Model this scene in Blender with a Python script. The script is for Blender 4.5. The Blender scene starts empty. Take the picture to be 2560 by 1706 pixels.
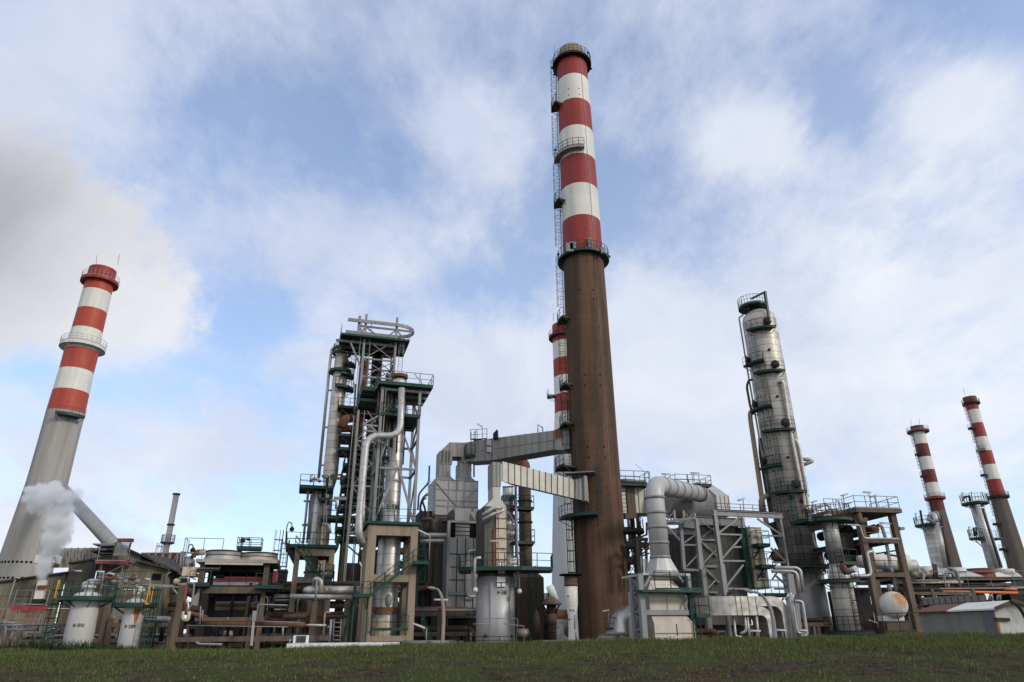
import bpy, bmesh, math, random
import numpy as np
from mathutils import Vector, Matrix, noise as mnoise
R = math.radians
PI = math.pi
random.seed(7)
rng = np.random.default_rng(7)
S = bpy.context.scene
COL = S.collection
V3 = Vector
# ------------------------------------------------------------------ camera
PITCH = R(23.48); ROLL = -0.01018; FPX = 1707.0
cd = bpy.data.cameras.new('camera'); cam = bpy.data.objects.new('camera', cd)
COL.objects.link(cam); S.camera = cam
cd.sensor_width = 36.0; cd.lens = 36.0 * FPX / 2560.0
cd.clip_start = 0.1; cd.clip_end = 6000
FW = V3((0, math.cos(PITCH), math.sin(PITCH)))
U0 = V3((0, -math.sin(PITCH), math.cos(PITCH))); R0 = V3((1, 0, 0))
CR = R0 * math.cos(ROLL) + U0 * math.sin(ROLL)
CU = U0 * math.cos(ROLL) - R0 * math.sin(ROLL)
M = Matrix((CR, CU, -FW)).transposed().to_4x4()
cam.matrix_world = M
# ------------------------------------------------------------------ sun, sky, exposure
SUN_AZ = R(58); SUN_EL = R(27)      # sun stands behind the camera, to its right
sd = V3((math.sin(SUN_AZ) * math.cos(SUN_EL), -math.cos(SUN_AZ) * math.cos(SUN_EL), math.sin(SUN_EL)))
sl = bpy.data.lights.new('sun', 'SUN'); sun = bpy.data.objects.new('sun', sl); COL.objects.link(sun)
sl.energy = 1.2; sl.angle = R(7); sl.color = (1.0, 0.90, 0.76)
sun.rotation_euler = sd.to_track_quat('Z', 'Y').to_euler()
S.cycles.volume_bounces = 4; S.cycles.max_bounces = 10
S.view_settings.view_transform = 'Standard'; S.view_settings.look = 'None'
S.view_settings.exposure = 0.5; S.view_settings.gamma = 1.0
def N(nt, typ, loc=None, **kw):
    n = nt.nodes.new(typ)
    for k, v in kw.items():
        setattr(n, k, v)
    return n
def mathn(nt, op, a, b=None, c=None, clamp=False):
    n = nt.nodes.new('ShaderNodeMath'); n.operation = op; n.use_clamp = clamp
    for i, v in enumerate((a, b, c)):
        if v is None: continue
        if isinstance(v, (int, float)): n.inputs[i].default_value = v
        else: nt.links.new(v, n.inputs[i])
    return n.outputs[0]
def mixc(nt, fac, a, b, mode='MIX'):
    n = nt.nodes.new('ShaderNodeMix'); n.data_type = 'RGBA'; n.blend_type = mode
    for i, v in ((0, fac), (6, a), (7, b)):
        if isinstance(v, (int, float)): n.inputs[i].default_value = v
        elif isinstance(v, (tuple, list)): n.inputs[i].default_value = (*v[:3], 1)
        else: nt.links.new(v, n.inputs[i])
    return n.outputs[2]
def ramp(nt, fac, p0, p1, interp='EASE'):
    n = nt.nodes.new('ShaderNodeMapRange'); n.interpolation_type = 'SMOOTHSTEP' if interp == 'EASE' else 'LINEAR'
    nt.links.new(fac, n.inputs[0]); n.inputs[1].default_value = p0; n.inputs[2].default_value = p1
    return n.outputs[0]
def noisen(nt, vec, scale, det=4, rough=0.55, dist=0.0):
    n = nt.nodes.new('ShaderNodeTexNoise'); n.inputs['Scale'].default_value = scale
    n.inputs['Detail'].default_value = det; n.inputs['Roughness'].default_value = rough
    n.inputs['Distortion'].default_value = dist
    if vec is not None: nt.links.new(vec, n.inputs['Vector'])
    return n.outputs[0]
def mapn(nt, vec, scale=(1, 1, 1), rot=(0, 0, 0), loc=(0, 0, 0)):
    n = nt.nodes.new('ShaderNodeMapping'); nt.links.new(vec, n.inputs[0])
    n.inputs['Scale'].default_value = scale; n.inputs['Rotation'].default_value = rot; n.inputs['Location'].default_value = loc
    return n.outputs[0]
def make_world():
    w = bpy.data.worlds.new('World'); S.world = w; w.use_nodes = True
    nt = w.node_tree; nt.nodes.clear(); L = nt.links.new
    out = N(nt, 'ShaderNodeOutputWorld')
    sky = N(nt, 'ShaderNodeTexSky'); sky.sky_type = 'NISHITA'; sky.sun_disc = False
    sky.sun_elevation = SUN_EL; sky.sun_rotation = PI - SUN_AZ
    sky.air_density = 1.0; sky.dust_density = 0.8; sky.ozone_density = 2.0
    tc = N(nt, 'ShaderNodeTexCoord'); d = tc.outputs['Generated']
    sep = N(nt, 'ShaderNodeSeparateXYZ'); L(d, sep.inputs[0])
    x, y, z = sep.outputs
    ym = mathn(nt, 'MAXIMUM', y, 0.08)
    u = mathn(nt, 'DIVIDE', x, ym); v = mathn(nt, 'DIVIDE', z, ym)
    # cloud layer above: direction divided by height gives layers that thin out towards the horizon
    zz = mathn(nt, 'ADD', mathn(nt, 'MAXIMUM', z, 0.0), 0.32)
    cx = mathn(nt, 'DIVIDE', x, zz); cy = mathn(nt, 'DIVIDE', y, zz)
    cmb = N(nt, 'ShaderNodeCombineXYZ'); L(cx, cmb.inputs[0]); L(cy, cmb.inputs[1])
    P = cmb.outputs[0]
    n1 = noisen(nt, mapn(nt, P, (1.0, 0.8, 1.0), (0, 0, 0.5), (3.1, 1.7, 0)), 1.25, 5, 0.5, 0.3)
    n2 = noisen(nt, mapn(nt, P, (1.0, 0.75, 1), (0, 0, 0.9), (7.3, 4.4, 0)), 3.2, 10, 0.66, 0.2)
    n3 = noisen(nt, mapn(nt, P, (1.0, 0.7, 1), (0, 0, 0.7), (2.3, 8.4, 0)), 9.0, 10, 0.68, 0.15)
    base = mathn(nt, 'ADD', mathn(nt, 'ADD', mathn(nt, 'MULTIPLY', n1, 0.34), mathn(nt, 'MULTIPLY', n2, 0.40)), mathn(nt, 'MULTIPLY', n3, 0.26))
    def blob(u0, v0, su, sv, amp):
        a = mathn(nt, 'DIVIDE', mathn(nt, 'SUBTRACT', u, u0), su)
        b = mathn(nt, 'DIVIDE', mathn(nt, 'SUBTRACT', v, v0), sv)
        q = mathn(nt, 'ADD', mathn(nt, 'MULTIPLY', a, a), mathn(nt, 'MULTIPLY', b, b))
        return mathn(nt, 'MULTIPLY', mathn(nt, 'EXPONENT', mathn(nt, 'MULTIPLY', q, -1.0)), amp)
    acc = base
    for b in BLOBS:
        acc = mathn(nt, 'ADD', acc, blob(*b))
    m = ramp(nt, acc, 0.41, 0.66)
    low = mathn(nt, 'EXPONENT', mathn(nt, 'MULTIPLY', mathn(nt, 'MAXIMUM', z, 0.0), -3.2))   # thicker towards the horizon
    m = mathn(nt, 'MAXIMUM', m, mathn(nt, 'MULTIPLY', low, mathn(nt, 'ADD', mathn(nt, 'MULTIPLY', m, 0.35), 0.50)), clamp=True)
    m = mathn(nt, 'MAXIMUM', m, mathn(nt, 'MULTIPLY', ramp(nt, y, 0.2, -0.25), 0.9))   # the sky behind the viewer is mostly cloud
    m = mathn(nt, 'ADD', mathn(nt, 'MULTIPLY', m, 0.72), 0.25)
    # cumulus bank on the left with a billowing edge
    cv = N(nt, 'ShaderNodeCombineXYZ'); L(u, cv.inputs[0]); L(v, cv.inputs[1])
    bn = noisen(nt, cv.outputs[0], 5.0, 12, 0.67, 0.1)
    bn2 = noisen(nt, mapn(nt, cv.outputs[0], (1, 1, 1), (0, 0, 0), (4, 2, 0)), 4.0, 9, 0.6, 0.4)
    bank = None
    for (u0, v0, su, sv) in BANK:
        q = blob(u0, v0, su, sv, 1.0)
        bank = q if bank is None else mathn(nt, 'MAXIMUM', bank, q)
    bk = mathn(nt, 'ADD', bank, mathn(nt, 'MULTIPLY', mathn(nt, 'SUBTRACT', bn, 0.5), 1.15))
    up = mathn(nt, 'SUBTRACT', 1.0, ramp(nt, v, 0.72, 1.12))
    lowf = ramp(nt, v, 0.33, 0.47)
    bm = mathn(nt, 'MULTIPLY', mathn(nt, 'MULTIPLY', ramp(nt, bk, 0.36, 0.64), up), lowf)
    inner = mathn(nt, 'ADD', blob(-1.0, 0.70, 0.28, 0.25, 1.15), mathn(nt, 'MULTIPLY', mathn(nt, 'SUBTRACT', bn2, 0.5), 0.8), clamp=True)
    bankcol = mixc(nt, inner, (0.72, 0.72, 0.745), (0.38, 0.385, 0.405))
    cs = noisen(nt, mapn(nt, P, (1, 0.8, 1), (0, 0, 0.4), (1.3, 9.4, 0)), 2.6, 9, 0.6, 0.5)
    br = mathn(nt, 'ADD', blob(0.80, 0.62, 0.45, 0.50, 0.32), mathn(nt, 'ADD', mathn(nt, 'MULTIPLY', mathn(nt, 'SUBTRACT', cs, 0.42), 1.3), mathn(nt, 'MULTIPLY', ramp(nt, y, 0.1, -0.5), 0.7)), clamp=True)
    br = mathn(nt, 'ADD', br, mathn(nt, 'MULTIPLY', low, 0.45), clamp=True)
    ccol = mixc(nt, br, (0.50, 0.56, 0.71), (0.86, 0.87, 0.89))
    bg1 = N(nt, 'ShaderNodeBackground'); bg1.inputs[1].default_value = 0.15
    skyc = mixc(nt, 1.0, sky.outputs[0], (0.92, 1.03, 1.14), 'MULTIPLY')
    L(skyc, bg1.inputs[0])
    bg2 = N(nt, 'ShaderNodeBackground'); L(ccol, bg2.inputs[0]); bg2.inputs[1].default_value = 0.84
    bg3 = N(nt, 'ShaderNodeBackground'); L(bankcol, bg3.inputs[0]); bg3.inputs[1].default_value = 0.86
    ms = N(nt, 'ShaderNodeMixShader'); L(m, ms.inputs[0]); L(bg1.outputs[0], ms.inputs[1]); L(bg2.outputs[0], ms.inputs[2])
    ms2 = N(nt, 'ShaderNodeMixShader'); L(mathn(nt, 'MULTIPLY', bm, 0.94), ms2.inputs[0]); L(ms.outputs[0], ms2.inputs[1]); L(bg3.outputs[0], ms2.inputs[2])
    L(ms2.outputs[0], out.inputs[0])
BLOBS = [  # thicker and thinner places in the cloud deck: direction x/y, z/y, widths, amount
    (0.84, 0.90, 0.17, 0.15, 0.20), (0.85, 0.55, 0.35, 0.13, 0.13), (0.35, 0.36, 0.55, 0.14, 0.22), (-0.07, 0.85, 0.12, 0.13, 0.17), (0.45, 0.82, 0.13, 0.11, 0.13),
    (-0.22, 0.61, 0.12, 0.10, 0.15), (-0.38, 0.66, 0.09, 0.07, 0.07), (0.05, 0.38, 0.2, 0.08, 0.08), (0.55, 0.62, 0.12, 0.08, 0.06), (0.68, 0.72, 0.10, 0.06, 0.07),
    (-0.50, 0.92, 0.16, 0.13, -0.07), (0.20, 0.68, 0.13, 0.14, -0.09), (-0.22, 0.78, 0.08, 0.13, -0.07), (0.60, 0.93, 0.10, 0.15, -0.08), (-0.04, 0.52, 0.14, 0.06, -0.06), (-0.45, 0.48, 0.14, 0.10, -0.08),
    (-0.45, 0.27, 0.30, 0.06, 0.14), (-0.70, 0.14, 0.35, 0.07, 0.12), (-0.25, 0.40, 0.16, 0.05, 0.08), (0.2, 1.2, 0.6, 0.15, 0.06), (-0.95, 1.05, 0.25, 0.3, 0.2)]
BANK = [(-1.0, 0.68, 0.32, 0.28), (-0.80, 0.59, 0.25, 0.21), (-0.66, 0.49, 0.18, 0.13)]
make_world()
# ------------------------------------------------------------------ measured layout: pixel -> metres at a known distance
CROPS = dict(s=(0, 0, 1.0), d=(0, 0, 2560 / 2353),
    a1=(0, 1380, 260 / 1568), a16=(2240, 1340, 320 / 1568), a17=(1340, 90, 180 / 941), a18=(1360, 1000, 200 / 896),
    a19=(820, 770, 240 / 1981), a20=(880, 1280, 200 / 1568),
    c1=(0, 1200, 480 / 1487), c2=(430, 1200, 480 / 1487), c3=(700, 780, 480 / 1487), c4=(700, 1200, 480 / 1487),
    c5=(1060, 1030, 480 / 2352), c6=(1060, 1250, 480 / 1882), c7=(1520, 1150, 480 / 1505), c8=(1800, 700, 300 / 855),
    c9=(1880, 1200, 400 / 1493), c10=(2220, 1200, 340 / 1269), c11=(1350, 90, 200 / 514), c12=(0, 620, 330 / 784),
    c13=(1350, 600, 250 / 653), c14=(2240, 960, 320 / 1091))
for _n, _x, _y in (('a2', 200, 1340), ('a3', 440, 1340), ('a4', 680, 1340), ('a5', 720, 1080), ('a6', 820, 820), ('a7', 1040, 1080),
                   ('a8', 980, 1340), ('a9', 1240, 1360), ('a10', 1500, 1160), ('a11', 1500, 1380), ('a12', 1740, 1160),
                   ('a13', 1740, 1380), ('a14', 1980, 1200), ('a15', 1980, 1360)):
    CROPS[_n] = (_x, _y, 280 / 1568)
def ray(c, x, y):
    ox, oy, k = CROPS[c]
    sx = ox + x * k; sy = oy + y * k
    return (FW * FPX + CR * (sx - 1280) + CU * (853 - sy)).normalized()
def P(c, x, y, Y):
    r = ray(c, x, y); return r * (Y / r.y)
def dep(p): return p.dot(FW)
def mpp(c, p): return CROPS[c][2] * dep(p) / FPX     # metres per crop pixel at point p
class Fr:
    """a level frame turned by th about z, with helpers that put a measured pixel on its front / side / level planes"""
    def __init__(s, o, th=R(19)):
        s.o = V3(o); s.th = th
        s.ex = V3((math.cos(th), math.sin(th), 0)); s.ey = V3((-math.sin(th), math.cos(th), 0)); s.ez = V3((0, 0, 1))
    def w(s, x, y, z): return s.o + s.ex * x + s.ey * y + s.ez * z
    def l(s, p):
        q = V3(p) - s.o; return V3((q.dot(s.ex), q.dot(s.ey), q.z))
    def _pl(s, c, x, y, n, d):
        r = ray(c, x, y); return r * ((n.dot(s.o) + d) / n.dot(r))
    def fr(s, c, x, y, d=0.0): return s._pl(c, x, y, s.ey, d)
    def sd(s, c, x, y, d=0.0): return s._pl(c, x, y, s.ex, d)
    def lf(s, c, x, y, d=0.0): return s.l(s.fr(c, x, y, d))
    def ls(s, c, x, y, d=0.0): return s.l(s.sd(c, x, y, d))
GZ = -2.5      # plant yard level, below eye height
# ------------------------------------------------------------------ mesh builder
class MB:
    def __init__(s):
        s.v = []; s.f = []; s.mi = []; s.sm = []; s.uv = []
    def quadface(s, idx, uv=None, mi=0, sm=False):
        s.f.append(idx); s.mi.append(mi); s.sm.append(sm)
        if uv is None:
            uv = [(0, 0)] * len(idx)
        s.uv.append(uv)
    def poly(s, pts, mi=0, uvs=None, sm=False):
        i = len(s.v); s.v += [V3(p) for p in pts]
        if uvs is None:
            p0 = V3(pts[0]); a = V3(pts[1]) - p0
            n = None
            for k in range(2, len(pts)):
                n = a.cross(V3(pts[k]) - p0)
                if n.length > 1e-9: break
            if n is None or n.length < 1e-12: n = V3((0, 0, 1))
            n.normalize()
            if abs(n.z) > 0.9: t = V3((1, 0, 0))
            else: t = V3((0, 0, 1)).cross(n).normalized()
            b = n.cross(t)
            uvs = [(V3(p).dot(t), V3(p).dot(b)) for p in pts]
        s.quadface(list(range(i, i + len(pts))), uvs, mi, sm)
    def hexa(s, p, mi=0):     # p: 4 bottom ccw, 4 top ccw (seen from above)
        for q in ((3, 2, 1, 0), (4, 5, 6, 7), (0, 1, 5, 4), (1, 2, 6, 5), (2, 3, 7, 6), (3, 0, 4, 7)):
            s.poly([p[k] for k in q], mi)
    def box(s, fr, x0, x1, y0, y1, z0, z1, mi=0):
        x0, x1 = min(x0, x1), max(x0, x1); y0, y1 = min(y0, y1), max(y0, y1); z0, z1 = min(z0, z1), max(z0, z1)
        s.hexa([fr.w(x0, y0, z0), fr.w(x1, y0, z0), fr.w(x1, y1, z0), fr.w(x0, y1, z0),
                fr.w(x0, y0, z1), fr.w(x1, y0, z1), fr.w(x1, y1, z1), fr.w(x0, y1, z1)], mi)
    def prism(s, pts, vec, mi=0):
        vec = V3(vec); pts = [V3(p) for p in pts]
        n = V3((0, 0, 0))
        for k in range(len(pts)): n += pts[k].cross(pts[(k + 1) % len(pts)])
        if n.dot(vec) > 0: pts = pts[::-1]
        s.poly(pts, mi); s.poly([p + vec for p in pts][::-1], mi)
        for k in range(len(pts)):
            a, b = pts[k], pts[(k + 1) % len(pts)]
            s.poly([b, a, a + vec, b + vec], mi)
    def beam(s, a, b, w=0.2, h=None, th=R(19), mi=0):
        a = V3(a); b = V3(b); h = h or w
        d = (b - a)
        if d.length < 1e-6: return
        d.normalize()
        if abs(d.z) > 0.98:
            sx = V3((math.cos(th), math.sin(th), 0)); sx = (sx - d * sx.dot(d)).normalized()
        else:
            sx = d.cross(V3((0, 0, 1))).normalized()
        sy = sx.cross(d).normalized()
        c = []
        for p in (a, b):
            c.append([p + sx * (i * w / 2) + sy * (j * h / 2) for i, j in ((-1, -1), (1, -1), (1, 1), (-1, 1))])
        A, B = c
        s.poly(A, mi); s.poly(B[::-1], mi)
        for k in range(4):
            s.poly([A[k], B[k], B[(k + 1) % 4], A[(k + 1) % 4]], mi)
    def ibeam(s, a, b, w=0.25, h=0.4, t=0.03, th=R(19), mi=0):
        a = V3(a); b = V3(b); d = (b - a).normalized()
        if abs(d.z) > 0.98: sx = V3((math.cos(th), math.sin(th), 0))
        else: sx = d.cross(V3((0, 0, 1))).normalized()
        sy = sx.cross(d).normalized()
        for o in (-1, 1):
            q = sy * (o * (h / 2 - t / 2))
            s._bar(a + q, b + q, sx * w / 2, sy * t / 2, mi)
        s._bar(a, b, sx * t / 2, sy * (h / 2 - t), mi)
    def _bar(s, a, b, sx, sy, mi=0):
        A = [a - sx - sy, a + sx - sy, a + sx + sy, a - sx + sy]; B = [b - sx - sy, b + sx - sy, b + sx + sy, b - sx + sy]
        s.poly(A, mi); s.poly(B[::-1], mi)
        for k in range(4): s.poly([A[k], B[k], B[(k + 1) % 4], A[(k + 1) % 4]], mi)
    def tube(s, pts, r, n=8, fil=0.0, mi=0, caps=True, seg=5, sm=True):
        pts = [V3(p) for p in pts]
        if fil > 0 and len(pts) > 2:
            o = [pts[0]]
            for k in range(1, len(pts) - 1):
                a, b, c = pts[k - 1], pts[k], pts[k + 1]
                d1 = (a - b); d2 = (c - b); l1, l2 = d1.length, d2.length
                if l1 < 1e-6 or l2 < 1e-6: continue
                q = min(fil, l1 * 0.48, l2 * 0.48); p1 = b + d1 / l1 * q; p2 = b + d2 / l2 * q
                for i in range(seg + 1):
                    t = i / seg; o.append(p1 * (1 - t) ** 2 + b * 2 * t * (1 - t) + p2 * t * t)
            o.append(pts[-1]); pts = o
        rr = r if isinstance(r, (list, tuple)) else [r] * len(pts)
        t0 = (pts[1] - pts[0]).normalized()
        ref = V3((0, 0, 1)) if abs(t0.z) < 0.9 else V3((1, 0, 0))
        nx = t0.cross(ref).normalized()
        base = len(s.v); ln = 0.0; lens = []
        for k, p in enumerate(pts):
            if k == 0: t = t0
            elif k == len(pts) - 1: t = (pts[k] - pts[k - 1]).normalized()
            else:
                t = ((pts[k] - pts[k - 1]).normalized() + (pts[k + 1] - pts[k]).normalized())
                t = t.normalized() if t.length > 1e-6 else (pts[k] - pts[k - 1]).normalized()
            nx = (nx - t * nx.dot(t)); nx = nx.normalized() if nx.length > 1e-6 else t.orthogonal().normalized()
            ny = t.cross(nx)
            if k: ln += (pts[k] - pts[k - 1]).length
            lens.append(ln)
            for j in range(n):
                a = 2 * PI * j / n
                s.v.append(p + nx * (math.cos(a) * rr[k]) + ny * (math.sin(a) * rr[k]))
        for k in range(len(pts) - 1):
            for j in range(n):
                j2 = (j + 1) % n
                u0 = j / n * 2 * PI * rr[k]; u1 = (j + 1) / n * 2 * PI * rr[k]
                s.quadface([base + k * n + j, base + k * n + j2, base + (k + 1) * n + j2, base + (k + 1) * n + j],
                           [(u0, lens[k]), (u1, lens[k]), (u1, lens[k + 1]), (u0, lens[k + 1])], mi, sm and n > 4)
        if caps:
            s.quadface([base + j for j in range(n)][::-1], None, mi)
            s.quadface([base + (len(pts) - 1) * n + j for j in range(n)], None, mi)
    def lathe(s, c, prof, n=32, a0=0.0, a1=2 * PI, mis=None, caps=(True, True), sm=True, axis=None):
        """prof: list of (radius, height) up a vertical axis through c (or along axis vector)"""
        c = V3(c); full = abs((a1 - a0) - 2 * PI) < 1e-6
        if axis is None: X, Y, Z = V3((1, 0, 0)), V3((0, 1, 0)), V3((0, 0, 1))
        else:
            Z = V3(axis).normalized(); X = Z.orthogonal().normalized() if abs(Z.z) > 0.9 else V3((0, 0, 1)).cross(Z).normalized(); Y = Z.cross(X)
        cols = n if full else n + 1
        base = len(s.v)
        for (r, z) in prof:
            for j in range(cols):
                a = a0 + (a1 - a0) * j / n
                s.v.append(c + X * (r * math.cos(a)) + Y * (r * math.sin(a)) + Z * z)
        d = 0.0; ds = [0.0]
        for k in range(1, len(prof)):
            d += math.hypot(prof[k][0] - prof[k - 1][0], prof[k][1] - prof[k - 1][1]); ds.append(d)
        rm = max(p[0] for p in prof)
        for k in range(len(prof) - 1):
            flat = abs(prof[k + 1][1] - prof[k][1]) < 1e-5
            for j in range(n):
                j2 = (j + 1) % cols
                u0 = (a0 + (a1 - a0) * j / n) * rm; u1 = (a0 + (a1 - a0) * (j + 1) / n) * rm
                s.quadface([base + k * cols + j, base + k * cols + j2, base + (k + 1) * cols + j2, base + (k + 1) * cols + j],
                           [(u0, ds[k]), (u1, ds[k]), (u1, ds[k + 1]), (u0, ds[k + 1])], mis[k] if mis else 0, sm and not flat)
        if full and caps[0] and prof[0][0] > 1e-4: s.quadface([base + j for j in range(cols)][::-1], None, mis[0] if mis else 0)
        if full and caps[1] and prof[-1][0] > 1e-4:
            b = base + (len(prof) - 1) * cols; s.quadface([b + j for j in range(cols)], None, mis[-1] if mis else 0)
    def loft(s, loops, mi=0, caps=True, sm=False):
        n = len(loops[0])
        for k in range(len(loops) - 1):
            A, B = loops[k], loops[k + 1]
            for j in range(n):
                j2 = (j + 1) % n
                s.poly([A[j], A[j2], B[j2], B[j]], mi, sm=sm)
        if caps:
            s.poly(loops[0][::-1], mi); s.poly(loops[-1], mi)
    def sphere(s, c, r, n=12, mi=0, sc=(1, 1, 1)):
        pr = [(max(1e-5, math.sin(PI * k / (n // 2 + 2))) * r, -math.cos(PI * k / (n // 2 + 2)) * r * sc[2]) for k in range(n // 2 + 3)]
        s.lathe(c, pr, n, mis=[mi] * (len(pr) - 1), caps=(False, False))
    # ---- plant fittings
    def rail(s, pts, h=1.1, close=False, sp=1.3, r=0.028, mi=0, mid=True):
        pts = [V3(p) for p in pts]
        if close: pts = pts + [pts[0]]
        up = V3((0, 0, 1))
        for k in range(len(pts) - 1):
            a, b = pts[k], pts[k + 1]; L = (b - a).length
            if L < 1e-4: continue
            s.tube([a + up * h, b + up * h], r, 5, mi=mi, caps=False)
            if mid: s.tube([a + up * h * 0.52, b + up * h * 0.52], r * 0.8, 4, mi=mi, caps=False)
            s._bar(a + up * 0.07, b + up * 0.07, ((b - a).normalized().cross(up)).normalized() * 0.008 if abs((b - a).normalized().z) < 0.95 else V3((0.01, 0, 0)), up * 0.07, mi)
            m = max(1, int(round(L / sp)))
            for i in range(m + (1 if k == len(pts) - 2 and not close else 0)):
                q = a + (b - a) * (i / m); s.tube([q, q + up * h], r * 1.15, 4, mi=mi, caps=False)
    def ladder(s, p, z0, z1, ang, w=0.45, cage=True, mi=0, r=0.03, top=None):
        """vertical ladder, p = wall point, ang = direction away from the wall"""
        o = V3((math.cos(ang), math.sin(ang), 0)); t = V3((-o.y, o.x, 0))
        def q(pp, z): return V3((pp.x, pp.y, z))
        a0 = V3(p) if top is None else V3(p); a1 = V3(p) if top is None else V3(top)
        def at(z):
            f = (z - z0) / max(1e-6, z1 - z0); return q(a0 * (1 - f) + a1 * f, z) + o * 0.2
        for sgn in (-1, 1):
            s.tube([at(z0) + t * sgn * w / 2, at(z1) + t * sgn * w / 2], r, 4, mi=mi, caps=False)
        z = z0 + 0.2
        while z < z1:
            s.tube([at(z) - t * w / 2, at(z) + t * w / 2], r * 0.55, 3, mi=mi, caps=False); z += 0.4
        z = z0 + 1
        while z < z1:
            s.tube([at(z) - o * 0.2, at(z)], r, 4, mi=mi, caps=False); z += 3.0
        if cage and z1 - z0 > 3:
            zb = z0 + 2.2; hoops = []
            z = zb
            while z <= z1 + 0.01:
                pts = [at(z) + t * (math.cos(b) * 0.38) + o * (0.12 + math.sin(b) * 0.62) for b in [PI * i / 6 for i in range(7)]]
                pts = [at(z) + t * w / 2] + pts + [at(z) - t * w / 2]
                s.tube(pts, r * 0.8, 4, mi=mi, caps=False); z += 1.0
            for b in (PI * 0.08, PI * 0.3, PI * 0.5, PI * 0.7, PI * 0.92):
                s.tube([at(zz) + t * (math.cos(b) * 0.38) + o * (0.12 + math.sin(b) * 0.62) for zz in (zb, z1)], r * 0.65, 3, mi=mi, caps=False)
    def ringplat(s, c, r0, r1, z, a0=0.0, a1=2 * PI, t=0.2, n=None, mi=0):
        t *= 0.7
        n = n or max(4, int((a1 - a0) / (2 * PI) * 32)); c = V3((c[0], c[1], 0)); full = abs(a1 - a0 - 2 * PI) < 1e-6
        prof = [(r0, z - t), (r1, z - t), (r1, z), (r0, z), (r0, z - t)]
        s.lathe(c, prof, n, a0, a1, sm=False, caps=(False, False))
        if not full:
            for a in (a0, a1):
                d = V3((math.cos(a), math.sin(a), 0))
                q = [c + d * r + V3((0, 0, h)) for r, h in prof[:4]]
                s.poly(q if a == a0 else q[::-1], mi)
        m = max(2, int((a1 - a0) * r1 / 1.6))
        for i in range(m + (0 if full else 1)):   # brackets under the plate
            a = a0 + (a1 - a0) * (i + (0 if full else 0)) / m
            d = V3((math.cos(a), math.sin(a), 0))
            s.beam(c + d * r0 + V3((0, 0, z - t - (r1 - r0) * 0.5)), c + d * (r1 - 0.08) + V3((0, 0, z - t)), 0.06)
    def ringrail(s, c, r1, z, a0=0.0, a1=2 * PI, h=1.1, n=None, r=0.03, mi=0):
        n = n or max(3, int((a1 - a0) / (2 * PI) * 28)); full = abs(a1 - a0 - 2 * PI) < 1e-6
        pts = [V3((c[0] + r1 * math.cos(a0 + (a1 - a0) * k / n), c[1] + r1 * math.sin(a0 + (a1 - a0) * k / n), z)) for k in range(n + (0 if full else 1))]
        s.rail(pts, h, full, 1.25, r)
    def stairs(s, a, b, w=0.8, mi=0, rails=True, side=None):
        """flight from a (low) to b (high), a/b on the centre line"""
        a = V3(a); b = V3(b); d = V3((b.x - a.x, b.y - a.y, 0)); L = d.length; d.normalize(); t = V3((-d.y, d.x, 0))
        for sg in (-1, 1):
            s._bar(a + t * sg * w / 2, b + t * sg * w / 2, t * 0.02, V3((0, 0, 0.12)), mi)
        n = max(2, int((b.z - a.z) / 0.22))
        for i in range(1, n):
            q = a + (b - a) * (i / n); s._bar(q - t * w / 2, q + t * w / 2, d * 0.12, V3((0, 0, 0.015)), mi)
        if rails:
            for sg in (-1, 1):
                o = t * sg * w / 2
                for hh, rr in ((1.0, 0.03), (0.55, 0.024)):
                    s.tube([a + o + V3((0, 0, hh)), b + o + V3((0, 0, hh))], rr, 5, mi=mi, caps=False)
                m = max(2, int((b - a).length / 1.4))
                for i in range(m + 1):
                    q = a + o + (b - a) * (i / m); s.tube([q, q + V3((0, 0, 1.0))], 0.03, 4, mi=mi, caps=False)
    def build(s, name, mats, parent=None):
        me = bpy.data.meshes.new(name)
        o0 = parent.matrix_basis.translation if parent is not None else V3((0, 0, 0))
        root = parent
        o0 = V3((0, 0, 0))
        while root is not None:
            o0 = o0 + root.location; root = root.parent
        if parent is None:
            xs = [p.x for p in s.v]; ys = [p.y for p in s.v]; zs = [p.z for p in s.v]
            o0 = V3(((min(xs) + max(xs)) / 2, (min(ys) + max(ys)) / 2, min(zs)))
        me.from_pydata([tuple(p - o0) for p in s.v], [], s.f)
        if not isinstance(mats, (list, tuple)): mats = [mats]
        for m in mats: me.materials.append(m)
        me.polygons.foreach_set('material_index', s.mi)
        me.polygons.foreach_set('use_smooth', s.sm)
        ul = me.uv_layers.new(name='UVMap')
        flat = [c for uv in s.uv for p in uv for c in p]
        ul.data.foreach_set('uv', flat)
        me.update()
        ob = bpy.data.objects.new(name, me); COL.objects.link(ob)
        if parent is None: ob.location = o0
        else: ob.parent = parent
        return ob
def tag(o, label, cat, group=None, kind=None):
    if label: o['label'] = label
    if cat: o['category'] = cat
    if group: o['group'] = group
    if kind: o['kind'] = kind
    return o
def thing(name, loc, label, cat, group=None):
    o = bpy.data.objects.new(name, None); COL.objects.link(o); o.location = V3(loc); o.empty_display_size = 0.3
    return tag(o, label, cat, group)
def copy_tree(o, parent=None):
    c = o.copy(); COL.objects.link(c); c.parent = parent
    for ch in [q for q in bpy.data.objects if q.parent == o]: copy_tree(ch, c)
    return c
def prof(c, rows, Y):
    """rows (xl, xr, y) of an upright round body -> its axis x, and (radius, height) pairs"""
    xs = []; pr = []
    for xl, xr, y in rows:
        p = P(c, (xl + xr) / 2, y, Y); r = (xr - xl) / 2 * mpp(c, p)
        q = P(c, (xl + xr) / 2, y, Y - r); xs.append(p.x); pr.append((r, q.z))
    return sum(xs) / len(xs), pr
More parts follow.
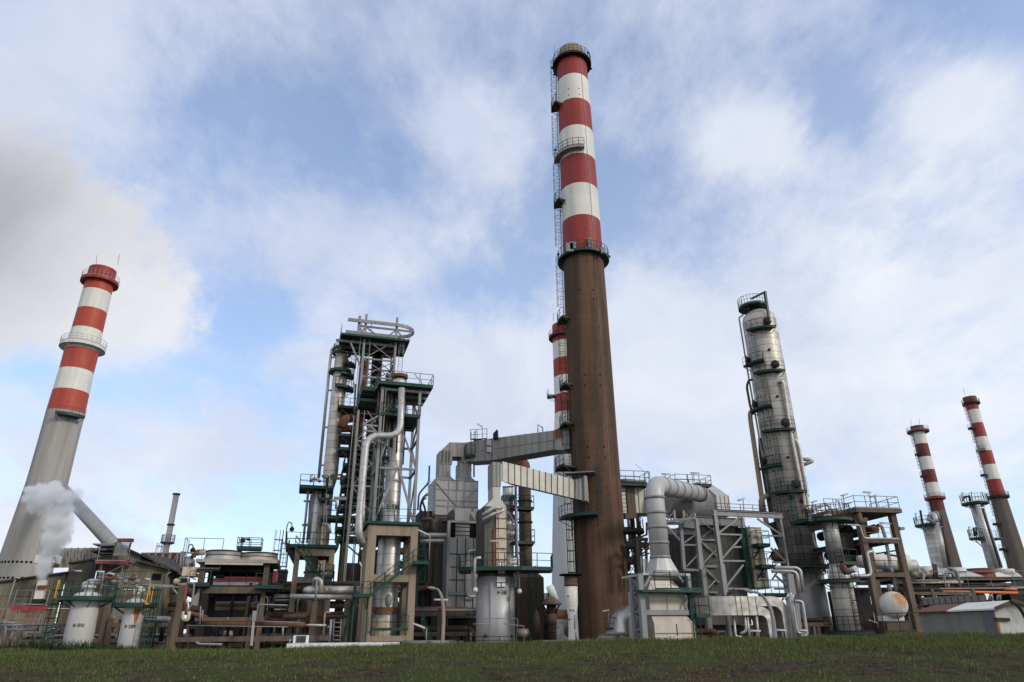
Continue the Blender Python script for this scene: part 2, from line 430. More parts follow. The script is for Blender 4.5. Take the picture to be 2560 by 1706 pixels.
def rz(pr, z):     # radius of a profile at height z
    pr = sorted(pr, key=lambda q: q[1])
    if z <= pr[0][1]:
        (r0, z0), (r1, z1) = pr[0], pr[1]
    else:
        (r0, z0), (r1, z1) = pr[-2], pr[-1]
        for k in range(len(pr) - 1):
            if pr[k][1] <= z <= pr[k + 1][1]: (r0, z0), (r1, z1) = pr[k], pr[k + 1]
    return r0 + (r1 - r0) * (z - z0) / (z1 - z0)
# ------------------------------------------------------------------ materials
def mat(name, c1, c2, c3=None, rough=0.7, metal=0.0, sc=0.7, stretch=0.12, amt=(0.35, 0.7), amt3=(0.58, 0.75), fac3=0.8, brick=None, bcol=(0.8, 1.1), mortar=0.45,
        spot=None, bump=0.0, bsc=20.0, msz=0.02, spec=0.35, fine=0.0, dent=0.0):
    m = bpy.data.materials.new(name); m.use_nodes = True; nt = m.node_tree
    b = nt.nodes['Principled BSDF']; L = nt.links.new
    tc = N(nt, 'ShaderNodeTexCoord'); ob = tc.outputs['Object']
    st = noisen(nt, mapn(nt, ob, (1, 1, stretch)), sc * 3.0, 7, 0.6, 0.2)
    col = mixc(nt, ramp(nt, st, *amt), c1, c2)
    if fine > 0:
        fn = noisen(nt, mapn(nt, ob, (1, 1, 0.5)), sc * 14, 4, 0.7)
        v = mathn(nt, 'ADD', mathn(nt, 'MULTIPLY', mathn(nt, 'SUBTRACT', fn, 0.5), fine * 2), 1.0)
        cv = N(nt, 'ShaderNodeCombineXYZ')
        for i in range(3): L(v, cv.inputs[i])
        col = mixc(nt, 1.0, col, cv.outputs[0], 'MULTIPLY')
    if c3:
        n3 = noisen(nt, mapn(nt, ob, (1, 1, min(1, stretch * 3)), (0, 0, 0), (5, 3, 2)), sc * 1.4, 6, 0.65, 0.3)
        col = mixc(nt, mathn(nt, 'MULTIPLY', ramp(nt, n3, *amt3), fac3), col, c3)
    if brick:
        br = N(nt, 'ShaderNodeTexBrick'); L(tc.outputs['UV'], br.inputs['Vector'])
        br.inputs['Color1'].default_value = (*[bcol[0]] * 3, 1); br.inputs['Color2'].default_value = (*[bcol[1]] * 3, 1)
        br.inputs['Mortar'].default_value = (*[mortar] * 3, 1); br.inputs['Scale'].default_value = 1.0
        br.inputs['Brick Width'].default_value = brick[0]; br.inputs['Row Height'].default_value = brick[1]
        br.inputs['Mortar Size'].default_value = msz; br.inputs['Bias'].default_value = 0.0
        if len(brick) > 2: br.offset = brick[2]
        col = mixc(nt, 1.0, col, br.outputs['Color'], 'MULTIPLY')
    if spot:
        (sx, sy, sz, sr), scol = spot
        vd = N(nt, 'ShaderNodeVectorMath'); vd.operation = 'DISTANCE'; L(ob, vd.inputs[0]); vd.inputs[1].default_value = (sx, sy, sz)
        dn = noisen(nt, ob, 3.0, 5, 0.65)
        q = mathn(nt, 'ADD', mathn(nt, 'DIVIDE', vd.outputs['Value'], sr), mathn(nt, 'MULTIPLY', mathn(nt, 'SUBTRACT', dn, 0.5), 0.9))
        col = mixc(nt, mathn(nt, 'SUBTRACT', 1.0, ramp(nt, q, 0.35, 1.0)), col, scol)
    L(col, b.inputs['Base Color'])
    rn = noisen(nt, ob, sc * 5, 4, 0.6)
    L(mathn(nt, 'ADD', mathn(nt, 'MULTIPLY', mathn(nt, 'SUBTRACT', rn, 0.5), 0.35), rough, clamp=True), b.inputs['Roughness'])
    b.inputs['Metallic'].default_value = metal; b.inputs['Specular IOR Level'].default_value = spec
    if bump > 0 or dent > 0:
        bp = N(nt, 'ShaderNodeBump'); bp.inputs['Strength'].default_value = 0.5; bp.inputs['Distance'].default_value = max(bump, dent)
        h = noisen(nt, ob, bsc if bump > 0 else 1.1, 3 if bump > 0 else 1, 0.6)
        L(h, bp.inputs['Height']); L(bp.outputs[0], b.inputs['Normal'])
    return m
MT = {}
MT['conc_brown'] = mat('brown weathered concrete', (0.128, 0.070, 0.042), (0.066, 0.043, 0.029), (0.088, 0.076, 0.054), 0.9, sc=0.30, stretch=0.07, amt=(0.38, 0.62), amt3=(0.60, 0.74), fac3=0.55, fine=0.3, bump=0.01, brick=(60, 1.6, 0), bcol=(0.93, 1.06), mortar=0.82, msz=0.02)
MT['conc_grey'] = mat('grey concrete', (0.36, 0.35, 0.33), (0.27, 0.26, 0.24), (0.20, 0.17, 0.13), 0.9, sc=0.25, stretch=0.05, amt3=(0.6, 0.85), fac3=0.5, fine=0.08)
MT['conc_white'] = mat('pale concrete', (0.46, 0.47, 0.48), (0.38, 0.39, 0.41), None, 0.9, sc=0.25, stretch=0.05, fine=0.06)
MT['conc_mid'] = mat('brown stained concrete', (0.14, 0.105, 0.075), (0.09, 0.07, 0.052), (0.17, 0.07, 0.035), 0.9, sc=0.7, stretch=0.12, amt3=(0.6, 0.8), fac3=0.7, fine=0.12)
MT['conc_tan'] = mat('tan concrete', (0.30, 0.25, 0.185), (0.215, 0.175, 0.128), (0.20, 0.085, 0.035), 0.9, sc=0.7, stretch=0.1, amt3=(0.64, 0.8), fac3=0.7, fine=0.1)
MT['conc_far'] = mat('grey brown concrete', (0.135, 0.115, 0.092), (0.085, 0.074, 0.06), (0.17, 0.13, 0.09), 0.9, sc=0.2, stretch=0.06, fine=0.12)
MT['conc_dark'] = mat('dark stained concrete', (0.15, 0.115, 0.085), (0.085, 0.065, 0.05), (0.15, 0.06, 0.03), 0.9, sc=0.6, stretch=0.15, amt3=(0.6, 0.8), fac3=0.6, fine=0.12)
MT['white'] = mat('weathered white paint', (0.68, 0.67, 0.62), (0.58, 0.57, 0.52), (0.30, 0.25, 0.19), 0.6, sc=0.35, stretch=0.05, amt3=(0.58, 0.82), fac3=0.6, fine=0.08, brick=(60, 1.6, 0), bcol=(0.95, 1.03), mortar=0.86, msz=0.02)
MT['white_clean'] = mat('white painted wall', (0.74, 0.74, 0.73), (0.66, 0.66, 0.65), None, 0.6, fine=0.04)
MT['red'] = mat('weathered red paint', (0.29, 0.030, 0.024), (0.20, 0.021, 0.020), (0.10, 0.022, 0.018), 0.55, sc=0.4, stretch=0.06, amt3=(0.56, 0.8), fac3=0.7, fine=0.12, brick=(60, 1.6, 0), bcol=(0.92, 1.05), mortar=0.85, msz=0.02)
MT['red_bright'] = mat('red orange paint', (0.40, 0.060, 0.034), (0.33, 0.045, 0.028), (0.25, 0.06, 0.04), 0.55, sc=0.35, stretch=0.06, fine=0.06)
MT['red_dark'] = mat('dark red paint', (0.14, 0.022, 0.022), (0.10, 0.018, 0.018), (0.07, 0.02, 0.02), 0.6, sc=0.4, stretch=0.06)
MT['green'] = mat('dark green paint', (0.008, 0.052, 0.040), (0.006, 0.034, 0.027), (0.05, 0.03, 0.02), 0.5, sc=1.5, stretch=0.5, amt3=(0.62, 0.8), fac3=0.6)
MT['galv'] = mat('grey painted steel', (0.245, 0.25, 0.26), (0.18, 0.185, 0.195), (0.22, 0.15, 0.10), 0.55, 0.15, sc=0.8, amt3=(0.66, 0.82), fac3=0.6)
MT['alu'] = mat('aluminium cladding', (0.50, 0.49, 0.47), (0.38, 0.365, 0.34), (0.24, 0.19, 0.14), 0.48, 0.75, sc=0.5, stretch=0.1, amt3=(0.62, 0.85), fac3=0.5, brick=(4.6, 0.95, 0.37), bcol=(0.84, 1.06), mortar=0.45, msz=0.03, dent=0.04)
MT['alu_old'] = mat('stained aluminium cladding', (0.62, 0.60, 0.56), (0.46, 0.43, 0.385), (0.30, 0.20, 0.12), 0.5, 0.35, sc=0.42, stretch=0.08, amt=(0.3, 0.62), amt3=(0.54, 0.74), fac3=0.7, brick=(5.2, 0.9, 0.41), bcol=(0.74, 1.10), mortar=0.38, msz=0.034, dent=0.05)
MT['alu_duct'] = mat('dented aluminium sheet', (0.47, 0.45, 0.42), (0.38, 0.36, 0.335), (0.30, 0.235, 0.17), 0.40, 0.85, sc=0.4, stretch=0.6, dent=0.12, amt3=(0.6, 0.85), fac3=0.4)
MT['alu_pipe'] = mat('insulated pipe jacket', (0.55, 0.54, 0.52), (0.43, 0.41, 0.39), (0.26, 0.2, 0.15), 0.48, 0.5, sc=1.0, stretch=0.6, amt3=(0.64, 0.85), fac3=0.5, brick=(9.0, 1.6, 0.0), bcol=(0.86, 1.05), mortar=0.5, msz=0.02)
MT['duct'] = mat('grey duct plate', (0.29, 0.285, 0.275), (0.215, 0.21, 0.205), (0.18, 0.15, 0.11), 0.55, 0.35, sc=0.4, stretch=0.12, amt3=(0.58, 0.8), fac3=0.6, fine=0.05)
MT['duct_light'] = mat('pale duct plate', (0.44, 0.425, 0.39), (0.36, 0.345, 0.32), (0.35, 0.25, 0.17), 0.5, 0.3, sc=0.35, stretch=0.15, amt3=(0.62, 0.8), fac3=0.5)
MT['plate_dark'] = mat('dark plate casing', (0.105, 0.098, 0.088), (0.062, 0.058, 0.053), (0.07, 0.05, 0.04), 0.7, 0.2, sc=0.4, stretch=0.08, fine=0.1, brick=(1.6, 4.5, 0.0), bcol=(0.85, 1.1), mortar=0.55, msz=0.03)
MT['furn'] = mat('silver painted furnace plate', (0.33, 0.33, 0.325), (0.25, 0.25, 0.245), (0.24, 0.185, 0.12), 0.5, 0.4, sc=0.4, stretch=0.07, amt3=(0.60, 0.82), fac3=0.6, fine=0.05)
MT['white_pipe'] = mat('pale grey painted duct', (0.45, 0.45, 0.445), (0.39, 0.39, 0.385), (0.33, 0.30, 0.26), 0.45, 0.1, sc=0.4, stretch=0.3, fine=0.03)
MT['casing'] = mat('cream casing plate', (0.50, 0.465, 0.40), (0.42, 0.385, 0.33), (0.36, 0.26, 0.17), 0.5, 0.25, sc=0.45, stretch=0.3, amt3=(0.60, 0.85), fac3=0.55, dent=0.05)
MT['rust'] = mat('rusty steel', (0.17, 0.072, 0.035), (0.10, 0.045, 0.028), (0.26, 0.17, 0.10), 0.85, sc=1.0, stretch=0.4, fine=0.15)
MT['rust_stain'] = mat('rust stained plate', (0.52, 0.46, 0.36), (0.40, 0.26, 0.14), (0.26, 0.10, 0.04), 0.7, sc=0.9, stretch=0.2, amt=(0.4, 0.62), amt3=(0.55, 0.7), fac3=0.9)
MT['rust_white'] = mat('rusted white sheet', (0.42, 0.38, 0.31), (0.34, 0.26, 0.18), (0.22, 0.07, 0.03), 0.8, sc=0.35, stretch=0.2, amt=(0.4, 0.6), amt3=(0.5, 0.6), fac3=0.9)
MT['rust_red'] = mat('red rusted sheet', (0.19, 0.055, 0.03), (0.11, 0.035, 0.025), (0.30, 0.20, 0.13), 0.85, sc=0.4, stretch=0.15, amt3=(0.62, 0.75), fac3=0.7)
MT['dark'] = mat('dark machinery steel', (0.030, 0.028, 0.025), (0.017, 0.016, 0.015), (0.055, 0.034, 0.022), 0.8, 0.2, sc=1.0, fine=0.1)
MT['dark_brown'] = mat('brown stained steel', (0.10, 0.072, 0.048), (0.06, 0.045, 0.032), (0.16, 0.09, 0.05), 0.8, 0.15, sc=0.5, stretch=0.1, fine=0.12)
MT['asb'] = mat('weathered corrugated sheet', (0.235, 0.215, 0.165), (0.155, 0.14, 0.105), (0.10, 0.085, 0.06), 0.9, sc=0.35, stretch=0.1, amt=(0.35, 0.62), amt3=(0.52, 0.72), fac3=0.8, fine=0.1, brick=(40, 2.1, 0), bcol=(0.86, 1.08), mortar=0.5, msz=0.035)
MT['asb_rust'] = mat('rust streaked corrugated sheet', (0.30, 0.235, 0.16), (0.20, 0.155, 0.105), (0.20, 0.085, 0.04), 0.9, sc=0.5, stretch=0.06, amt3=(0.5, 0.66), fac3=0.85, fine=0.1)
MT['corr_grey'] = mat('grey corrugated steel', (0.205, 0.20, 0.185), (0.165, 0.16, 0.15), None, 0.7, 0.1, sc=0.5, stretch=0.08, fine=0.06)
MT['corr_slate'] = mat('slate blue flashing', (0.12, 0.125, 0.135), (0.10, 0.105, 0.115), None, 0.7)
MT['corr_white'] = mat('pale corrugated steel', (0.66, 0.65, 0.60), (0.58, 0.57, 0.52), (0.38, 0.30, 0.2), 0.6, sc=0.3, stretch=0.06, amt3=(0.66, 0.85), fac3=0.5, fine=0.04)
MT['tank_white'] = mat('off white tank paint', (0.60, 0.60, 0.585), (0.52, 0.51, 0.49), (0.40, 0.32, 0.24), 0.5, sc=0.4, stretch=0.05, amt3=(0.66, 0.85), fac3=0.5)
MT['rust_spot'] = mat('orange rust bloom', (0.36, 0.13, 0.035), (0.28, 0.10, 0.03), None, 0.85, sc=2)
MT['yellow'] = mat('yellow paint', (0.55, 0.30, 0.03), (0.45, 0.24, 0.02), (0.2, 0.12, 0.05), 0.6)
MT['orange'] = mat('orange pipe paint', (0.62, 0.16, 0.05), (0.52, 0.12, 0.04), (0.35, 0.1, 0.05), 0.5)
MT['pink_red'] = mat('faded red paint', (0.34, 0.045, 0.065), (0.24, 0.03, 0.045), (0.15, 0.04, 0.04), 0.6)
MT['black'] = mat('black paint', (0.008, 0.008, 0.008), (0.012, 0.012, 0.012), None, 0.95, spec=0.05)
MT['lampwhite'] = mat('lamp diffuser plastic', (0.62, 0.62, 0.60), (0.5, 0.5, 0.48), None, 0.4)
MT['pink_tube'] = mat('orange insulated pipe', (0.42, 0.24, 0.12), (0.33, 0.17, 0.08), None, 0.7)
MT['roof_dark'] = mat('dark roof sheet', (0.07, 0.062, 0.05), (0.045, 0.04, 0.034), (0.10, 0.08, 0.05), 0.9, sc=0.5, stretch=0.6)
MT['wood'] = mat('rusty red roof', (0.16, 0.075, 0.05), (0.12, 0.06, 0.045), None, 0.9, sc=0.6, stretch=0.6)
# ------------------------------------------------------------------ writing built from strokes
GLY = {'0': [(0, 0, 1, 0, 1, 2, 0, 2, 0, 0)], '1': [(0.2, 1.6, 0.6, 2, 0.6, 0)], '2': [(0, 2, 1, 2, 1, 1, 0, 1, 0, 0, 1, 0)],
       '3': [(0, 2, 1, 2, 1, 0, 0, 0), (0.2, 1, 1, 1)], '6': [(1, 2, 0, 2, 0, 0, 1, 0, 1, 1, 0, 1)], '9': [(1, 1, 0, 1, 0, 2, 1, 2, 1, 0, 0, 0)],
       '-': [(0.15, 1, 0.85, 1)], 'D': [(0, 0, 0, 2, 0.7, 2, 1, 1.6, 1, 0.4, 0.7, 0, 0, 0)], 'E': [(1, 0, 0, 0, 0, 2, 1, 2), (0, 1, 0.8, 1)],
       'H': [(0, 0, 0, 2), (1, 0, 1, 2), (0, 1, 1, 1)]}
def text_strokes(m, word, place, h, lw, th=0.012, gap=0.45, wf=0.78):
    """place(u, v) -> (point, outward normal); strokes are thin raised bars"""
    k = h / 2.0; x = 0.0; W = len(word) * (1 + gap) - gap
    for ch in word:
        for st in GLY.get(ch, []):
            q = [((x + st[i] - W / 2) * k * wf, (st[i + 1] - 1) * k) for i in range(0, len(st), 2)]
            for a, b in zip(q, q[1:]):
                pa, na = place(*a); pb, nb = place(*b)
                d = (pb - pa)
                if d.length < 1e-6: continue
                d.normalize(); sx = d.cross(na).normalized()
                m._bar(pa + na * th - d * lw / 2, pb + nb * th + d * lw / 2, sx * lw / 2, na * th)
        x += 1 + gap
# ------------------------------------------------------------------ ground and grass bank
def bank_z(x, y):
    h = [(-12, -2.2), (0, -1.62), (3, -1.52), (6, -1.12), (9, -0.62), (11.5, -0.36), (13.2, -0.18), (14.4, -0.13), (15.8, -0.22), (18, -0.9), (22, -2.2), (25, GZ), (400, GZ)]
    for (y0, z0), (y1, z1) in zip(h, h[1:]):
        if y <= y1:
            t = (y - y0) / (y1 - y0); t = t * t * (3 - 2 * t) * 0.5 + t * 0.5; z = z0 + (z1 - z0) * t; break
    else: z = GZ
    env = max(0.0, min(1.0, (22 - y) / 5)) * max(0.0, min(1.0, (y + 2) / 4))
    if env > 0:
        z += env * (0.07 * mnoise.noise(V3((x * 0.35, y * 0.5, 0))) + 0.05 * mnoise.noise(V3((x * 1.1, y * 1.1, 3))) + 0.03 * mnoise.noise(V3((x * 3.1, y * 3.1, 7))))
        z += env * max(-0.05, min(0.09, 0.008 * x)) * max(0, min(1, (y - 9) / 4))
    return z
def make_bank():
    xs = list(np.linspace(-60, -14, 24)) + list(np.linspace(-13.8, 13.8, 185)) + list(np.linspace(14, 60, 24))
    ys = list(np.linspace(-12, 7, 20)) + list(np.linspace(7.15, 16, 60)) + list(np.linspace(16.5, 26, 14))
    me = bpy.data.meshes.new('grass_bank'); v = [(x, y, bank_z(x, y)) for y in ys for x in xs]
    n = len(xs); f = [(j * n + i, j * n + i + 1, (j + 1) * n + i + 1, (j + 1) * n + i) for j in range(len(ys) - 1) for i in range(n - 1)]
    me.from_pydata(v, [], f); me.polygons.foreach_set('use_smooth', [True] * len(f)); me.update()
    m = bpy.data.materials.new('bank soil and grass'); m.use_nodes = True; nt = m.node_tree; b = nt.nodes['Principled BSDF']
    tc = N(nt, 'ShaderNodeTexCoord'); o = tc.outputs['Object']
    a = noisen(nt, mapn(nt, o, (1, 1.4, 1)), 0.9, 7, 0.65, 0.3); c = noisen(nt, o, 7.0, 6, 0.7); d = noisen(nt, mapn(nt, o, (1, 1, 1), (0, 0, 0), (4, 1, 0)), 26, 4, 0.7)
    soil = mixc(nt, ramp(nt, c, 0.35, 0.65), (0.024, 0.017, 0.012), (0.085, 0.058, 0.040))
    grs = mixc(nt, ramp(nt, d, 0.3, 0.7), (0.030, 0.044, 0.011), (0.075, 0.092, 0.026))
    col = mixc(nt, ramp(nt, a, 0.42, 0.60), soil, grs)
    nt.links.new(col, b.inputs['Base Color']); b.inputs['Roughness'].default_value = 0.95; b.inputs['Specular IOR Level'].default_value = 0.1
    bp = N(nt, 'ShaderNodeBump'); bp.inputs['Distance'].default_value = 0.12; bp.inputs['Strength'].default_value = 0.8
    nt.links.new(mathn(nt, 'ADD', c, mathn(nt, 'MULTIPLY', d, 0.5)), bp.inputs['Height']); nt.links.new(bp.outputs[0], b.inputs['Normal'])
    me.materials.append(m); ob = bpy.data.objects.new('grass_bank', me); COL.objects.link(ob); tag(ob, 'earth bank with patchy grass and bare dark soil', 'bank', kind='structure')
    # plant yard out to the horizon
    g = bpy.data.meshes.new('ground'); Rr = 2500.0
    g.from_pydata([(-Rr, 22.0, GZ - 0.05), (Rr, 22.0, GZ - 0.05), (Rr, Rr, GZ - 0.05), (-Rr, Rr, GZ - 0.05)], [], [(0, 1, 2, 3)])
    g.materials.append(mat('yard gravel and asphalt', (0.085, 0.08, 0.072), (0.055, 0.052, 0.048), (0.11, 0.09, 0.07), 0.95, sc=0.1, stretch=1, fine=0.2))
    ob = bpy.data.objects.new('ground', g); COL.objects.link(ob); tag(ob, 'dark asphalt and gravel yard of the refinery', 'ground', kind='structure')
    g2 = bpy.data.meshes.new('field')
    g2.from_pydata([(-Rr, -600, -2.4), (Rr, -600, -2.4), (Rr, 22.0, -2.62), (-Rr, 22.0, -2.62)], [], [(0, 1, 2, 3)])
    g2.materials.append(m); ob = bpy.data.objects.new('field', g2); COL.objects.link(ob); tag(ob, 'rough grass field in front of the bank', 'field', kind='structure')
make_bank()
def blades(name, label, pts, hs, ws, cols, lean=0.5, cat='grass'):
    n = len(pts); base = np.array(pts); hs = np.array(hs); ws = np.array(ws)
    az = rng.uniform(0, 2 * PI, n); la = rng.uniform(0.1, lean, n); ld = rng.uniform(0, 2 * PI, n)
    w = np.stack([np.cos(az), np.sin(az), np.zeros(n)], 1) * ws[:, None]
    tip = base + np.stack([np.cos(ld) * la * hs, np.sin(ld) * la * hs, hs], 1)
    mid = base + np.stack([np.cos(ld) * la * hs * 0.35, np.sin(ld) * la * hs * 0.35, hs * 0.55], 1)
    v = np.empty((n, 5, 3)); v[:, 0] = base - w; v[:, 1] = base + w; v[:, 2] = mid + w * 0.7; v[:, 3] = mid - w * 0.7; v[:, 4] = tip
    me = bpy.data.meshes.new(name); me.vertices.add(n * 5); me.vertices.foreach_set('co', v.ravel())
    me.loops.add(n * 7); me.polygons.add(n * 2)
    i = np.arange(n)[:, None] * 5
    li = np.concatenate([i + np.array([[0, 1, 2, 3]]), i + np.array([[3, 2, 4]])], 1).ravel()
    me.loops.foreach_set('vertex_index', li.astype(np.int32))
    st = np.stack([np.arange(n) * 7, np.arange(n) * 7 + 4], 1).ravel(); tt = np.tile([4, 3], n)
    me.polygons.foreach_set('loop_start', st.astype(np.int32)); me.polygons.foreach_set('loop_total', tt.astype(np.int32))
    at = me.color_attributes.new('tint', 'FLOAT_COLOR', 'POINT'); c = np.ones((n, 5, 4)); c[:, :, :3] = np.array(cols)[:, None, :]
    at.data.foreach_set('color', c.ravel()); me.update(); me.validate()
    m = bpy.data.materials.get('grass blades')
    if not m:
        m = bpy.data.materials.new('grass blades'); m.use_nodes = True; nt = m.node_tree; b = nt.nodes['Principled BSDF']
        a = N(nt, 'ShaderNodeVertexColor'); a.layer_name = 'tint'; nt.links.new(a.outputs[0], b.inputs['Base Color'])
        b.inputs['Roughness'].default_value = 0.7; b.inputs['Specular IOR Level'].default_value = 0.2
    me.materials.append(m); ob = bpy.data.objects.new(name, me); COL.objects.link(ob); return tag(ob, label, cat, kind='stuff')
def make_grass():
    pts, hs, ws, cols = [], [], [], []
    tries = 0
    while len(pts) < 150000 and tries < 900000:
        tries += 1
        y = random.uniform(8.3, 15.2); x = random.uniform(-0.80 * y - 0.6, 0.80 * y + 0.6)
        a = mnoise.noise(V3((x * 0.9, y * 1.3, 11))) * 0.6 + mnoise.noise(V3((x * 2.6, y * 2.6, 5))) * 0.45
        crest = max(0.0, min(1.0, (y - 11.6 - 0.4 * mnoise.noise(V3((x * 0.5, 0, 2)))) / 1.6))
        dens = max(0.10, 0.16 + 1.15 * a) + crest * 0.9
        if random.random() > dens: continue
        h = random.uniform(0.025, 0.075) * (1.0 + 0.6 * max(0, a)) * (0.8 + 0.35 * crest)
        if random.random() < 0.012: h *= random.uniform(1.6, 2.6)
        k = random.random() - 0.10 * (1 - crest) * (0.5 - a); t = random.uniform(0.6, 1.25)
        if k < 0.13 - 0.07 * crest: c = (0.22 * t, 0.17 * t, 0.09 * t)
        elif k < 0.30 - 0.12 * crest: c = (0.11 * t, 0.08 * t, 0.045 * t)
        elif k < 0.62: c = (0.088 * t, 0.122 * t, 0.028 * t)
        else: c = (0.066 * t, 0.098 * t, 0.022 * t)
        pts.append((x, y, bank_z(x, y) - 0.008)); hs.append(h); ws.append(random.uniform(0.002, 0.0045)); cols.append(c)
    blades('grass', 'short tufted green and straw coloured grass on the bank', pts, hs, ws, cols, 0.9)
    pts, hs, ws, cols = [], [], [], []
    for _ in range(16000):
        y = random.uniform(14.6, 17.8); x = random.uniform(-13.8, -7.3 + 1.4 * mnoise.noise(V3((y, 0, 0))))
        d = mnoise.noise(V3((x * 0.8, y * 0.8, 1)))
        edge = max(0.15, min(1, (-6.6 - x) / 1.6))
        h = random.uniform(0.12, 0.30) * (1 + 0.35 * d) * edge; t = random.uniform(0.6, 1.3)
        pts.append((x, y, bank_z(x, y) - 0.02 )); hs.append(h); ws.append(random.uniform(0.006, 0.014)); cols.append((0.022 * t, 0.040 * t, 0.014 * t))
    blades('weeds', 'dark leafy weeds growing along the left end of the bank crest', pts, hs, ws, cols, 0.45, cat='weeds')
make_grass()
# ------------------------------------------------------------------ chimneys
def chimney(name, label, X, Y, pr, bands, mats, n=48, top=None, foot=GZ):
    """pr (radius, z); bands [(z_from_top_down, material index)] : first entry = top z"""
    t = thing(name, (X, Y, foot), label, 'chimney')
    zt = top if top else bands[0][0]
    zs = sorted({foot, zt} | {b[0] for b in bands} | {foot + (zt - foot) * k / 10 for k in range(10)})
    pp = [(rz(pr, z), z) for z in zs]; mis = []
    for a, b in zip(zs, zs[1:]):
        zm = (a + b) / 2; mi = bands[-1][1]
        for (zb, ib), nx in zip(bands, bands[1:] + [(-1e9, 0)]):
            if zb >= zm > nx[0]: mi = ib
        mis.append(mi)
    m = MB(); m.lathe((X, Y, 0), pp, n, mis=mis, caps=(False, False))
    rt = pp[-1][0]; m.lathe((X, Y, 0), [(rt, zt), (rt * 0.82, zt), (rt * 0.82, zt - 2.0)], n, mis=[mis[-1]] * 2, caps=(False, False))
    m.lathe((X, Y, 0), [(0.001, zt - 2.0), (rt * 0.82, zt - 2.0)], n, mis=[mis[-1]], caps=(False, False))
    m.build('shaft', mats, t)
    return t
def part(t, name, mats, fn, label=None):
    m = MB(); fn(m); o = m.build(name, mats, t)
    if label: o['label'] = label
    return o
def gallery(t, X, Y, pr, z, w, a0=0, a1=2 * PI, matp='green', matr='green', th=0.22, h=1.1, n=None):
    r = rz(pr, z)
    m = MB(); m.ringplat((X, Y), r - 0.02, r + w, z, a0, a1, th, n); o = m.build('platform', MT[matp], t)
    m = MB(); m.ringrail((X, Y), r + w - 0.05, z, a0, a1, h); m.build('railing', MT[matr], o)
    return o
def zf(c, x, y, Y): return P(c, x, y, Y).z
A = R
# --- the tall brown chimney in the middle
Y = 70.0
rows = [(113, 305, 270), (122, 328, 500), (130, 350, 790), (148, 385, 1180), (158, 412, 1500)]
xa, pr = prof('c11', rows, Y)
x2, pr2 = prof('c13', [(166, 430, 330), (182, 462, 760), (200, 490, 1100), (208, 512, 1480)], Y)
x3, pr3 = prof('s', [(1432, 1559, 1400), (1441, 1569, 1520)], Y)
CX = (xa * 5 + x2 * 4 + x3 * 2) / 11; CPR = [(r_ * 1.03, z_) for r_, z_ in pr + pr2 + pr3]
fr_ = lambda y, x=215: zf('c11', x, y, Y - 2.2)
zpl = fr_(1385, 270); ztop = fr_(108)
bz = [(fr_(92), 0), (fr_(232, 205), 1), (fr_(393), 0), (fr_(567, 230), 1), (fr_(752, 240), 0), (fr_(941, 250), 1), (fr_(1147, 265), 0), (zpl + 0.05, 2)]
CH = chimney('chimney', 'tall chimney with brown concrete base and red and white bands on its upper half', CX, Y, CPR, bz, [MT['red'], MT['white'], MT['conc_brown']], 56)
def cap(m):
    r = rz(CPR, ztop) * 0.93; z0 = bz[0][0]
    m.lathe((CX, Y, 0), [(r, z0 - 0.2), (r, z0 + 0.95), (r * 0.96, z0 + 1.55), (r * 0.86, z0 + 2.05), (r * 0.78, z0 + 2.1), (r * 0.78, z0 + 0.2)], 40, caps=(False, False))
part(CH, 'liner_cap', MT['conc_tan'], cap)
gallery(CH, CX, Y, CPR, ztop, 0.62, matp='dark', matr='dark', th=0.35)
gallery(CH, CX, Y, CPR, zpl, 0.68, th=0.3)
gallery(CH, CX, Y, CPR, fr_(722, 200), 0.75, A(172), A(282), 'duct', 'dark', 0.5)
for yy, x, c in ((462, 100, 'c11'), (1082, 125, 'c11'), (532, 160, 'c13'), (962, 175, 'c13')):
    z = zf(c, x, yy, Y - 0.3); gallery(CH, CX, Y, CPR, z, 0.95, A(172), A(214), 'dark_brown', 'dark', 0.25, n=5)
def lad(m):
    zc = [zf('c13', 200, 1490, Y), zf('c13', 180, 985, Y), zf('c13', 165, 560, Y), zpl - 0.4, fr_(1110, 140), fr_(800, 120), fr_(490, 110), ztop - 0.4]
    zc = [9.0] + zc
    for a, b in zip(zc, zc[1:]):
        an = A(188)
        p0 = V3((CX + rz(CPR, a) * math.cos(an), Y + rz(CPR, a) * math.sin(an), 0)); p1 = V3((CX + rz(CPR, b) * math.cos(an), Y + rz(CPR, b) * math.sin(an), 0))
        m.ladder(p0, a + 0.1, b + 1.0, an, 0.5, True, r=0.028, top=p1)
part(CH, 'ladder', MT['dark'], lad)
def lad2(m):
    an = A(196); zz = [2.4, 8.8]
    p0 = V3((CX + rz(CPR, 3) * math.cos(an), Y + rz(CPR, 3) * math.sin(an), 0)); m.ladder(p0, 1.5, zf('c6', 1440, 190, Y), an, 0.6, True, r=0.035)
part(CH, 'ladder', MT['black'], lad2)
def wire(m):
    an = A(298)
    m.tube([V3((CX + (rz(CPR, z) + 0.03) * math.cos(an), Y + (rz(CPR, z) + 0.03) * math.sin(an), z)) for z in np.linspace(14, bz[0][0], 24)], 0.022, 4, caps=False)
part(CH, 'conductor_wire', MT['galv'], wire)
def mast(m):
    p = P('c11', 95, 140, Y - 1); m.tube([p, V3((p.x, p.y, zf('c11', 95, 55, Y - 1)))], 0.03, 4)
part(CH, 'lightning_rod', MT['galv'], mast)
for x, y, w, h in ((190, 1362, 0.8, 1.1), (212, 1352, 0.7, 1.0), (322, 1338, 0.5, 1.5), (405, 1382, 0.5, 0.7)):
    p = P('c11', x, y, Y - 2.5); f = Fr(p, 0); part(CH, 'control_box', MT['galv'], lambda m: m.box(f, -w / 2, w / 2, -0.2, 0.2, -h / 2, h / 2))
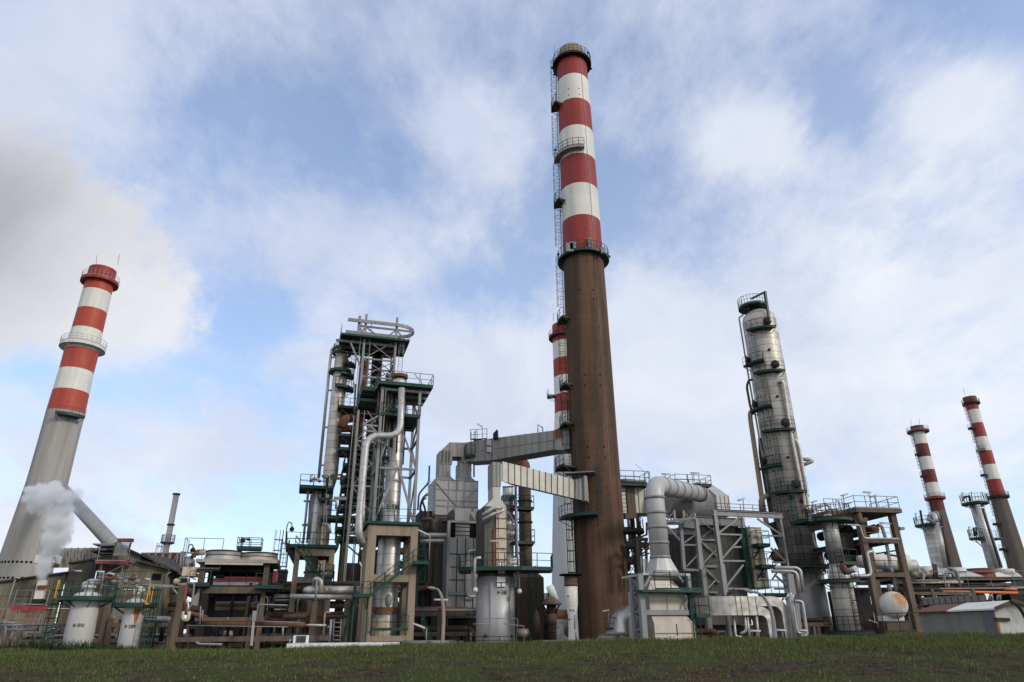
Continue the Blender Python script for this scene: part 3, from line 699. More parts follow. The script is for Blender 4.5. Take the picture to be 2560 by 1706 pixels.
for x, y in ((118, 1405), (445, 1418), (98, 732), (215, 662), (262, 660), (78, 205), (308, 110), (328, 212), (90, 250)):
    part(CH, 'beacon', MT['dark'], lambda m: m.sphere(P('c11', x, y, Y - 1.5 if 120 < x < 300 else Y), 0.16, 8))
if 1:
    for c, x, y in (('c13', 262, 326), ('c13', 348, 326), ('c13', 352, 386), ('c13', 295, 880), ('c13', 392, 880), ('c13', 293, 950), ('c13', 395, 950), ('c13', 310, 1353), ('c13', 418, 1353), ('c13', 318, 1422),
                    ('c13', 425, 1422), ('c11', 182, 340), ('c11', 250, 338), ('c11', 185, 380), ('c11', 253, 378)):
        r = ray(c, x, y); rad = rz(CPR, 30)
        # meet the shaft surface
        Yc = Y - 2.0
        for _ in range(6):
            p = r * (Yc / r.y); rr = rz(CPR, p.z); dx = p.x - CX
            Yc = Y - math.sqrt(max(0.01, rr * rr - dx * dx))
        p = r * (Yc / r.y); n = V3((p.x - CX, p.y - Y, 0)).normalized()
        part(CH, 'vent_hole', MT['black'], lambda m: m.lathe(p - n * 0.05, [(0.09, 0), (0.09, 0.07), (0.01, 0.075)], 8, axis=n))
# smaller lower galleries beside the ducts
o = gallery(CH, CX, Y, CPR, zf('a18', 290, 1310, Y - 1.5), 1.5, A(185), A(262), th=0.25, n=8)
o = gallery(CH, CX, Y, CPR, zf('a18', 190, 760, Y - 1), 1.7, A(178), A(215), 'dark', 'dark', 0.25, n=5)
o = gallery(CH, CX, Y, CPR, zf('a18', 200, 275, Y - 1), 1.1, A(178), A(212), 'dark', 'green', 0.25, n=5)
o = gallery(CH, CX, Y, CPR, zf('c7', 140, 555, Y - 1), 1.9, A(330), A(372), 'dark', 'dark', 0.25, n=5)
def lad_at(an, z0, z1, zr): return part(CH, 'ladder', MT['green'], lambda m: m.ladder((CX + rz(CPR, zr) * math.cos(A(an)), Y + rz(CPR, zr) * math.sin(A(an)), 0), z0, z1, A(an), 0.5, True, r=0.03))
lad_at(266, zf('a18', 500, 1290, Y - 2.5), zf('a18', 500, 735, Y - 2.5), 18); lad_at(192, zf('a18', 260, 560, Y - 1), zf('a18', 260, -20, Y - 1), 24)
# --- the grey and red-banded chimney on the left
YL = 115.0
LX, LPR = prof('c12', [(523, 672, 210), (452, 612, 450), (405, 583, 572), (378, 556, 690), (300, 498, 942), (190, 395, 1330)], YL)
lx2, l2 = prof('c1', [(100, 420, 420)], YL)
LPR = LPR + [(LPR[-1][0] * 1.32, 12.0), (LPR[-1][0] * 1.5, 2.0)]
zl = lambda y, x: zf('c12', x, y, YL - 4)
lb = [(zl(70, 625), 3), (zl(150, 610), 0), (zl(208, 597), 1), (zl(322, 565), 0), (zl(440, 530), 1), (zl(566, 490), 0), (zl(688, 460), 1), (zl(815, 425), 0), (zl(940, 395), 2)]
LC = chimney('chimney', 'red banded chimney with a wide pale grey concrete base behind the steam', LX, YL, LPR, lb, [MT['red_bright'], MT['white'], MT['conc_grey'], MT['red']], 48)
o = gallery(LC, LX, YL, LPR, zl(140, 610), 0.85, matp='red', matr='galv', th=0.8)
o = gallery(LC, LX, YL, LPR, zl(533, 500), 1.0, matp='white', matr='galv', th=0.9)
o = gallery(LC, LX, YL, LPR, zl(973, 470), 1.6, A(285), A(345), th=0.5)
for x, y0, y1 in ((572, 95, 45), (698, 100, 40)):
    part(LC, 'lightning_rod', MT['galv'], lambda m: m.tube([P('c12', x, y0, YL), P('c12', x + 12 if x > 600 else x + 4, y1, YL)], 0.06, 4))
if 1:
    for y, n in ((627, 14), (752, 12)):
        for k in range(n):
            a = A(205 + k * 9); z = zf('c1', 180, y, YL - 5); r = rz(LPR, z)
            d = V3((math.cos(a), math.sin(a), 0)); part(LC, 'vent_hole', MT['black'], lambda m: m.lathe(V3((LX, YL, z)) + d * (r - 0.1), [(0.2, 0), (0.2, 0.13), (0.01, 0.14)], 6, axis=d))
# --- chimney hidden behind the tall one
Yb = 140.0
p = P('c13', 80, 600, Yb); BXc = P('c13', 80 + 82, 600, Yb).x
k = mpp('c13', p)
BPR = [(82 * k, p.z + 8), (82 * k, p.z - 2), (P('c13', 0, 1100, Yb).x * 0 + 88 * mpp('c13', P('c13', 90, 1100, Yb)), P('c13', 90, 1100, Yb).z), (4.6, 12.0), (4.75, -3)]
zb = lambda y: zf('c13', 120, y, Yb - 3)
BC = chimney('chimney', 'red and white banded chimney standing close behind the tall brown chimney', BXc, Yb, BPR,
    [(zb(527), 0), (zb(645), 1), (zb(757), 0), (zb(874), 1), (zb(993), 0), (zb(1112), 1), (zb(1400), 2)], [MT['red'], MT['white'], MT['conc_white']], 40)
gallery(BC, BXc, Yb, BPR, zb(600), 0.85, matp='red_dark', matr='dark', th=0.6)
gallery(BC, BXc, Yb, BPR, zb(990), 1.6, A(165), A(200), 'galv', 'galv', 0.4)
part(BC, 'lightning_rod', MT['galv'], lambda m: m.tube([P('c13', 88, 530, Yb), P('c13', 88, 478, Yb)], 0.06, 4))
# --- the two chimneys far right
def far_chimney(label, rows, Y, bands, crown, mats, galls, lad_rows, rods, red):
    X, pr = prof('c14', rows, Y); zc = lambda x, y: zf('c14', x, y, Y - 2.3)
    b = [(zc(*xy), mi) for xy, mi in bands]
    t = chimney('chimney', label, X, Y, pr, b, mats, 32)
    for x, y, a0, a1, w, mp in galls: gallery(t, X, Y, pr, zc(x, y), w, a0, a1, mp, 'galv' if w > 0.9 else 'dark', 0.7)
    def l(m):
        an = A(183)
        zz = [zc(*q) for q in lad_rows]
        for a, c in zip(zz, zz[1:]):
            P0 = V3((X + rz(pr, a) * math.cos(an), Y + rz(pr, a) * math.sin(an), 0)); P1 = V3((X + rz(pr, c) * math.cos(an), Y + rz(pr, c) * math.sin(an), 0))
            m.ladder(P0, a, c, an, 0.6, True, r=0.045, top=P1)
    part(t, 'ladder', MT['galv'], l)
    for x0, y0, x1, y1 in rods: part(t, 'lightning_rod', MT['galv'], lambda m: m.tube([P('c14', x0, y0, Y), P('c14', x1, y1, Y)], 0.06, 4))
    return t
far_chimney('slim chimney with dark red bands and a wide rim behind the grey column', [(137, 238, 420), (165, 265, 510), (215, 318, 720), (243, 347, 832), (282, 392, 970), (305, 415, 1075), (390, 530, 1500)], 200.0,
    [((172, 345), 0), ((185, 385), 1), ((210, 500), 0), ((235, 612), 1), ((265, 722), 0), ((293, 833), 1), ((325, 950), 0), ((355, 1075), 2)], None, [MT['red_dark'], MT['white'], MT['conc_far']],
    [(180, 385, 0, 2 * PI, 1.2, 'red_dark'), (325, 960, 0, 2 * PI, 0.85, 'red'), (185, 583, A(172), A(212), 0.8, 'dark'), (230, 770, A(172), A(212), 0.8, 'dark')],
    [(390, 1500), (330, 965), (240, 770), (190, 580), (150, 400)], [(130, 365, 126, 310), (200, 345, 196, 300)], 0)
far_chimney('rightmost chimney with three bright red bands above a dark concrete lower half', [(586, 682, 165), (603, 694, 210), (637, 727, 322), (668, 763, 440), (702, 803, 560), (737, 838, 680), (770, 878, 805), (812, 930, 945), (935, 1085, 1400)], 195.0,
    [((617, 95), 3), ((620, 112), 0), ((650, 206), 1), ((680, 320), 0), ((715, 440), 1), ((750, 560), 0), ((785, 678), 1), ((825, 805), 0), ((865, 945), 2)], None, [MT['red'], MT['white'], MT['conc_far'], MT['conc_dark']],
    [(630, 145, 0, 2 * PI, 0.6, 'dark'), (865, 948, 0, 2 * PI, 0.75, 'dark'), (710, 548, A(172), A(240), 0.7, 'galv'), (628, 358, A(172), A(205), 1.3, 'dark'), (745, 760, A(172), A(205), 1.3, 'dark'), (860, 1180, A(172), A(205), 1.3, 'dark'), (925, 1397, A(172), A(205), 1.3, 'dark')],
    [(980, 1550), (925, 1395), (860, 1180), (810, 945), (745, 760), (705, 550), (630, 358), (590, 150)], [(588, 95, 572, 40)], 0)
# ================================================================== centre left: exchanger column, its towers and the columns beside it
TH = R(17)
def PIPE(label, pts, r, m='alu_pipe', n=10, fil=0.0, group=None, name='pipe', flanges=False, cat='pipe'):
    if not isinstance(r, list) and r < 0.6: r *= 0.62
    b = MB(); b.tube(pts, r, n, fil)
    o = b.build(name, MT[m]); return tag(o, label, cat, group)
def tb(t, name, m, pts, r, n=8, fil=0.0, label=None):
    b = MB(); b.tube(pts, r, n, fil); o = b.build(name, MT[m], t)
    if label: o['label'] = label
    return o
def bx(t, name, m, fr, *a, label=None):
    b = MB(); b.box(fr, *a); o = b.build(name, MT[m], t)
    if label: o['label'] = label
    return o
def bm(t, name, m, a, b_, w, h=None, th=TH):
    b = MB(); b.beam(a, b_, w, h, th); return b.build(name, MT[m], t)
def deck(t, f, x0, x1, y0, y1, z, th=0.16, m='green', mr='green', rails='lrfb', h=1.1):
    th *= 0.47
    """steel deck with its toe beam, and a railing part on the named sides (l r f b)"""
    b = MB(); b.box(f, x0, x1, y0, y1, z - 0.04, z)
    for a in ((x0, x1, y0, y0 + 0.09), (x0, x1, y1 - 0.09, y1), (x0, x0 + 0.09, y0 + 0.09, y1 - 0.09), (x1 - 0.09, x1, y0 + 0.09, y1 - 0.09)): b.box(f, *a, z - th - 0.04, z - 0.04)
    k = max(2, int((x1 - x0) / 1.0))
    for i in range(1, k):
        xx = x0 + (x1 - x0) * i / k; b.box(f, xx - 0.03, xx + 0.03, y0 + 0.09, y1 - 0.09, z - 0.14, z - 0.042)
    o = b.build('platform', MT[m], t)
    if rails:
        b = MB(); c = dict(f=((x0, y0), (x1, y0)), r=((x1, y0), (x1, y1)), b=((x1, y1), (x0, y1)), l=((x0, y1), (x0, y0)))
        for s in rails: b.rail([f.w(*c[s][0], z), f.w(*c[s][1], z)], h, r=0.03)
        b.build('railing', MT[mr], o)
    return o
# ---- concrete support tower
FT = Fr(P('c4', 700, 800, 62.0), TH)
lx = lambda x, y, d=0: FT.lf('c4', x, y, d).x
lz = lambda x, y, d=0: FT.lf('c4', x, y, d).z
xl0, xl1 = lx(655, 800), lx(722, 800); xr0, xr1 = lx(997, 800), lx(1052, 800)
pd = 1.05; D = 4.6; zt = lz(850, 352); zb1 = lz(850, 430); zg = GZ - FT.o.z
CT = thing('concrete_tower', FT.w((xl0 + xr1) / 2, D / 2, zg), 'tan concrete tower with rust stains holding up the lettered silver column', 'support tower')
for a, b in ((xl0, xl1), (xr0, xr1)):
    for y in (0, D - pd): bx(CT, 'pillar', 'conc_tan', FT, a, b, y, y + pd, zg, zt)
for z0, z1 in ((zb1, zt - 0.003), (lz(850, 790), lz(850, 733)), (lz(850, 1252), lz(850, 1208))):
    bx(CT, 'beam', 'conc_tan', FT, xl1, xr0, 0.03, 0.75, z0, z1)
    bx(CT, 'beam', 'conc_tan', FT, xl1, xr0, D - 0.75, D - 0.03, z0, z1)
    for a, b in ((xl0, xl1), (xr0, xr1)): bx(CT, 'beam', 'conc_tan', FT, a + 0.03, b - 0.03, pd, D - pd, z0, z1)
deck(CT, FT, xl0 - 0.25, xr1 + 0.2, -0.25, D + 0.3, zt + 0.17, 0.12, rails='lrfb', h=1.25)
z3 = lz(850, 1170)
deck(CT, FT, xl1 + 0.1, xr0 + 0.05, -0.35, 0.02, z3 + 0.1, 0.1, rails='f', h=1.15)
# stair across its face
ST = thing('staircase', FT.w(xl0, -0.6, zg), 'dark green steel staircase climbing across the front of the tan concrete tower', 'staircase')
fl = -1.15
zl0 = lz(640, 895, fl); zu = lz(1095, 640, fl)
xs0, xs1 = lx(575, 890, fl), lx(702, 890, fl); xu0, xu1 = lx(1035, 640, fl), lx(1152, 640, fl)
def st_(m):
    m.stairs(FT.w(xs1, fl + 0.45, zl0), FT.w(xu0, fl + 0.45, zu), 0.85)
part(ST, 'flight', MT['green'], st_)
deck(ST, FT, xs0, xs1, fl, fl + 0.95, zl0, 0.2, rails='lf'); deck(ST, FT, xu0, xu1, fl, fl + 1.3, zu, 0.22, rails='rf')
part(ST, 'flight', MT['green'], lambda m: m.stairs(FT.w((xr1 + xu1) / 2 + 0.05, fl + 1.3, zu), FT.w((xr1 + xu1) / 2 + 0.05, D - 0.4, zt + 0.1), 0.8))
part(ST, 'flight', MT['green'], lambda m: m.stairs(FT.w(xs0 - 0.9, fl + 1.4, zg), FT.w(xs0 + 0.2, fl + 1.4, zl0), 0.7))
for x in (xs0 + 0.08, xs1 - 0.1): bm(ST, 'post', 'green', FT.w(x, fl + 0.9, zg), FT.w(x, fl + 0.9, zl0), 0.12)
bm(ST, 'bracket', 'green', FT.w(xl0 + 0.3, -0.05, zl0 - 1.0), FT.w(xl0 + 0.3, fl + 0.2, zl0 - 0.1), 0.1)
bm(ST, 'bracket', 'green', FT.w(xr1 + 0.2, -0.05, zu - 1.0), FT.w(xu1 - 0.2, fl + 0.3, zu - 0.1), 0.1)
part(ST, 'flight', MT['green'], lambda m: m.stairs(FT.w(xr1 + 2.1, 0.3, zg), FT.w(xr1 + 0.7, 0.3, zg + 3.6), 0.7))
part(ST, 'ladder', MT['green'], lambda m: m.ladder(FT.w(xr1, 0.4, 0), FT.w(0, 0, lz(1060, 1000)).z, FT.w(0, 0, zu).z, TH, 0.5, True))
# ---- the silver exchanger column E-3361
ec = FT.w((xl0 + xr1) / 2, D / 2, 0); EX, EY = ec.x, ec.y
er = lambda c, xa, xb, y: ((xb - xa) / 2 * mpp(c, P(c, (xa + xb) / 2, y, EY)), zf(c, (xa + xb) / 2, y, EY - 1))
rU = er('c4', 824, 952, 240)[0]; rL = er('c4', 764, 940, 600)[0]
zj = zf('c4', 850, 432, EY - 1); ztp = zf('c3', 945, 505, EY)
E = thing('column', (EX, EY, GZ), 'silver clad column lettered with a black number standing inside the tan concrete tower', 'column')
part(E, 'shell', MT['alu'], lambda m: m.lathe((EX, EY, 0), [(rL, GZ), (rL, zj), (rU, zj + 1.0), (rU, ztp - 0.6), (rU * 0.6, ztp - 0.1), (0.02, ztp)], 40, caps=(False, False)))
zr = zf('c4', 830, 985, EY - 1)
part(E, 'base_ring', MT['rust'], lambda m: m.lathe((EX, EY, 0), [(rL, zr - 0.35), (rL + 0.12, zr - 0.35), (rL + 0.12, zr), (rL, zr)], 40, caps=(False, False), sm=False))
part(E, 'base_ring', MT['rust'], lambda m: m.lathe((EX, EY, 0), [(rL, zr - 0.55), (rL + 0.06, zr - 0.55), (rL + 0.06, zr - 0.43), (rL, zr - 0.43)], 40, caps=(False, False), sm=False))
part(E, 'skirt', MT['rust_stain'], lambda m: m.lathe((EX, EY, 0), [(rL + 0.01, GZ), (rL + 0.015, zr - 0.9)], 40, a0=R(180), a1=R(290), caps=(False, False)))
part(E, 'top_rim', MT['rust'], lambda m: m.lathe((EX, EY, 0), [(rU * 1.05, ztp - 0.15), (rU * 1.1, ztp), (rU * 1.1, ztp + 0.16), (rU * 0.9, ztp + 0.22)], 32, caps=(False, True)))
pl = P('c4', 882, 208, EY - rU)
a0_ = math.atan2(pl.y - EY, pl.x - EX)
def place(u, v, r=rU + 0.012):
    a = a0_ + u / rU; n = V3((math.cos(a), math.sin(a), 0)); return V3((EX, EY, pl.z + v)) + n * r, n
part(E, 'lettering', MT['black'], lambda m: text_strokes(m, 'E-3361', place, 0.36, 0.055, gap=0.5, wf=0.82))
part(E, 'lettering_panel', MT['alu'], lambda m: m.lathe((EX, EY, 0), [(rU + 0.004, pl.z - 0.45), (rU + 0.008, pl.z + 0.45)], 10, a0_ - 0.9, a0_ + 0.9, caps=(False, False)))
an = R(205)
part(E, 'ladder', MT['green'], lambda m: m.ladder((EX + rU * math.cos(an), EY + rU * math.sin(an), 0), FT.w(0, 0, zt).z + 0.2, zf('c3', 800, 830, EY - 1), an, 0.5, True, r=0.035))
part(E, 'manhole', MT['galv'], lambda m: m.sphere(P('c4', 840, 935, EY - rL + 0.12), 0.3, 10, sc=(1, 1, 1.9)))
for yy in (800, 1130):
    z = zf('c3', 860, yy, EY); o = part(E, 'platform', MT['green'], lambda m: m.ringplat((EX, EY), rU, rU + 1.0, z, R(170), R(235) if yy > 900 else R(300), 0.2));
    part(o, 'railing', MT['green'], lambda m: m.ringrail((EX, EY), rU + 0.95, z, R(170), R(235) if yy > 900 else R(300)))
# ---- grey steel frame round it
F2 = Fr(FT.w(0, 0, 0), TH)
SF = thing('steel_gantry', FT.w((xl0 + xr1) / 2, D / 2, zt), 'light grey braced steel frame standing on the tan concrete tower around the lettered column', 'steel frame')
px0 = lx(742, 1200 - 1200 + 60, 0.25);
def fp(x, y, d=0.3): return FT.lf('c3', x, y, d)
A0, A1 = fp(735, 1500), fp(792, 600); B0, B1 = fp(1042, 1500), fp(1085, 620)
ax = (A0.x + A1.x) / 2; bx_ = (B0.x + B1.x) / 2; zT = fp(950, 575).z; zB = zt + 0.2; yr = 3.9
for x in (ax, bx_):
    for y in (0.3, yr):
        b = MB(); b.ibeam(FT.w(x, y, zB), FT.w(x, y, zT - 0.25), 0.25, 0.25, 0.03); b.build('post', MT['galv'], SF)
lv = [fp(900, 1215).z, fp(900, 830).z]
bm(SF, 'brace', 'galv', FT.w(ax, 0.3, zB), FT.w((ax + bx_) / 2, 0.3, lv[0]), 0.2); bm(SF, 'brace', 'galv', FT.w(bx_, 0.3, zB), FT.w((ax + bx_) / 2 + 0.2, 0.3, lv[0]), 0.2)
bm(SF, 'beam', 'galv', FT.w(ax, 0.3, lv[0]), FT.w(bx_, 0.3, lv[0]), 0.2);
for z in (lv[0], (lv[0] + lv[1]) / 2 + 0.5, lv[1]):
    for x in (ax, bx_): bm(SF, 'beam', 'galv', FT.w(x, 0.3, z), FT.w(x, yr, z), 0.2)
    bm(SF, 'beam', 'galv', FT.w(ax, yr, z), FT.w(bx_, yr, z), 0.2)
for x in (ax, bx_):
    zs_ = [zB, lv[0], (lv[0] + lv[1]) / 2 + 0.5, lv[1], zT - 0.5]
    for k in range(4): bm(SF, 'brace', 'galv', FT.w(x, 0.3 if k % 2 else yr, zs_[k]), FT.w(x, yr if k % 2 else 0.3, zs_[k + 1]), 0.14)
bm(SF, 'brace', 'galv', FT.w(ax, 0.3, lv[0]), FT.w(ax + 0.9, 0.3, lv[0] + 3.2), 0.15); bm(SF, 'brace', 'galv', FT.w(bx_, 0.3, lv[0]), FT.w(bx_ - 1.3, 0.3, lv[1] - 1.6), 0.15)
e1 = fp(1185, 585, -0.4).x; e0 = fp(765, 550, -0.4).x
deck(SF, FT, e0, e1, -0.4, 5.6, zT, 0.3, h=1.2)
for y in (0.3, 2.1, yr): bm(SF, 'beam', 'galv', FT.w(ax - 0.2, y, zT - 0.46), FT.w(e1 - 0.2, y, zT - 0.46), 0.16, 0.25)
deck(SF, FT, ax, bx_ + 0.1, 0.0, 4.4, fp(900, 800).z + 0.0, 0.25, h=1.1)
deck(SF, FT, ax - 2.0, ax - 0.2, 1.8, 4.8, fp(720, 690, 2.0).z, 0.25, h=1.1); deck(SF, FT, ax - 1.8, ax - 0.1, 2.2, 4.8, fp(710, 610, 2.0).z + 0.2, 0.22, h=1.1)
for (a, b) in (((640, 872), (765, 805)), ((640, 875), (765, 885)), ((700, 885), (745, 930)), ((640, 915), (760, 935))): bm(SF, 'bracket', 'galv', FT.fr('c3', *a, 0.4), FT.fr('c3', *b, 0.4), 0.15)
for x in (ax - 0.5,): tb(SF, 'riser', 'galv', [FT.w(x + 0.8, 0.1, zB), FT.w(x + 0.8, 0.1, zT - 0.4)], 0.05, 6)
for k, (x, y, r, m_) in enumerate(((-0.6, 1.4, 0.12, 'dark_brown'), (0.3, 1.0, 0.09, 'rust'), (0.9, 1.6, 0.14, 'dark'), (1.4, 1.2, 0.08, 'dark_brown'), (2.2, 2.6, 0.16, 'dark'))):
    tb(SF, 'riser', m_, [FT.w(x + 0.3, y, lv[1] - 1.0 - k * 0.7), FT.w(x + 0.3, y, zT - 0.3)], r, 8)
# ---- the big silver pipe that steps down beside it
yp = lambda c, x, y, d=-0.9: FT.fr(c, x, y, d)
pts = [yp('c3', 943, 592), yp('c3', 930, 962), yp('c3', 672, 958), yp('c3', 615, 1568), yp('c4', 612, 440), FT.fr('c4', 640, 492, 0.2)]
BP = thing('pipe', pts[3], 'fat silver pipe with two bends running down beside the lettered column', 'pipe')
tb(BP, 'pipe_run', 'alu_pipe', pts, 0.31, 16, 1.2)
tb(BP, 'pipe_run', 'alu_pipe', [yp('c3', 655, 1120, -0.3), yp('c3', 640, 1568, -0.3), yp('c4', 637, 330, -0.3)], 0.2, 10)
# ---- lattice tower with the loop rail on top
YT = 78.0
FL = Fr(P('c3', 640, 600, YT), TH)
g3 = lambda x, y, d=0.0: FL.lf('c3', x, y, d)
xa_ = (g3(650, 260).x + g3(605, 800).x) / 2; xb_ = (g3(893, 260).x + g3(883, 470).x) / 2; dp = 3.6
zt_ = g3(760, 175).z; zg_ = GZ - FL.o.z
LT = thing('lattice_tower', FL.w((xa_ + xb_) / 2, dp / 2, zg_), 'tall cross braced grey lattice tower carrying a long green deck with a curved hoist rail', 'lattice tower')
for x in (xa_, xb_):
    for y in (0, dp): bm(LT, 'leg', 'galv' if y == 0 else 'galv', FL.w(x, y, zg_), FL.w(x, y, zt_ + 2.6 if y == 0 else zt_ - 0.3), 0.27 if y == 0 else 0.24)
lvl = [zt_ - 0.6, g3(760, 372).z, g3(760, 512).z, g3(700, 650).z - 0.5]
while lvl[-1] > zg_ + 4: lvl.append(lvl[-1] - 5.2)
for k, z in enumerate(lvl):
    bm(LT, 'girt', 'galv', FL.w(xa_, 0, z), FL.w(xb_, 0, z), 0.18); bm(LT, 'girt', 'galv', FL.w(xa_, dp, z), FL.w(xb_, dp, z), 0.16)
    for x in (xa_, xb_): bm(LT, 'girt', 'galv', FL.w(x, 0, z), FL.w(x, dp, z), 0.16)
for k in range(len(lvl) - 1):
    z0, z1 = lvl[k], lvl[k + 1]
    if k > 5: break
    for y in (0.02, dp - 0.02):
        bm(LT, 'brace', 'galv', FL.w(xa_, y, z0), FL.w(xb_, y, z1), 0.09); bm(LT, 'brace', 'galv', FL.w(xa_, y + 0.13, z1), FL.w(xb_, y + 0.13, z0), 0.09)
    for x in (xa_ + 0.02, xb_ - 0.02): bm(LT, 'brace', 'galv', FL.w(x, 0, z0 if k % 2 else z1), FL.w(x, dp, z1 if k % 2 else z0), 0.12)
q0 = FL.lf('a19', 275, 500, -0.9); q1 = FL.lf('a19', 1690, 665, -0.9)
deck(LT, FL, q0.x, q1.x, -0.9, 4.6, (q0.z + q1.z) / 2, 0.42, mr='galv', rails='lrb', h=1.2)
zd = (q0.z + q1.z) / 2
for y in (0.3, 2.2, 4.2): bm(LT, 'beam', 'galv', FL.w(q0.x - 0.5, y, zd - 0.6), FL.w(q1.x - 1.5, y, zd - 0.6), 0.2, 0.3)
bm(LT, 'brace', 'galv', FL.w(q0.x + 1.2, 0.1, zd - 0.7), FL.w(xa_, 0.1, zd - 4.2), 0.2)
r0_ = FL.lf('a19', 410, 240, -0.4); r1_ = FL.lf('a19', 1440, 355, -0.4); zr_ = (r0_.z + r1_.z) / 2
ra = 1.9
rp = [FL.w(r0_.x, -0.4, zr_), FL.w(r1_.x, -0.4, zr_)] + [FL.w(r1_.x + math.sin(a) * 2.3, -0.4 + ra * (1 - math.cos(a)), zr_) for a in [PI * i / 12 for i in range(1, 13)]] + [FL.w(r0_.x, -0.4 + 2 * ra, zr_)]
def mono(m):
    for a, b in zip(rp, rp[1:]): m.beam(a, b, 0.16, 0.42)
part(LT, 'hoist_rail', MT['galv'], mono)
for x in (q0.x + 2.1, ):
    bm(LT, 'hanger_post', 'galv', FL.w(x, 0.0, zd), FL.w(x, 0.0, zr_ + 0.8), 0.34)
zm = FL.lf('a19', 1000, 410, 0).z
bm(LT, 'girt', 'galv', FL.w(q0.x + 2.1, 0, zm), FL.w(r1_.x + 2.2, 0, zm), 0.2); bm(LT, 'girt', 'galv', FL.w(q0.x + 2.1, 3.4, zm), FL.w(r1_.x + 2.0, 3.4, zm), 0.2)
for (xs, xe) in ((q0.x + 2.1, xa_), (xa_, (xa_ + xb_) / 2 + 0.3), (xb_, (xa_ + xb_) / 2 + 0.3), (xb_, r1_.x + 1.4)):
    bm(LT, 'brace', 'galv', FL.w(xs, 0.05, zm), FL.w(xe, 0.05, zd), 0.15)
bm(LT, 'brace', 'galv', FL.w(q0.x + 2.1, 0.05, zd), FL.w(xa_, 0.05, zm), 0.15)
pz = FL.w(xb_ + 0.75, 0.4, 0)
part(LT, 'ladder', MT['galv'], lambda m: m.ladder(pz, FL.o.z + g3(915, 455).z, FL.o.z + zd - 0.2, R(-70), 0.5, True, r=0.035))
tb(LT, 'riser', 'galv', [FL.w(xa_ + 0.7, -0.2, zg_ + 9), FL.w(xa_ + 0.7, -0.2, zr_ + 0.4)], 0.05, 6); tb(LT, 'riser', 'galv', [FL.w(xa_ - 0.5, -0.2, zg_ + 9), FL.w(xa_ - 0.5, -0.2, zr_ + 0.4)], 0.05, 6)
tb(LT, 'riser', 'dark_brown', [P('c3', 585, 560, YT - 1), P('c3', 578, 720, YT - 1), P('c3', 575, 800, YT - 1)], 0.12, 8)
# ---- dark multi-storey equipment structure below and behind
YD = 79.0
FD = Fr(P('a5', 800, 1200, YD), TH)
d5 = lambda x, y, d=0.0: FD.lf('a5', x, y, d)
DS = thing('equipment_structure', FD.w(1.2, 2, GZ - FD.o.z), 'dark rusty equipment structure with stacked green platforms between the tall columns', 'structure')
xs_ = [d5(880, 500).x, d5(1120, 500).x + 1.2]
zt5 = d5(880, -1050 + 500).z
ztop5 = FD.lf('c3', 585, 860).z
for x in xs_:
    for y in (0.0, 4.0): bm(DS, 'post', 'dark_brown', FD.w(x, y, GZ - FD.o.z), FD.w(x, y, ztop5), 0.42)
tb(DS, 'riser', 'dark_brown', [FD.fr('a5', 935, 0, -0.4), FD.fr('a5', 830, 1420, -0.4), FD.fr('a5', 900, 1425, -0.4), FD.fr('a5', 905, 1230, -0.4)], 0.09, 8, 0.3)
tb(DS, 'riser', 'galv', [FD.fr('a5', 960, 150, -0.3), FD.fr('a5', 860, 1320, -0.3)], 0.15, 8)
levels = [(-330, 700, 60), (60, 720, 80), (250, 715, 80), (470, 790, 90), (645, 755, 90), (770, 760, 90), (930, 740, 90), (1060, 730, 90), (1200, 700, 90), (1360, 680, 100), (1490, 680, 100)]
for k, (yy, xx, dd) in enumerate(levels):
    z = d5(850, yy).z; x0 = d5(xx, yy).x
    deck(DS, FD, x0, xs_[0] + (1.0 if k % 2 else 3.2), -0.6, 3.5, z, 0.3, 'green' if k % 3 else 'dark', 'green' if k % 2 else 'dark', 'lf', 1.1)
    bm(DS, 'bracket', 'dark', FD.w(x0 + 0.2, -0.3, z - 0.2), FD.w(xs_[0], -0.3, z - 1.5), 0.16)
    bm(DS, 'beam', 'dark_brown', FD.w(xs_[0], 0, z - 0.45), FD.w(xs_[1], 0, z - 0.45), 0.25, 0.35)
    if k % 2 == 0: bm(DS, 'brace', 'dark', FD.w(xs_[0], 0.05, z - 0.5), FD.w(xs_[1], 0.05, z - 3.0), 0.15)
for k, (x, y, z0, z1, r, m_) in enumerate(((0.5, 1.8, 2, 9.0, 0.9, 'dark'), (3.0, 2.4, 3, 16, 0.85, 'dark'), (2.0, 1.0, -3, 14, 0.3, 'dark_brown'), (3.6, 0.8, -3, 18, 0.25, 'dark'), (0.9, 1.2, 9, 20, 0.35, 'rust'), (2.4, 3.4, 8, 23, 0.7, 'dark'))):
    b = MB(); x += xs_[0]; b.lathe(FD.w(x, y, 0), [(0.02, z0 - FD.o.z * 0 - r * 0.5), (r, z0), (r, z1), (0.02, z1 + r * 0.5)], 14, caps=(False, False)); b.build('vessel' if r > 0.5 else 'riser', MT[m_], DS)
for (yy, x0, x1, r, m_) in ((290, 690, 900, 0.5, 'rust'), (-500, 0, 0, 0, ''),):
    if r: tb(DS, 'elbow_pipe', m_, [FD.fr('c3', 480, 900, -0.2), FD.fr('c3', 500, 830, -0.2), FD.fr('c3', 575, 820, 0.5)], 0.55, 12, 0.9); tb(DS, 'elbow_pipe', m_, [FD.fr('c3', 470, 905, -0.1), FD.fr('c3', 560, 905, 0.5)], 0.45, 12)
part(DS, 'davit', MT['dark_brown'], lambda m: (m.beam(FD.fr('a5', 590, 650, -0.8), FD.fr('a5', 790, 655, -0.8), 0.14, 0.3), m.beam(FD.fr('a5', 590, 612, -0.8), FD.fr('a5', 770, 598, -0.8), 0.12, 0.2)))
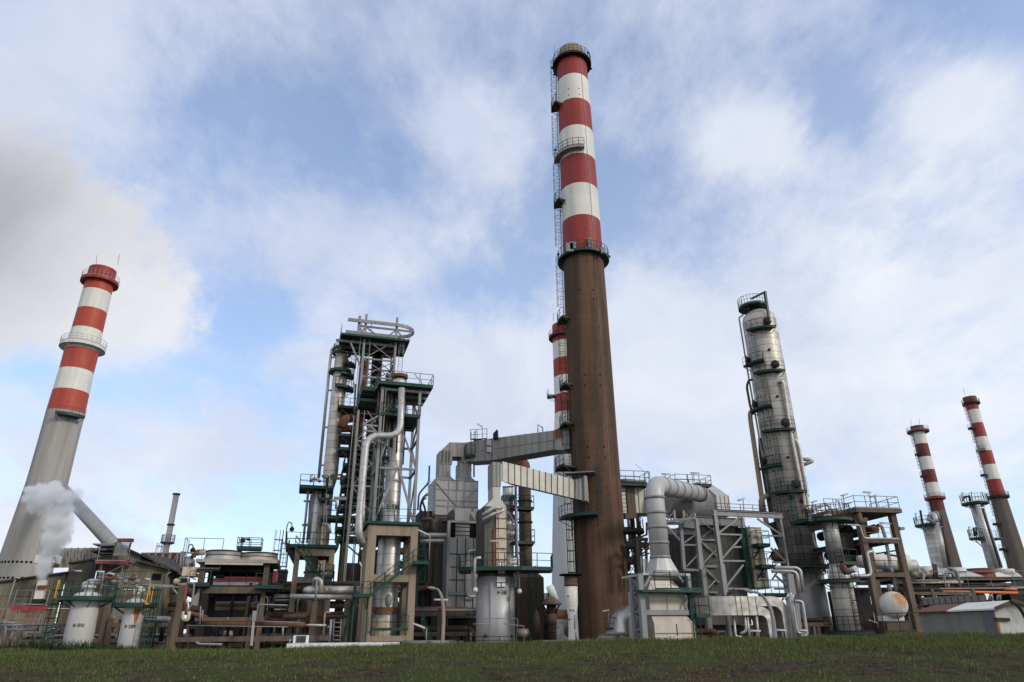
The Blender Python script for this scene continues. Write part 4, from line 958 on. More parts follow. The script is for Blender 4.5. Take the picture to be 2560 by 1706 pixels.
part(DS, 'davit', MT['galv'], lambda m: m.beam(FD.fr('a5', 640, 930, -0.8), FD.fr('a5', 820, 935, -0.8), 0.2, 0.36))
bx(DS, 'heater_box', 'dark', FD, xs_[0] - 0.1, xs_[0] + 1.7, -0.2, 3, FD.lf('a4', 1000, 700).z, FD.lf('a4', 1000, 380).z)
bx(DS, 'heater_box', 'plate_dark', FD, xs_[0] + 1.9, xs_[0] + 4.3, 0.6, 3.6, GZ - FD.o.z, FD.lf('a4', 1200, 180).z)
for k in range(5): tb(DS, 'riser', ('galv', 'dark_brown', 'dark', 'alu_pipe', 'dark')[k], [FD.w(xs_[0] + 1.2 + k * 0.55, -0.2, -8.5 + k), FD.w(xs_[0] + 1.2 + k * 0.55, -0.2, 6 + k * 1.7)], 0.07 + 0.03 * (k % 3), 6)
# ---- tall slim column and its side pipe
YK = 80.0
KX, KPR = prof('c3', [(412, 518, 520), (388, 500, 700), (355, 467, 1000), (338, 448, 1250)], YK)
rk = sum(p[0] for p in KPR) / len(KPR); zn = zf('a5', 640, 640, YK); ztk = zf('c3', 480, 318, YK)
K = thing('column', (KX, YK, GZ), 'tallest slim grey clad column left of the lattice tower with green ring platforms', 'column')
part(K, 'shell', MT['alu_old'], lambda m: m.lathe((KX, YK, 0), [(rk * 0.62, GZ), (rk * 0.62, zn - 1.4), (rk, zn), (rk, ztk - 2.6), (rk * 0.97, ztk - 2.55), (rk * 0.97, ztk - 0.9), (rk * 0.8, ztk - 0.2), (rk * 0.4, ztk)], 32))
for yy, a0, a1, w in ((312, 20, 300, 0.3), (447, 0, 360, 0.55), (488, 290, 400, 0.9), (590, 270, 395, 1.0), (405, 300, 385, 1.0)):
    z = zf('c3', 480, yy, YK - rk * 0.6); o = part(K, 'platform', MT['green'], lambda m: m.ringplat((KX, YK), rk - 0.02, rk + w, z, R(a0), R(a1), 0.45 if yy == 447 else 0.25))
    if yy != 447: part(o, 'railing', MT['dark'], lambda m: m.ringrail((KX, YK), rk + w - 0.05, z, R(a0), R(a1)))
part(K, 'nozzle', MT['rust'], lambda m: m.tube([P('c3', 512, 335, YK - rk), P('c3', 505, 420, YK - rk)], 0.2, 8))
part(K, 'ladder', MT['green'], lambda m: m.ladder((KX + rk * math.cos(R(350)), YK + rk * math.sin(R(350)), 0), zf('c3', 540, 670, YK), zf('c3', 540, 500, YK), R(350), 0.5, True))
tb(K, 'side_pipe', 'alu_pipe', [P('c3', 485, 295, YK), P('c3', 455, 275, YK), P('c3', 402, 280, YK), P('c3', 388, 380, YK), P('c3', 300, 1285, YK)], 0.18, 10, 0.9)
for yy, xa_p, xb_p in ((353, 385, 425), (608, 360, 405), (895, 330, 375), (1188, 300, 345)): bm(K, 'pipe_bracket', 'galv', P('c3', xa_p, yy, YK), P('c3', xb_p, yy, YK), 0.18)
part(K, 'lower_cladding', MT['rust_stain'], lambda m: m.lathe((KX, YK, 0), [(rk * 0.66, zf('a5', 600, 1560, YK) - 3), (rk * 0.66, zf('a5', 600, 1250, YK))], 24, caps=(False, False)))
# ---- pair of small bright columns on the concrete table
YS = 71.0
SP = thing('column', (P('a5', 370, 1300, YS).x, YS, GZ + 6), 'short silver column with a projecting green platform on the left concrete table', 'column')
c1 = P('a5', 375, 1200, YS); r1 = 60 * mpp('a5', c1)
part(SP, 'shell', MT['alu'], lambda m: m.lathe((c1.x, YS, 0), [(r1, GZ + 2), (r1, zf('a5', 390, 800, YS)), (r1 * 0.6, zf('a5', 390, 780, YS)), (0.02, zf('a5', 390, 770, YS))], 28))
S2 = thing('column', (P('a5', 460, 1200, YS + 1.5).x, YS + 1.5, GZ + 6), 'bright narrow column close right of the short silver column', 'column')
c2 = P('a5', 452, 1200, YS + 1.5); r2 = 33 * mpp('a5', c2)
part(S2, 'shell', MT['alu'], lambda m: m.lathe((c2.x, YS + 1.5, 0), [(r2, GZ + 2), (r2, zf('a5', 470, 990, YS)), (r2 * 1.35, zf('a5', 470, 960, YS)), (r2 * 1.35, zf('a5', 470, 840, YS)), (r2 * 0.5, zf('a5', 470, 805, YS)), (0.02, zf('a5', 470, 800, YS))], 24))
part(S2, 'band', MT['rust'], lambda m: m.lathe((c2.x, YS + 1.5, 0), [(r2 * 1.4, zf('a5', 470, 885, YS)), (r2 * 1.4, zf('a5', 470, 855, YS))], 20, caps=(False, False)))
FS = Fr(P('a5', 370, 780, YS), TH)
u = lambda x, y, d: FS.lf('a5', x, y, d)
deck(SP, FS, u(160, 785, -1.4).x, u(545, 780, -1.4).x, -1.4, 1.9, u(350, 765, -1.4).z, 0.3, h=1.2)
deck(S2, FS, u(425, 940, -0.6).x, u(590, 950, -0.6).x, -0.6, 2.2, u(500, 940, -0.6).z, 0.25, h=1.2)
deck(S2, FS, u(480, 1200, -0.3).x, u(690, 1200, -0.3).x, -0.3, 2.6, u(590, 1190, -0.3).z, 0.3, h=1.2)
deck(S2, FS, u(555, 800, 0).x, u(640, 800, 0).x, 0, 2.2, u(600, 800, 0).z, 0.25, h=1.3)
part(S2, 'davit', MT['green'], lambda m: m.tube([u_ for u_ in (P('a5', 545, 760, YS), P('a5', 540, 650, YS), P('a5', 475, 622, YS))], 0.09, 6))
tb(SP, 'leg_pipe', 'galv', [P('a5', 288, 780, YS - 0.8), P('a5', 212, 1560, YS - 0.8)], 0.12, 10)
for k, (x0, y0, x1, y1, r) in enumerate(((325, 880, 262, 1560, 0.09), (305, 960, 278, 1450, 0.07), (345, 870, 290, 1500, 0.08), (505, 1000, 500, 1560, 0.06), (535, 960, 540, 1560, 0.06))):
    tb(SP if k < 3 else S2, 'riser', 'galv' if k != 1 else 'dark', [P('a5', x0, y0, YS - 0.5), P('a5', x1, y1, YS - 0.5)], r, 6)
tb(SP, 'nozzle', 'alu_pipe', [P('a5', 205, 1305, YS - 0.8), P('a5', 310, 1300, YS)], 0.13, 10); tb(SP, 'nozzle', 'galv', [P('a5', 225, 970, YS - 0.8), P('a5', 345, 978, YS)], 0.1, 8)
tb(SP, 'overhead_pipe', 'alu_pipe', [P('a5', 320, 700, YS + 1), P('a5', 330, 655, YS + 1), P('a5', 420, 660, YS + 1), P('a5', 450, 700, YS + 1)], 0.17, 10, 0.5)
tb(S2, 'elbow_pipe', 'alu_pipe', [P('a5', 480, 1300, YS), P('a5', 575, 1300, YS), P('a5', 590, 1420, YS)], 0.16, 10, 0.3)
tb(S2, 'riser', 'alu_pipe', [P('a5', 590, 960, YS), P('a5', 680, 965, YS), P('a5', 670, 1080, YS)], 0.12, 8, 0.2)
# ---- left concrete table
FB = Fr(P('a4', 340, 160, 69.0), TH)
v4 = lambda x, y, d=0.0: FB.lf('a4', x, y, d)
TB = thing('concrete_table', FB.w(2, 2, GZ - FB.o.z), 'tan concrete frame with a dark green stair and deck under the short silver columns', 'concrete frame')
zt4 = v4(600, 175).z; za4 = v4(600, 280).z; g4 = GZ - FB.o.z
L0, L1 = v4(300, 420).x, v4(375, 420).x; R0_, R1_ = v4(790, 420).x, v4(862, 420).x; D4 = 4.4
for a, b in ((L0, L1), (R0_, R1_)):
    for y in (0, D4 - 0.9): bx(TB, 'pillar', 'conc_tan', FB, a, b, y, y + 0.9, g4, zt4)
for z0, z1 in ((za4, zt4 - 0.003), (v4(550, 660).z, v4(550, 575).z)):
    bx(TB, 'beam', 'conc_tan', FB, L1, R0_, 0.03, 0.7, z0, z1); bx(TB, 'beam', 'conc_tan', FB, L1, R0_, D4 - 0.7, D4 - 0.03, z0, z1)
    for a, b in ((L0, L1), (R0_, R1_)): bx(TB, 'beam', 'conc_tan', FB, a + 0.03, b - 0.03, 0.9, D4 - 0.9, z0, z1)
deck(TB, FB, v4(190, 140, -0.3).x, R1_ + 0.3, -0.3, D4 + 0.3, zt4 + 0.2, 0.22, h=1.25)
part(TB, 'bracket', MT['dark'], lambda m: m.prism([FB.w(L0, 0.2, zt4 - 0.1), FB.w(L0, 0.2, zt4 - 1.5), FB.w(v4(195, 150).x, 0.2, zt4 - 0.1)], FB.ey * 0.5))
part(TB, 'stair', MT['green'], lambda m: m.stairs(FB.fr('a4', 665, 565, -0.9), FB.fr('a4', 320, 150, -0.9), 0.8))
deck(TB, FB, v4(655, 560, -1.3).x, v4(860, 560, -1.3).x, -1.3, -0.3, v4(700, 570, -1.3).z, 0.2, rails='fr', h=1.1)
deck(TB, FB, v4(725, 670, -0.9).x, v4(860, 670, -0.9).x, -0.9, -0.1, v4(790, 665, -0.9).z, 0.2, rails='fr', h=1.1)
bm(TB, 'girt', 'green', FB.fr('a4', 440, 515, -0.3), FB.fr('a4', 770, 490, -0.3), 0.12, 0.2)
part(TB, 'ladder', MT['dark'], lambda m: m.ladder(FB.w(v4(160, 200, 0).x, -0.1, 0), FB.o.z + v4(150, 700).z, FB.o.z + zt4 + 1.6, R(200), 0.5, True, r=0.035))
# ---- horizontal drum and pipes in front of the table
YH = 65.5
FH = Fr(P('a4', 800, 760, YH), R(12))
h4 = lambda x, y, d=0.0: FH.lf('a4', x, y, d)
HD = thing('drum', FH.w(0, 0, GZ - FH.o.z), 'horizontal silver drum with rust stained bands in front of the left concrete table', 'drum')
rD = (h4(800, 700).z - h4(800, 822).z) / 2; zc4 = (h4(800, 700).z + h4(800, 822).z) / 2; x0, x1 = h4(430, 760).x, h4(1260, 760).x
part(HD, 'shell', MT['alu_pipe'], lambda m: m.lathe(FH.w(0, 0, zc4), [(0.02, x0), (rD * 0.55, x0 + 0.1), (rD * 0.9, x0 + 0.38), (rD, x0 + 0.75), (rD, x1), (0.02, x1 + 0.6)], 32, axis=FH.ex, caps=(False, False)))
for x in (h4(735, 760).x, h4(810, 760).x): part(HD, 'band', MT['rust_stain'], lambda m: m.lathe(FH.w(0, 0, zc4), [(rD + 0.02, x - 0.18), (rD + 0.02, x + 0.12)], 32, axis=FH.ex, caps=(False, False)))
for x in (x0 + 1.6, x1 - 1.2): bx(HD, 'saddle', 'conc_dark', FH, x - 0.25, x + 0.25, -rD * 0.8, rD * 0.8, GZ - FH.o.z, zc4 - rD * 0.6)
tb(HD, 'top_pipe', 'alu_pipe', [FH.fr('a4', 690, 800, -0.9), FH.fr('a4', 692, 620, -0.9), FH.fr('a4', 600, 595, -0.9), FH.fr('a4', 590, 680, -0.3)], 0.2, 12, 0.8)
tb(HD, 'riser', 'galv', [FH.fr('a4', 735, 340, -0.9), FH.fr('a4', 715, 640, -0.9)], 0.09, 8)
YP = 64.0
PIPE('thick grey pipe lying straight across in front of the horizontal drum', [P('a4', 255, 850, YP), P('a4', 1130, 862, YP + 0.6)], 0.36, 'alu_pipe', 16)
SPt = thing('pipe_support', P('a4', 600, 1490, YP - 0.5), 'squat concrete post with a pale pipe upright on top, before the drum', 'pipe support')
tb(SPt, 'upright', 'galv', [P('a4', 630, 610, YP - 0.8), P('a4', 608, 912, YP - 0.8)], 0.09, 10)
f_ = Fr(P('a4', 600, 912, YP - 0.5), TH); bx(SPt, 'post', 'conc_mid', f_, -0.25, 0.24, 0, 0.6, GZ - f_.o.z, 0)
PIPE('brown rusty pipe with an upward elbow left of the concrete post', [P('a4', 165, 1135, 63), P('a4', 515, 1130, 63), P('a4', 525, 900, 63)], 0.36, 'dark_brown', 14, 0.6)
PIPE('pale upright pipe stub behind the white air conditioning unit', [P('a4', 800, 1505, 58), P('a4', 830, 1170, 58)], 0.16, 'galv', 12)
PIPE('thin tan pipe with a hooked top near the pale upright stub', [P('a4', 715, 1410, 60), P('a4', 742, 1070, 60), P('a4', 815, 1072, 60)], 0.13, 'conc_tan', 8, 0.2)
PIPE('tan pipe running level right of the concrete post', [P('a4', 640, 1128, 64), P('a4', 1100, 1128, 64.5)], 0.2, 'dark_brown', 8)
t = thing('ladder', P('a4', 910, 1500, 61), 'short pale steel ladder standing among the pipes right of the upright stub', 'ladder')
for x0_, x1_ in ((870, 850), (970, 950)): tb(t, 'rail', 'galv', [P('a4', x0_, 1165, 61), P('a4', x1_, 1500, 61)], 0.04, 6)
for k, yy in enumerate((1215, 1280, 1340, 1400, 1460)): tb(t, 'rung', 'pink_red' if k == 2 else 'galv', [P('a4', 868 - k * 4, yy, 61), P('a4', 968 - k * 4, yy, 61)], 0.04, 5)
# ---- generic pipe racks that fill the yard behind the front row
def pipe_rack(label, x0, x1, y, z1, n, seed, th=R(6), mats=('dark_brown', 'rust', 'dark', 'galv', 'alu_pipe', 'dark')):
    rs = random.Random(seed); f = Fr((x0, y, GZ), th); L = (x1 - x0)
    t = thing('pipe_rack', f.w(L / 2, 1, 0), label, 'pipe rack')
    k = max(2, int(L / 4.5))
    lv = [z1 - GZ - i * 1.7 for i in range(n)]
    for i in range(k + 1):
        x = L * i / k
        for yy in (0, 2.4): bm(t, 'post', 'conc_dark', f.w(x, yy, 0), f.w(x, yy, lv[0] + 0.2), 0.34, None, th)
    for z in lv:
        if z < 0.3: continue
        b = MB()
        for yy in (0, 2.4): b.beam(f.w(0, yy, z - 0.32), f.w(L, yy, z - 0.32), 0.24, 0.36)
        b.build('beam', MT['conc_dark' if rs.random() < 0.5 else 'dark_brown'], t)
        yy = 0.2
        while yy < 2.3:
            r = rs.choice((0.07, 0.1, 0.14, 0.2, 0.26)); a = rs.uniform(0, L * 0.2); e = L - rs.uniform(0, L * 0.25)
            pts = [f.w(a, yy + r, z - 0.14 + r), f.w(e, yy + r, z - 0.14 + r)]
            if rs.random() < 0.6: pts.append(f.w(e, yy + r, max(0.2, z - rs.uniform(1.5, 4))))
            tb(t, 'pipe_run', rs.choice(mats), pts, r, 8, r * 2.5); yy += 2 * r + rs.uniform(0.08, 0.4)
    for i in range(int(L * 1.1)):
        x = rs.uniform(0, L); r = rs.choice((0.05, 0.07, 0.1, 0.16)); zt = rs.uniform(0.3, 1) * (lv[0])
        tb(t, 'drop_pipe', rs.choice(mats), [f.w(x, -0.25, 0), f.w(x, -0.25, zt), f.w(x, 0.8, zt)], r, 7, r * 2)
    return t
def equipment(label, x0, x1, y, z1, seed):
    """a block of low dark process equipment: vessels and boxes on plinths"""
    rs = random.Random(seed); t = thing('process_equipment', ((x0 + x1) / 2, y, GZ), label, 'equipment'); x = x0
    f = Fr((0, y, GZ), R(8))
    while x < x1:
        w = rs.uniform(1.0, 2.6); h = rs.uniform(0.45, 1.0) * (z1 - GZ); k = rs.random()
        c = V3((x + w / 2, y + rs.uniform(0, 2), GZ))
        ff = Fr(c, R(8))
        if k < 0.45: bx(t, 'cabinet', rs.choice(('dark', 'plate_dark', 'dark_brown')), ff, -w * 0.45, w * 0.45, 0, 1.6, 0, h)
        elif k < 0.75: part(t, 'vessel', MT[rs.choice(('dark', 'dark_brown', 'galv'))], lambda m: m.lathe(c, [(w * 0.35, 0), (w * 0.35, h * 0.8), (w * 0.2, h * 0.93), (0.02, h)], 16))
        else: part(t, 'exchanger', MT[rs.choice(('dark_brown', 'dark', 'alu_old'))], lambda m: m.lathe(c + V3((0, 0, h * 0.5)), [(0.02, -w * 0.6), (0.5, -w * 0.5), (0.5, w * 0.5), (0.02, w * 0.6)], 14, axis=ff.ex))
        x += w * rs.uniform(0.85, 1.2)
    return t
# ================================================================== centre: furnaces, ducts to the tall chimney
def ribs(t, m, quads, w=0.06, name='rib'):
    """raised ribs along given point pairs (a, b, outward) gathered per duct face as one stiffener pattern"""
    b = MB()
    for a, c, o in quads: b._bar(V3(a) + o * 0.03, V3(c) + o * 0.03, (V3(c) - V3(a)).normalized().cross(o) * w / 2, o * 0.03)
    return b.build(name, MT[m], t)
def duct(t, name, m, A_, B_, depth, ribm=None, n=0, hr=True):
    """plate duct: A_=(top,bottom) front points at one end, B_ at the other; depth vector to the back; n vertical ribs"""
    a0, a1 = map(V3, A_); b0, b1 = map(V3, B_); dv = V3(depth)
    b = MB(); b.loft([[a1, a1 + dv, a0 + dv, a0], [b1, b1 + dv, b0 + dv, b0]]); o = b.build(name, MT[m], t)
    if n:
        out = -dv.normalized(); q = []
        for i in range(n + 1):
            s = i / n; q.append((a1.lerp(b1, s), a0.lerp(b0, s), out))
        if hr: q.append((a0.lerp(a1, 0.5), b0.lerp(b1, 0.5), out))
        ribs(o, ribm or 'dark', q, 0.07)
    return o
# ---- silver furnace with two risers and the long duct
FF = Fr(P('a7', 275, 655, 75.0), TH)
f7 = lambda x, y, d=0.0: FF.lf('a7', x, y, d)
fx0, fx1 = f7(270, 655).x, f7(872, 690).x
zt7 = (f7(275, 655).z + f7(870, 690).z) / 2; zb7 = f7(560, 1170).z; gF = GZ - FF.o.z
FN = thing('furnace', FF.w((fx0 + fx1) / 2, 2, gF), 'big silver painted furnace box with ribbed plates and two flue risers on its roof', 'furnace')
bx(FN, 'upper_casing', 'furn', FF, fx0, fx1, 0, 4.2, zb7, zt7)
bx(FN, 'lower_casing', 'plate_dark', FF, fx0 + 0.1, fx1 - 0.1, 0.1, 6.5, gF, zb7 - 0.01)
bx(FN, 'side_casing', 'dark', FF, fx0 - 1.4, fx0 - 0.02, 0.6, 5, gF, f7(250, 1100).z)
q = []
for x in (275, 465, 570, 670, 865): q.append((FF.fr('a7', x - (x - 570) * 0.0, zb7 and 1150), FF.fr('a7', x, 670), -FF.ey))
for xx in [fx0 + 0.06 + (fx1 - fx0 - 0.12) * k / 6 for k in range(7)]: pass
nr = [fx0 + 0.08, fx0 + 1.55, fx0 + 2.45, fx0 + 3.3, fx1 - 0.08]
q = [(FF.w(x, 0, zb7), FF.w(x, 0, zt7), -FF.ey) for x in nr] + [(FF.w(fx0, 0, z), FF.w(fx1, 0, z), -FF.ey) for z in (zt7 - 0.06, f7(560, 815).z, f7(560, 965).z, f7(560, 1045).z)]
ribs(FN, 'galv', q, 0.12)
ribs(FN, 'galv', [(FF.w(fx0 + 0.1, -0.06, zt7 - 0.4), FF.w((fx0 + fx1) / 2, -0.06, f7(590, 1040).z), -FF.ey), (FF.w(fx1 - 0.1, -0.06, zt7 - 0.8), FF.w((fx0 + fx1) / 2 + 0.2, -0.06, f7(590, 1040).z), -FF.ey)], 0.1, 'brace')
# risers
for (xa_p, xb_p, ytop, yb, lean) in ((345, 503, 240, 600, 1), (632, 797, 400, 612, 0)):
    xa_, xb_ = f7(xa_p, 520).x, f7(xb_p, 520).x; zb_ = f7(xa_p, yb).z; ztp_ = f7(xa_p, ytop).z
    b = MB(); d0, d1 = 0.7, 2.9
    lo = lambda x0, x1, y0, y1, z: [FF.w(x0, y0, z), FF.w(x1, y0, z), FF.w(x1, y1, z), FF.w(x0, y1, z)]
    b.loft([lo(xa_ - 0.45, xb_ + 0.45, d0 - 0.5, d1 + 0.5, zt7), lo(xa_, xb_, d0, d1, zb_), lo(xa_, xb_, d0, d1, ztp_)])
    o = b.build('flue_riser', MT['duct'], FN)
    ribs(o, 'duct', [(FF.w(xa_ - 0.05, d0 - 0.01, zz), FF.w(xb_ + 0.05, d0 - 0.01, zz), -FF.ey) for zz in (zb_, (zb_ + ztp_) / 2)] + [(FF.w(xa_ + (xb_ - xa_) * k / 3, d0, zb_), FF.w(xa_ + (xb_ - xa_) * k / 3, d0, ztp_), -FF.ey) for k in (1, 2)], 0.1)
# top bend and run to the chimney (one duct)
DY = 75.0
FD2 = Fr(FF.w(0, 0.7, 0), TH)
def c5f(x, y): return FF.fr('c5', x, y, 0.7)
LD = thing('flue_duct', c5f(500, 480), 'long grey ribbed flue duct from the silver furnace roof to the tall chimney', 'duct')
TL = [(205, 560), (205, 480), (310, 375), (505, 378), (700, 350)]; BL = [(345, 640), (345, 545), (460, 545), (495, 612), (700, 598)]
dv = FF.ey * 2.2
b = MB()
poly = [c5f(x, y) for x, y in ((205, 640), (205, 478), (312, 374), (500, 378), (500, 612), (458, 612), (458, 548), (346, 548), (346, 640))]
b.prism([poly[0], poly[1], poly[2], c5f(346, 374), poly[7], poly[8]], dv); b.prism([c5f(346, 374), poly[3], c5f(500, 548), poly[7]], dv); b.prism([c5f(458, 548), c5f(500, 548), c5f(500, 640), c5f(458, 640)], dv)
o = b.build('bend', MT['duct'], LD)
ribs(o, 'duct', [(c5f(246, 640), c5f(246, 440), -FF.ey), (c5f(322, 640), c5f(322, 376), -FF.ey), (c5f(412, 548), c5f(412, 377), -FF.ey)], 0.1)
qa, qb = c5f(500, 490), P('c5', 1715, 330, 69.9)
FDd = Fr(qa, math.atan2(qb.y - qa.y, qb.x - qa.x))
hx = [(500, 378, 612), (830, 325, 592), (1590, 228, 462), (1715, 168, 466)]
ends = [(FDd.fr('c5', x, y0), FDd.fr('c5', x, y1)) for x, y0, y1 in hx]
# keep top and bottom levels honest: level duct
dd = FDd.ey * 2.2
nn = (4, 9, 1)
for k in range(3): duct(LD, 'duct_run', 'duct' , ends[k], ends[k + 1], dd, 'duct', nn[k])
part(LD, 'rust_patch', MT['rust'], lambda m: m.prism([FDd.fr('c5', 1605, 228, -0.015), FDd.fr('c5', 1690, 182, -0.015), FDd.fr('c5', 1690, 330, -0.015), FDd.fr('c5', 1605, 335, -0.015)], FDd.ey * -0.02))
ST2 = Fr(c5f(600, 480) - FF.ey * 0.1, TH)
deck(LD, ST2, ST2.lf('c5', 520, 560, -1.0).x, ST2.lf('c5', 828, 530, -1.0).x, -1.0, 0.0, ST2.lf('c5', 680, 535, -1.0).z, 0.35, h=1.25)
part(LD, 'ladder', MT['dark'], lambda m: m.ladder(P('c5', 600, 400, 73.4), zf('c5', 600, 560, 73), zf('c5', 600, 250, 73.2), R(-80), 0.5, True, r=0.035))
part(LD, 'top_railing', MT['dark'], lambda m: m.rail([P('c5', 570, 345, 74), P('c5', 650, 345, 74), P('c5', 770, 335, 73.8)], 1.2))
bx(LD, 'damper_box', 'dark_brown', ST2, 0.0, 0.9, -0.5, -0.02, -1.2, 1.3); bx(LD, 'damper_drive', 'galv', Fr(P('c5', 790, 385, 73.2), TH), -0.25, 0.25, -0.3, 0.3, -0.3, 0.3); bx(LD, 'damper_drive', 'galv', Fr(P('c5', 790, 470, 73.2), TH), -0.25, 0.25, -0.3, 0.3, -0.3, 0.3)
part(LD, 'vent_scoop', MT['dark'], lambda m: m.prism([P('c5', 845, 325, 73.9), P('c5', 845, 265, 73.9), P('c5', 895, 212, 73.9), P('c5', 902, 320, 73.8)], V3((0.1, 0.8, 0))))
tb(LD, 'vent_pipe', 'galv', [P('c5', 1395, 245, 71.5), P('c5', 1395, 158, 71.5), P('c5', 1452, 195, 71.5), P('c5', 1455, 240, 71.5)], 0.07, 6)
tb(LD, 'drain_pipe', 'dark', [P('c5', 612, 640, 74.5), P('c5', 612, 800, 74.5)], 0.1, 6)
bm(LD, 'expansion_joint', 'rust_stain', P('c5', 1722, 160, 70.0), P('c5', 1728, 460, 70.0), 0.28, 0.6)
bm(LD, 'expansion_joint', 'galv', P('c5', 1760, 200, 69.6), P('c5', 1755, 460, 69.6), 0.4, 0.5)
# intake hood and lower white paneled casing in front of the furnace
FH2 = Fr(P('a8', 790, 20, 71.5), TH)
h8 = lambda x, y, d=0.0: FH2.lf('a8', x, y, d)
gh = GZ - FH2.o.z
FA = thing('air_preheater', FH2.w(2, 2, gh), 'tall pale panelled casing with a slotted intake hood left of the grey cylinder furnace', 'casing')
hx0, hx1 = h8(805, 300).x, h8(1180, 300).x + 0.6; hb = h8(950, 1145).z
bx(FA, 'casing', 'furn', FH2, hx0, hx1, 0, 3.5, hb, 0)
bx(FA, 'corner_post', 'galv', FH2, h8(768, 300).x, hx0 - 0.01, -0.15, 0.5, gh, FH2.lf('a7', 460, 1240, -0.1).z)
q = [(FH2.w(h8(x, 600).x, 0, hb), FH2.w(h8(x, 600).x, 0, 0), -FH2.ey) for x in (903, 1022, 1135)] + [(FH2.fr('a8', 795, y), FH2.w(hx1, 0, h8(795, y).z), -FH2.ey) for y in (252, 435, 617, 1012, 1097)]
ribs(FA, 'dark', q, 0.07)
bm(FA, 'band_beam', 'galv', FH2.w(hx0, -0.12, h8(900, 808).z), FH2.w(hx0 + 3.1, -0.12, h8(900, 808).z), 0.2, 0.3)
a7f = lambda x, y, d=0.0: FH2.lf('a7', x, y, d)
zt_ = a7f(700, 1060).z; zs_ = a7f(700, 1125).z
xh0, xh1 = a7f(545, 1300).x, a7f(915, 1300).x
b = MB(); b.prism([FH2.w(xh0, 0.1, 0.01), FH2.w(xh0, 0.1, zs_), FH2.w(xh0, 0.6, zt_), FH2.w(xh0, 3.2, zt_), FH2.w(xh0, 3.2, 0.01)], FH2.ex * (xh1 - xh0)); b.build('hood', MT['duct'], FA)
part(FA, 'hood_wing', MT['plate_dark'], lambda m: m.prism([FH2.w(xh0 - 0.02, 0.1, zs_ - 0.05), FH2.w(xh0 - 0.02, 1.6, zt_ - 0.05), FH2.w(a7f(380, 1240, 1.6).x, 1.6, a7f(380, 1250, 1.6).z), FH2.w(xh0 - 0.02, 0.1, a7f(520, 1250).z)], FH2.ey * 1.4))
for xa_p, xb_p in ((495, 552), (758, 840)):
    b = MB(); b.box(FH2, a7f(xa_p, 1370).x, a7f(xb_p, 1370).x, 0.02, 0.14 if xa_p > 600 else 0.4, 0.02, a7f(700, 1280).z); b.build('intake_slot', MT['black'], FA)
part(FA, 'slot_shield', MT['plate_dark'], lambda m: m.prism([FH2.w(a7f(750, 1300).x, 0.05, a7f(750, 1280).z), FH2.w(a7f(845, 1300).x, 0.05, a7f(845, 1280).z), FH2.w(a7f(840, 1300).x, 0.04, a7f(830, 1170).z), FH2.w(a7f(800, 1300).x, 0.35, a7f(790, 1065).z), FH2.w(a7f(755, 1300).x, 0.04, a7f(755, 1150).z)], FH2.ey * 0.2))
ribs(FA, 'dark', [(FH2.w(xh0, 0.1, a7f(700, y).z), FH2.w(xh1, 0.1, a7f(700, y).z), -FH2.ey) for y in (1335, 1390, 1450)], 0.05)
bm(FA, 'hood_beam', 'galv', FH2.fr('a7', 490, 1255, -0.1), FH2.fr('a7', 905, 1272, -0.1), 0.2, 0.22)
tb(FA, 'drain_pipe', 'alu_pipe', [FH2.fr('a8', 1250, -250, -0.5), FH2.fr('a8', 1250, 190, -0.5), FH2.fr('a8', 1075, 215, -0.5), FH2.fr('a8', 1062, 850, -0.5), FH2.fr('a8', 1180, 850, -0.5)], 0.12, 10, 0.3)
# pipes left of the furnace
for k, (pts, r, m_, lb) in enumerate((
    ([('a7', 175, 715, 73.5), ('a7', 125, 770, 73.5), ('a7', 40, 870, 73.5), ('a7', 25, 1090, 73.5)], 0.16, 'dark_brown', 'thin brown pipe with a slanted bend at the left upper corner of the silver furnace'),
    ([('a7', 160, 875, 73.3), ('a7', 110, 910, 73.3), ('a7', 62, 1010, 73.3), ('a7', 60, 1200, 73.3)], 0.2, 'dark_brown', 'upper of two brown pipes with bright round ends left of the silver furnace'),
    ([('a7', 130, 925, 73), ('a7', 85, 965, 73), ('a7', 130, 1080, 73), ('a7', 130, 1250, 73)], 0.18, 'dark', 'lower of two brown pipes with bright round ends left of the silver furnace'),
    ([('a7', 60, 1450, 70), ('a7', 435, 1455, 70)], 0.42, 'alu_pipe', 'fat silver pipe running level from the concrete tower to the panelled casing'),
    ([('a7', 60, 1535, 71.5), ('a7', 400, 1530, 71.5)], 0.36, 'alu_pipe', 'second silver pipe just below the fat level silver pipe'),
    ([('a7', 90, 1230, 73), ('a7', 245, 1215, 73), ('a7', 240, 1420, 73)], 0.36, 'dark_brown', 'thick brown pipe bending down left of the intake hood'),
    ([('a8', 560, -40, 74), ('a8', 540, 650, 74), ('a8', 480, 740, 74), ('a8', 370, 745, 74)], 0.5, 'dark_brown', 'thick dark brown pipe turning towards the concrete tower at mid height'),
    ([('a8', 450, 780, 74.5), ('a8', 430, 1300, 74.5)], 0.35, 'dark', 'dark upright pipe under the turning brown pipe'))):
    PIPE(lb, [P(*q_) for q_ in pts], r, m_, 12, r * 2.2)
for (x, y, Yd) in ((172, 716, 73.3), (155, 876, 73.1), (128, 926, 72.8)):
    part(FN, 'pipe_end', MT['galv'], lambda m: m.sphere(P('a7', x, y, Yd - 0.1), 0.17, 10))
part(FN, 'mast', MT['dark'], lambda m: m.tube([P('a7', 180, 700, 74), P('a7', 188, 475, 74)], 0.1, 6))
part(FN, 'ladder', MT['galv'], lambda m: m.ladder(P('a7', 215, 900, 74.6), zf('a7', 215, 1180, 74), zf('a7', 225, 660, 74), R(-90), 0.5, True))
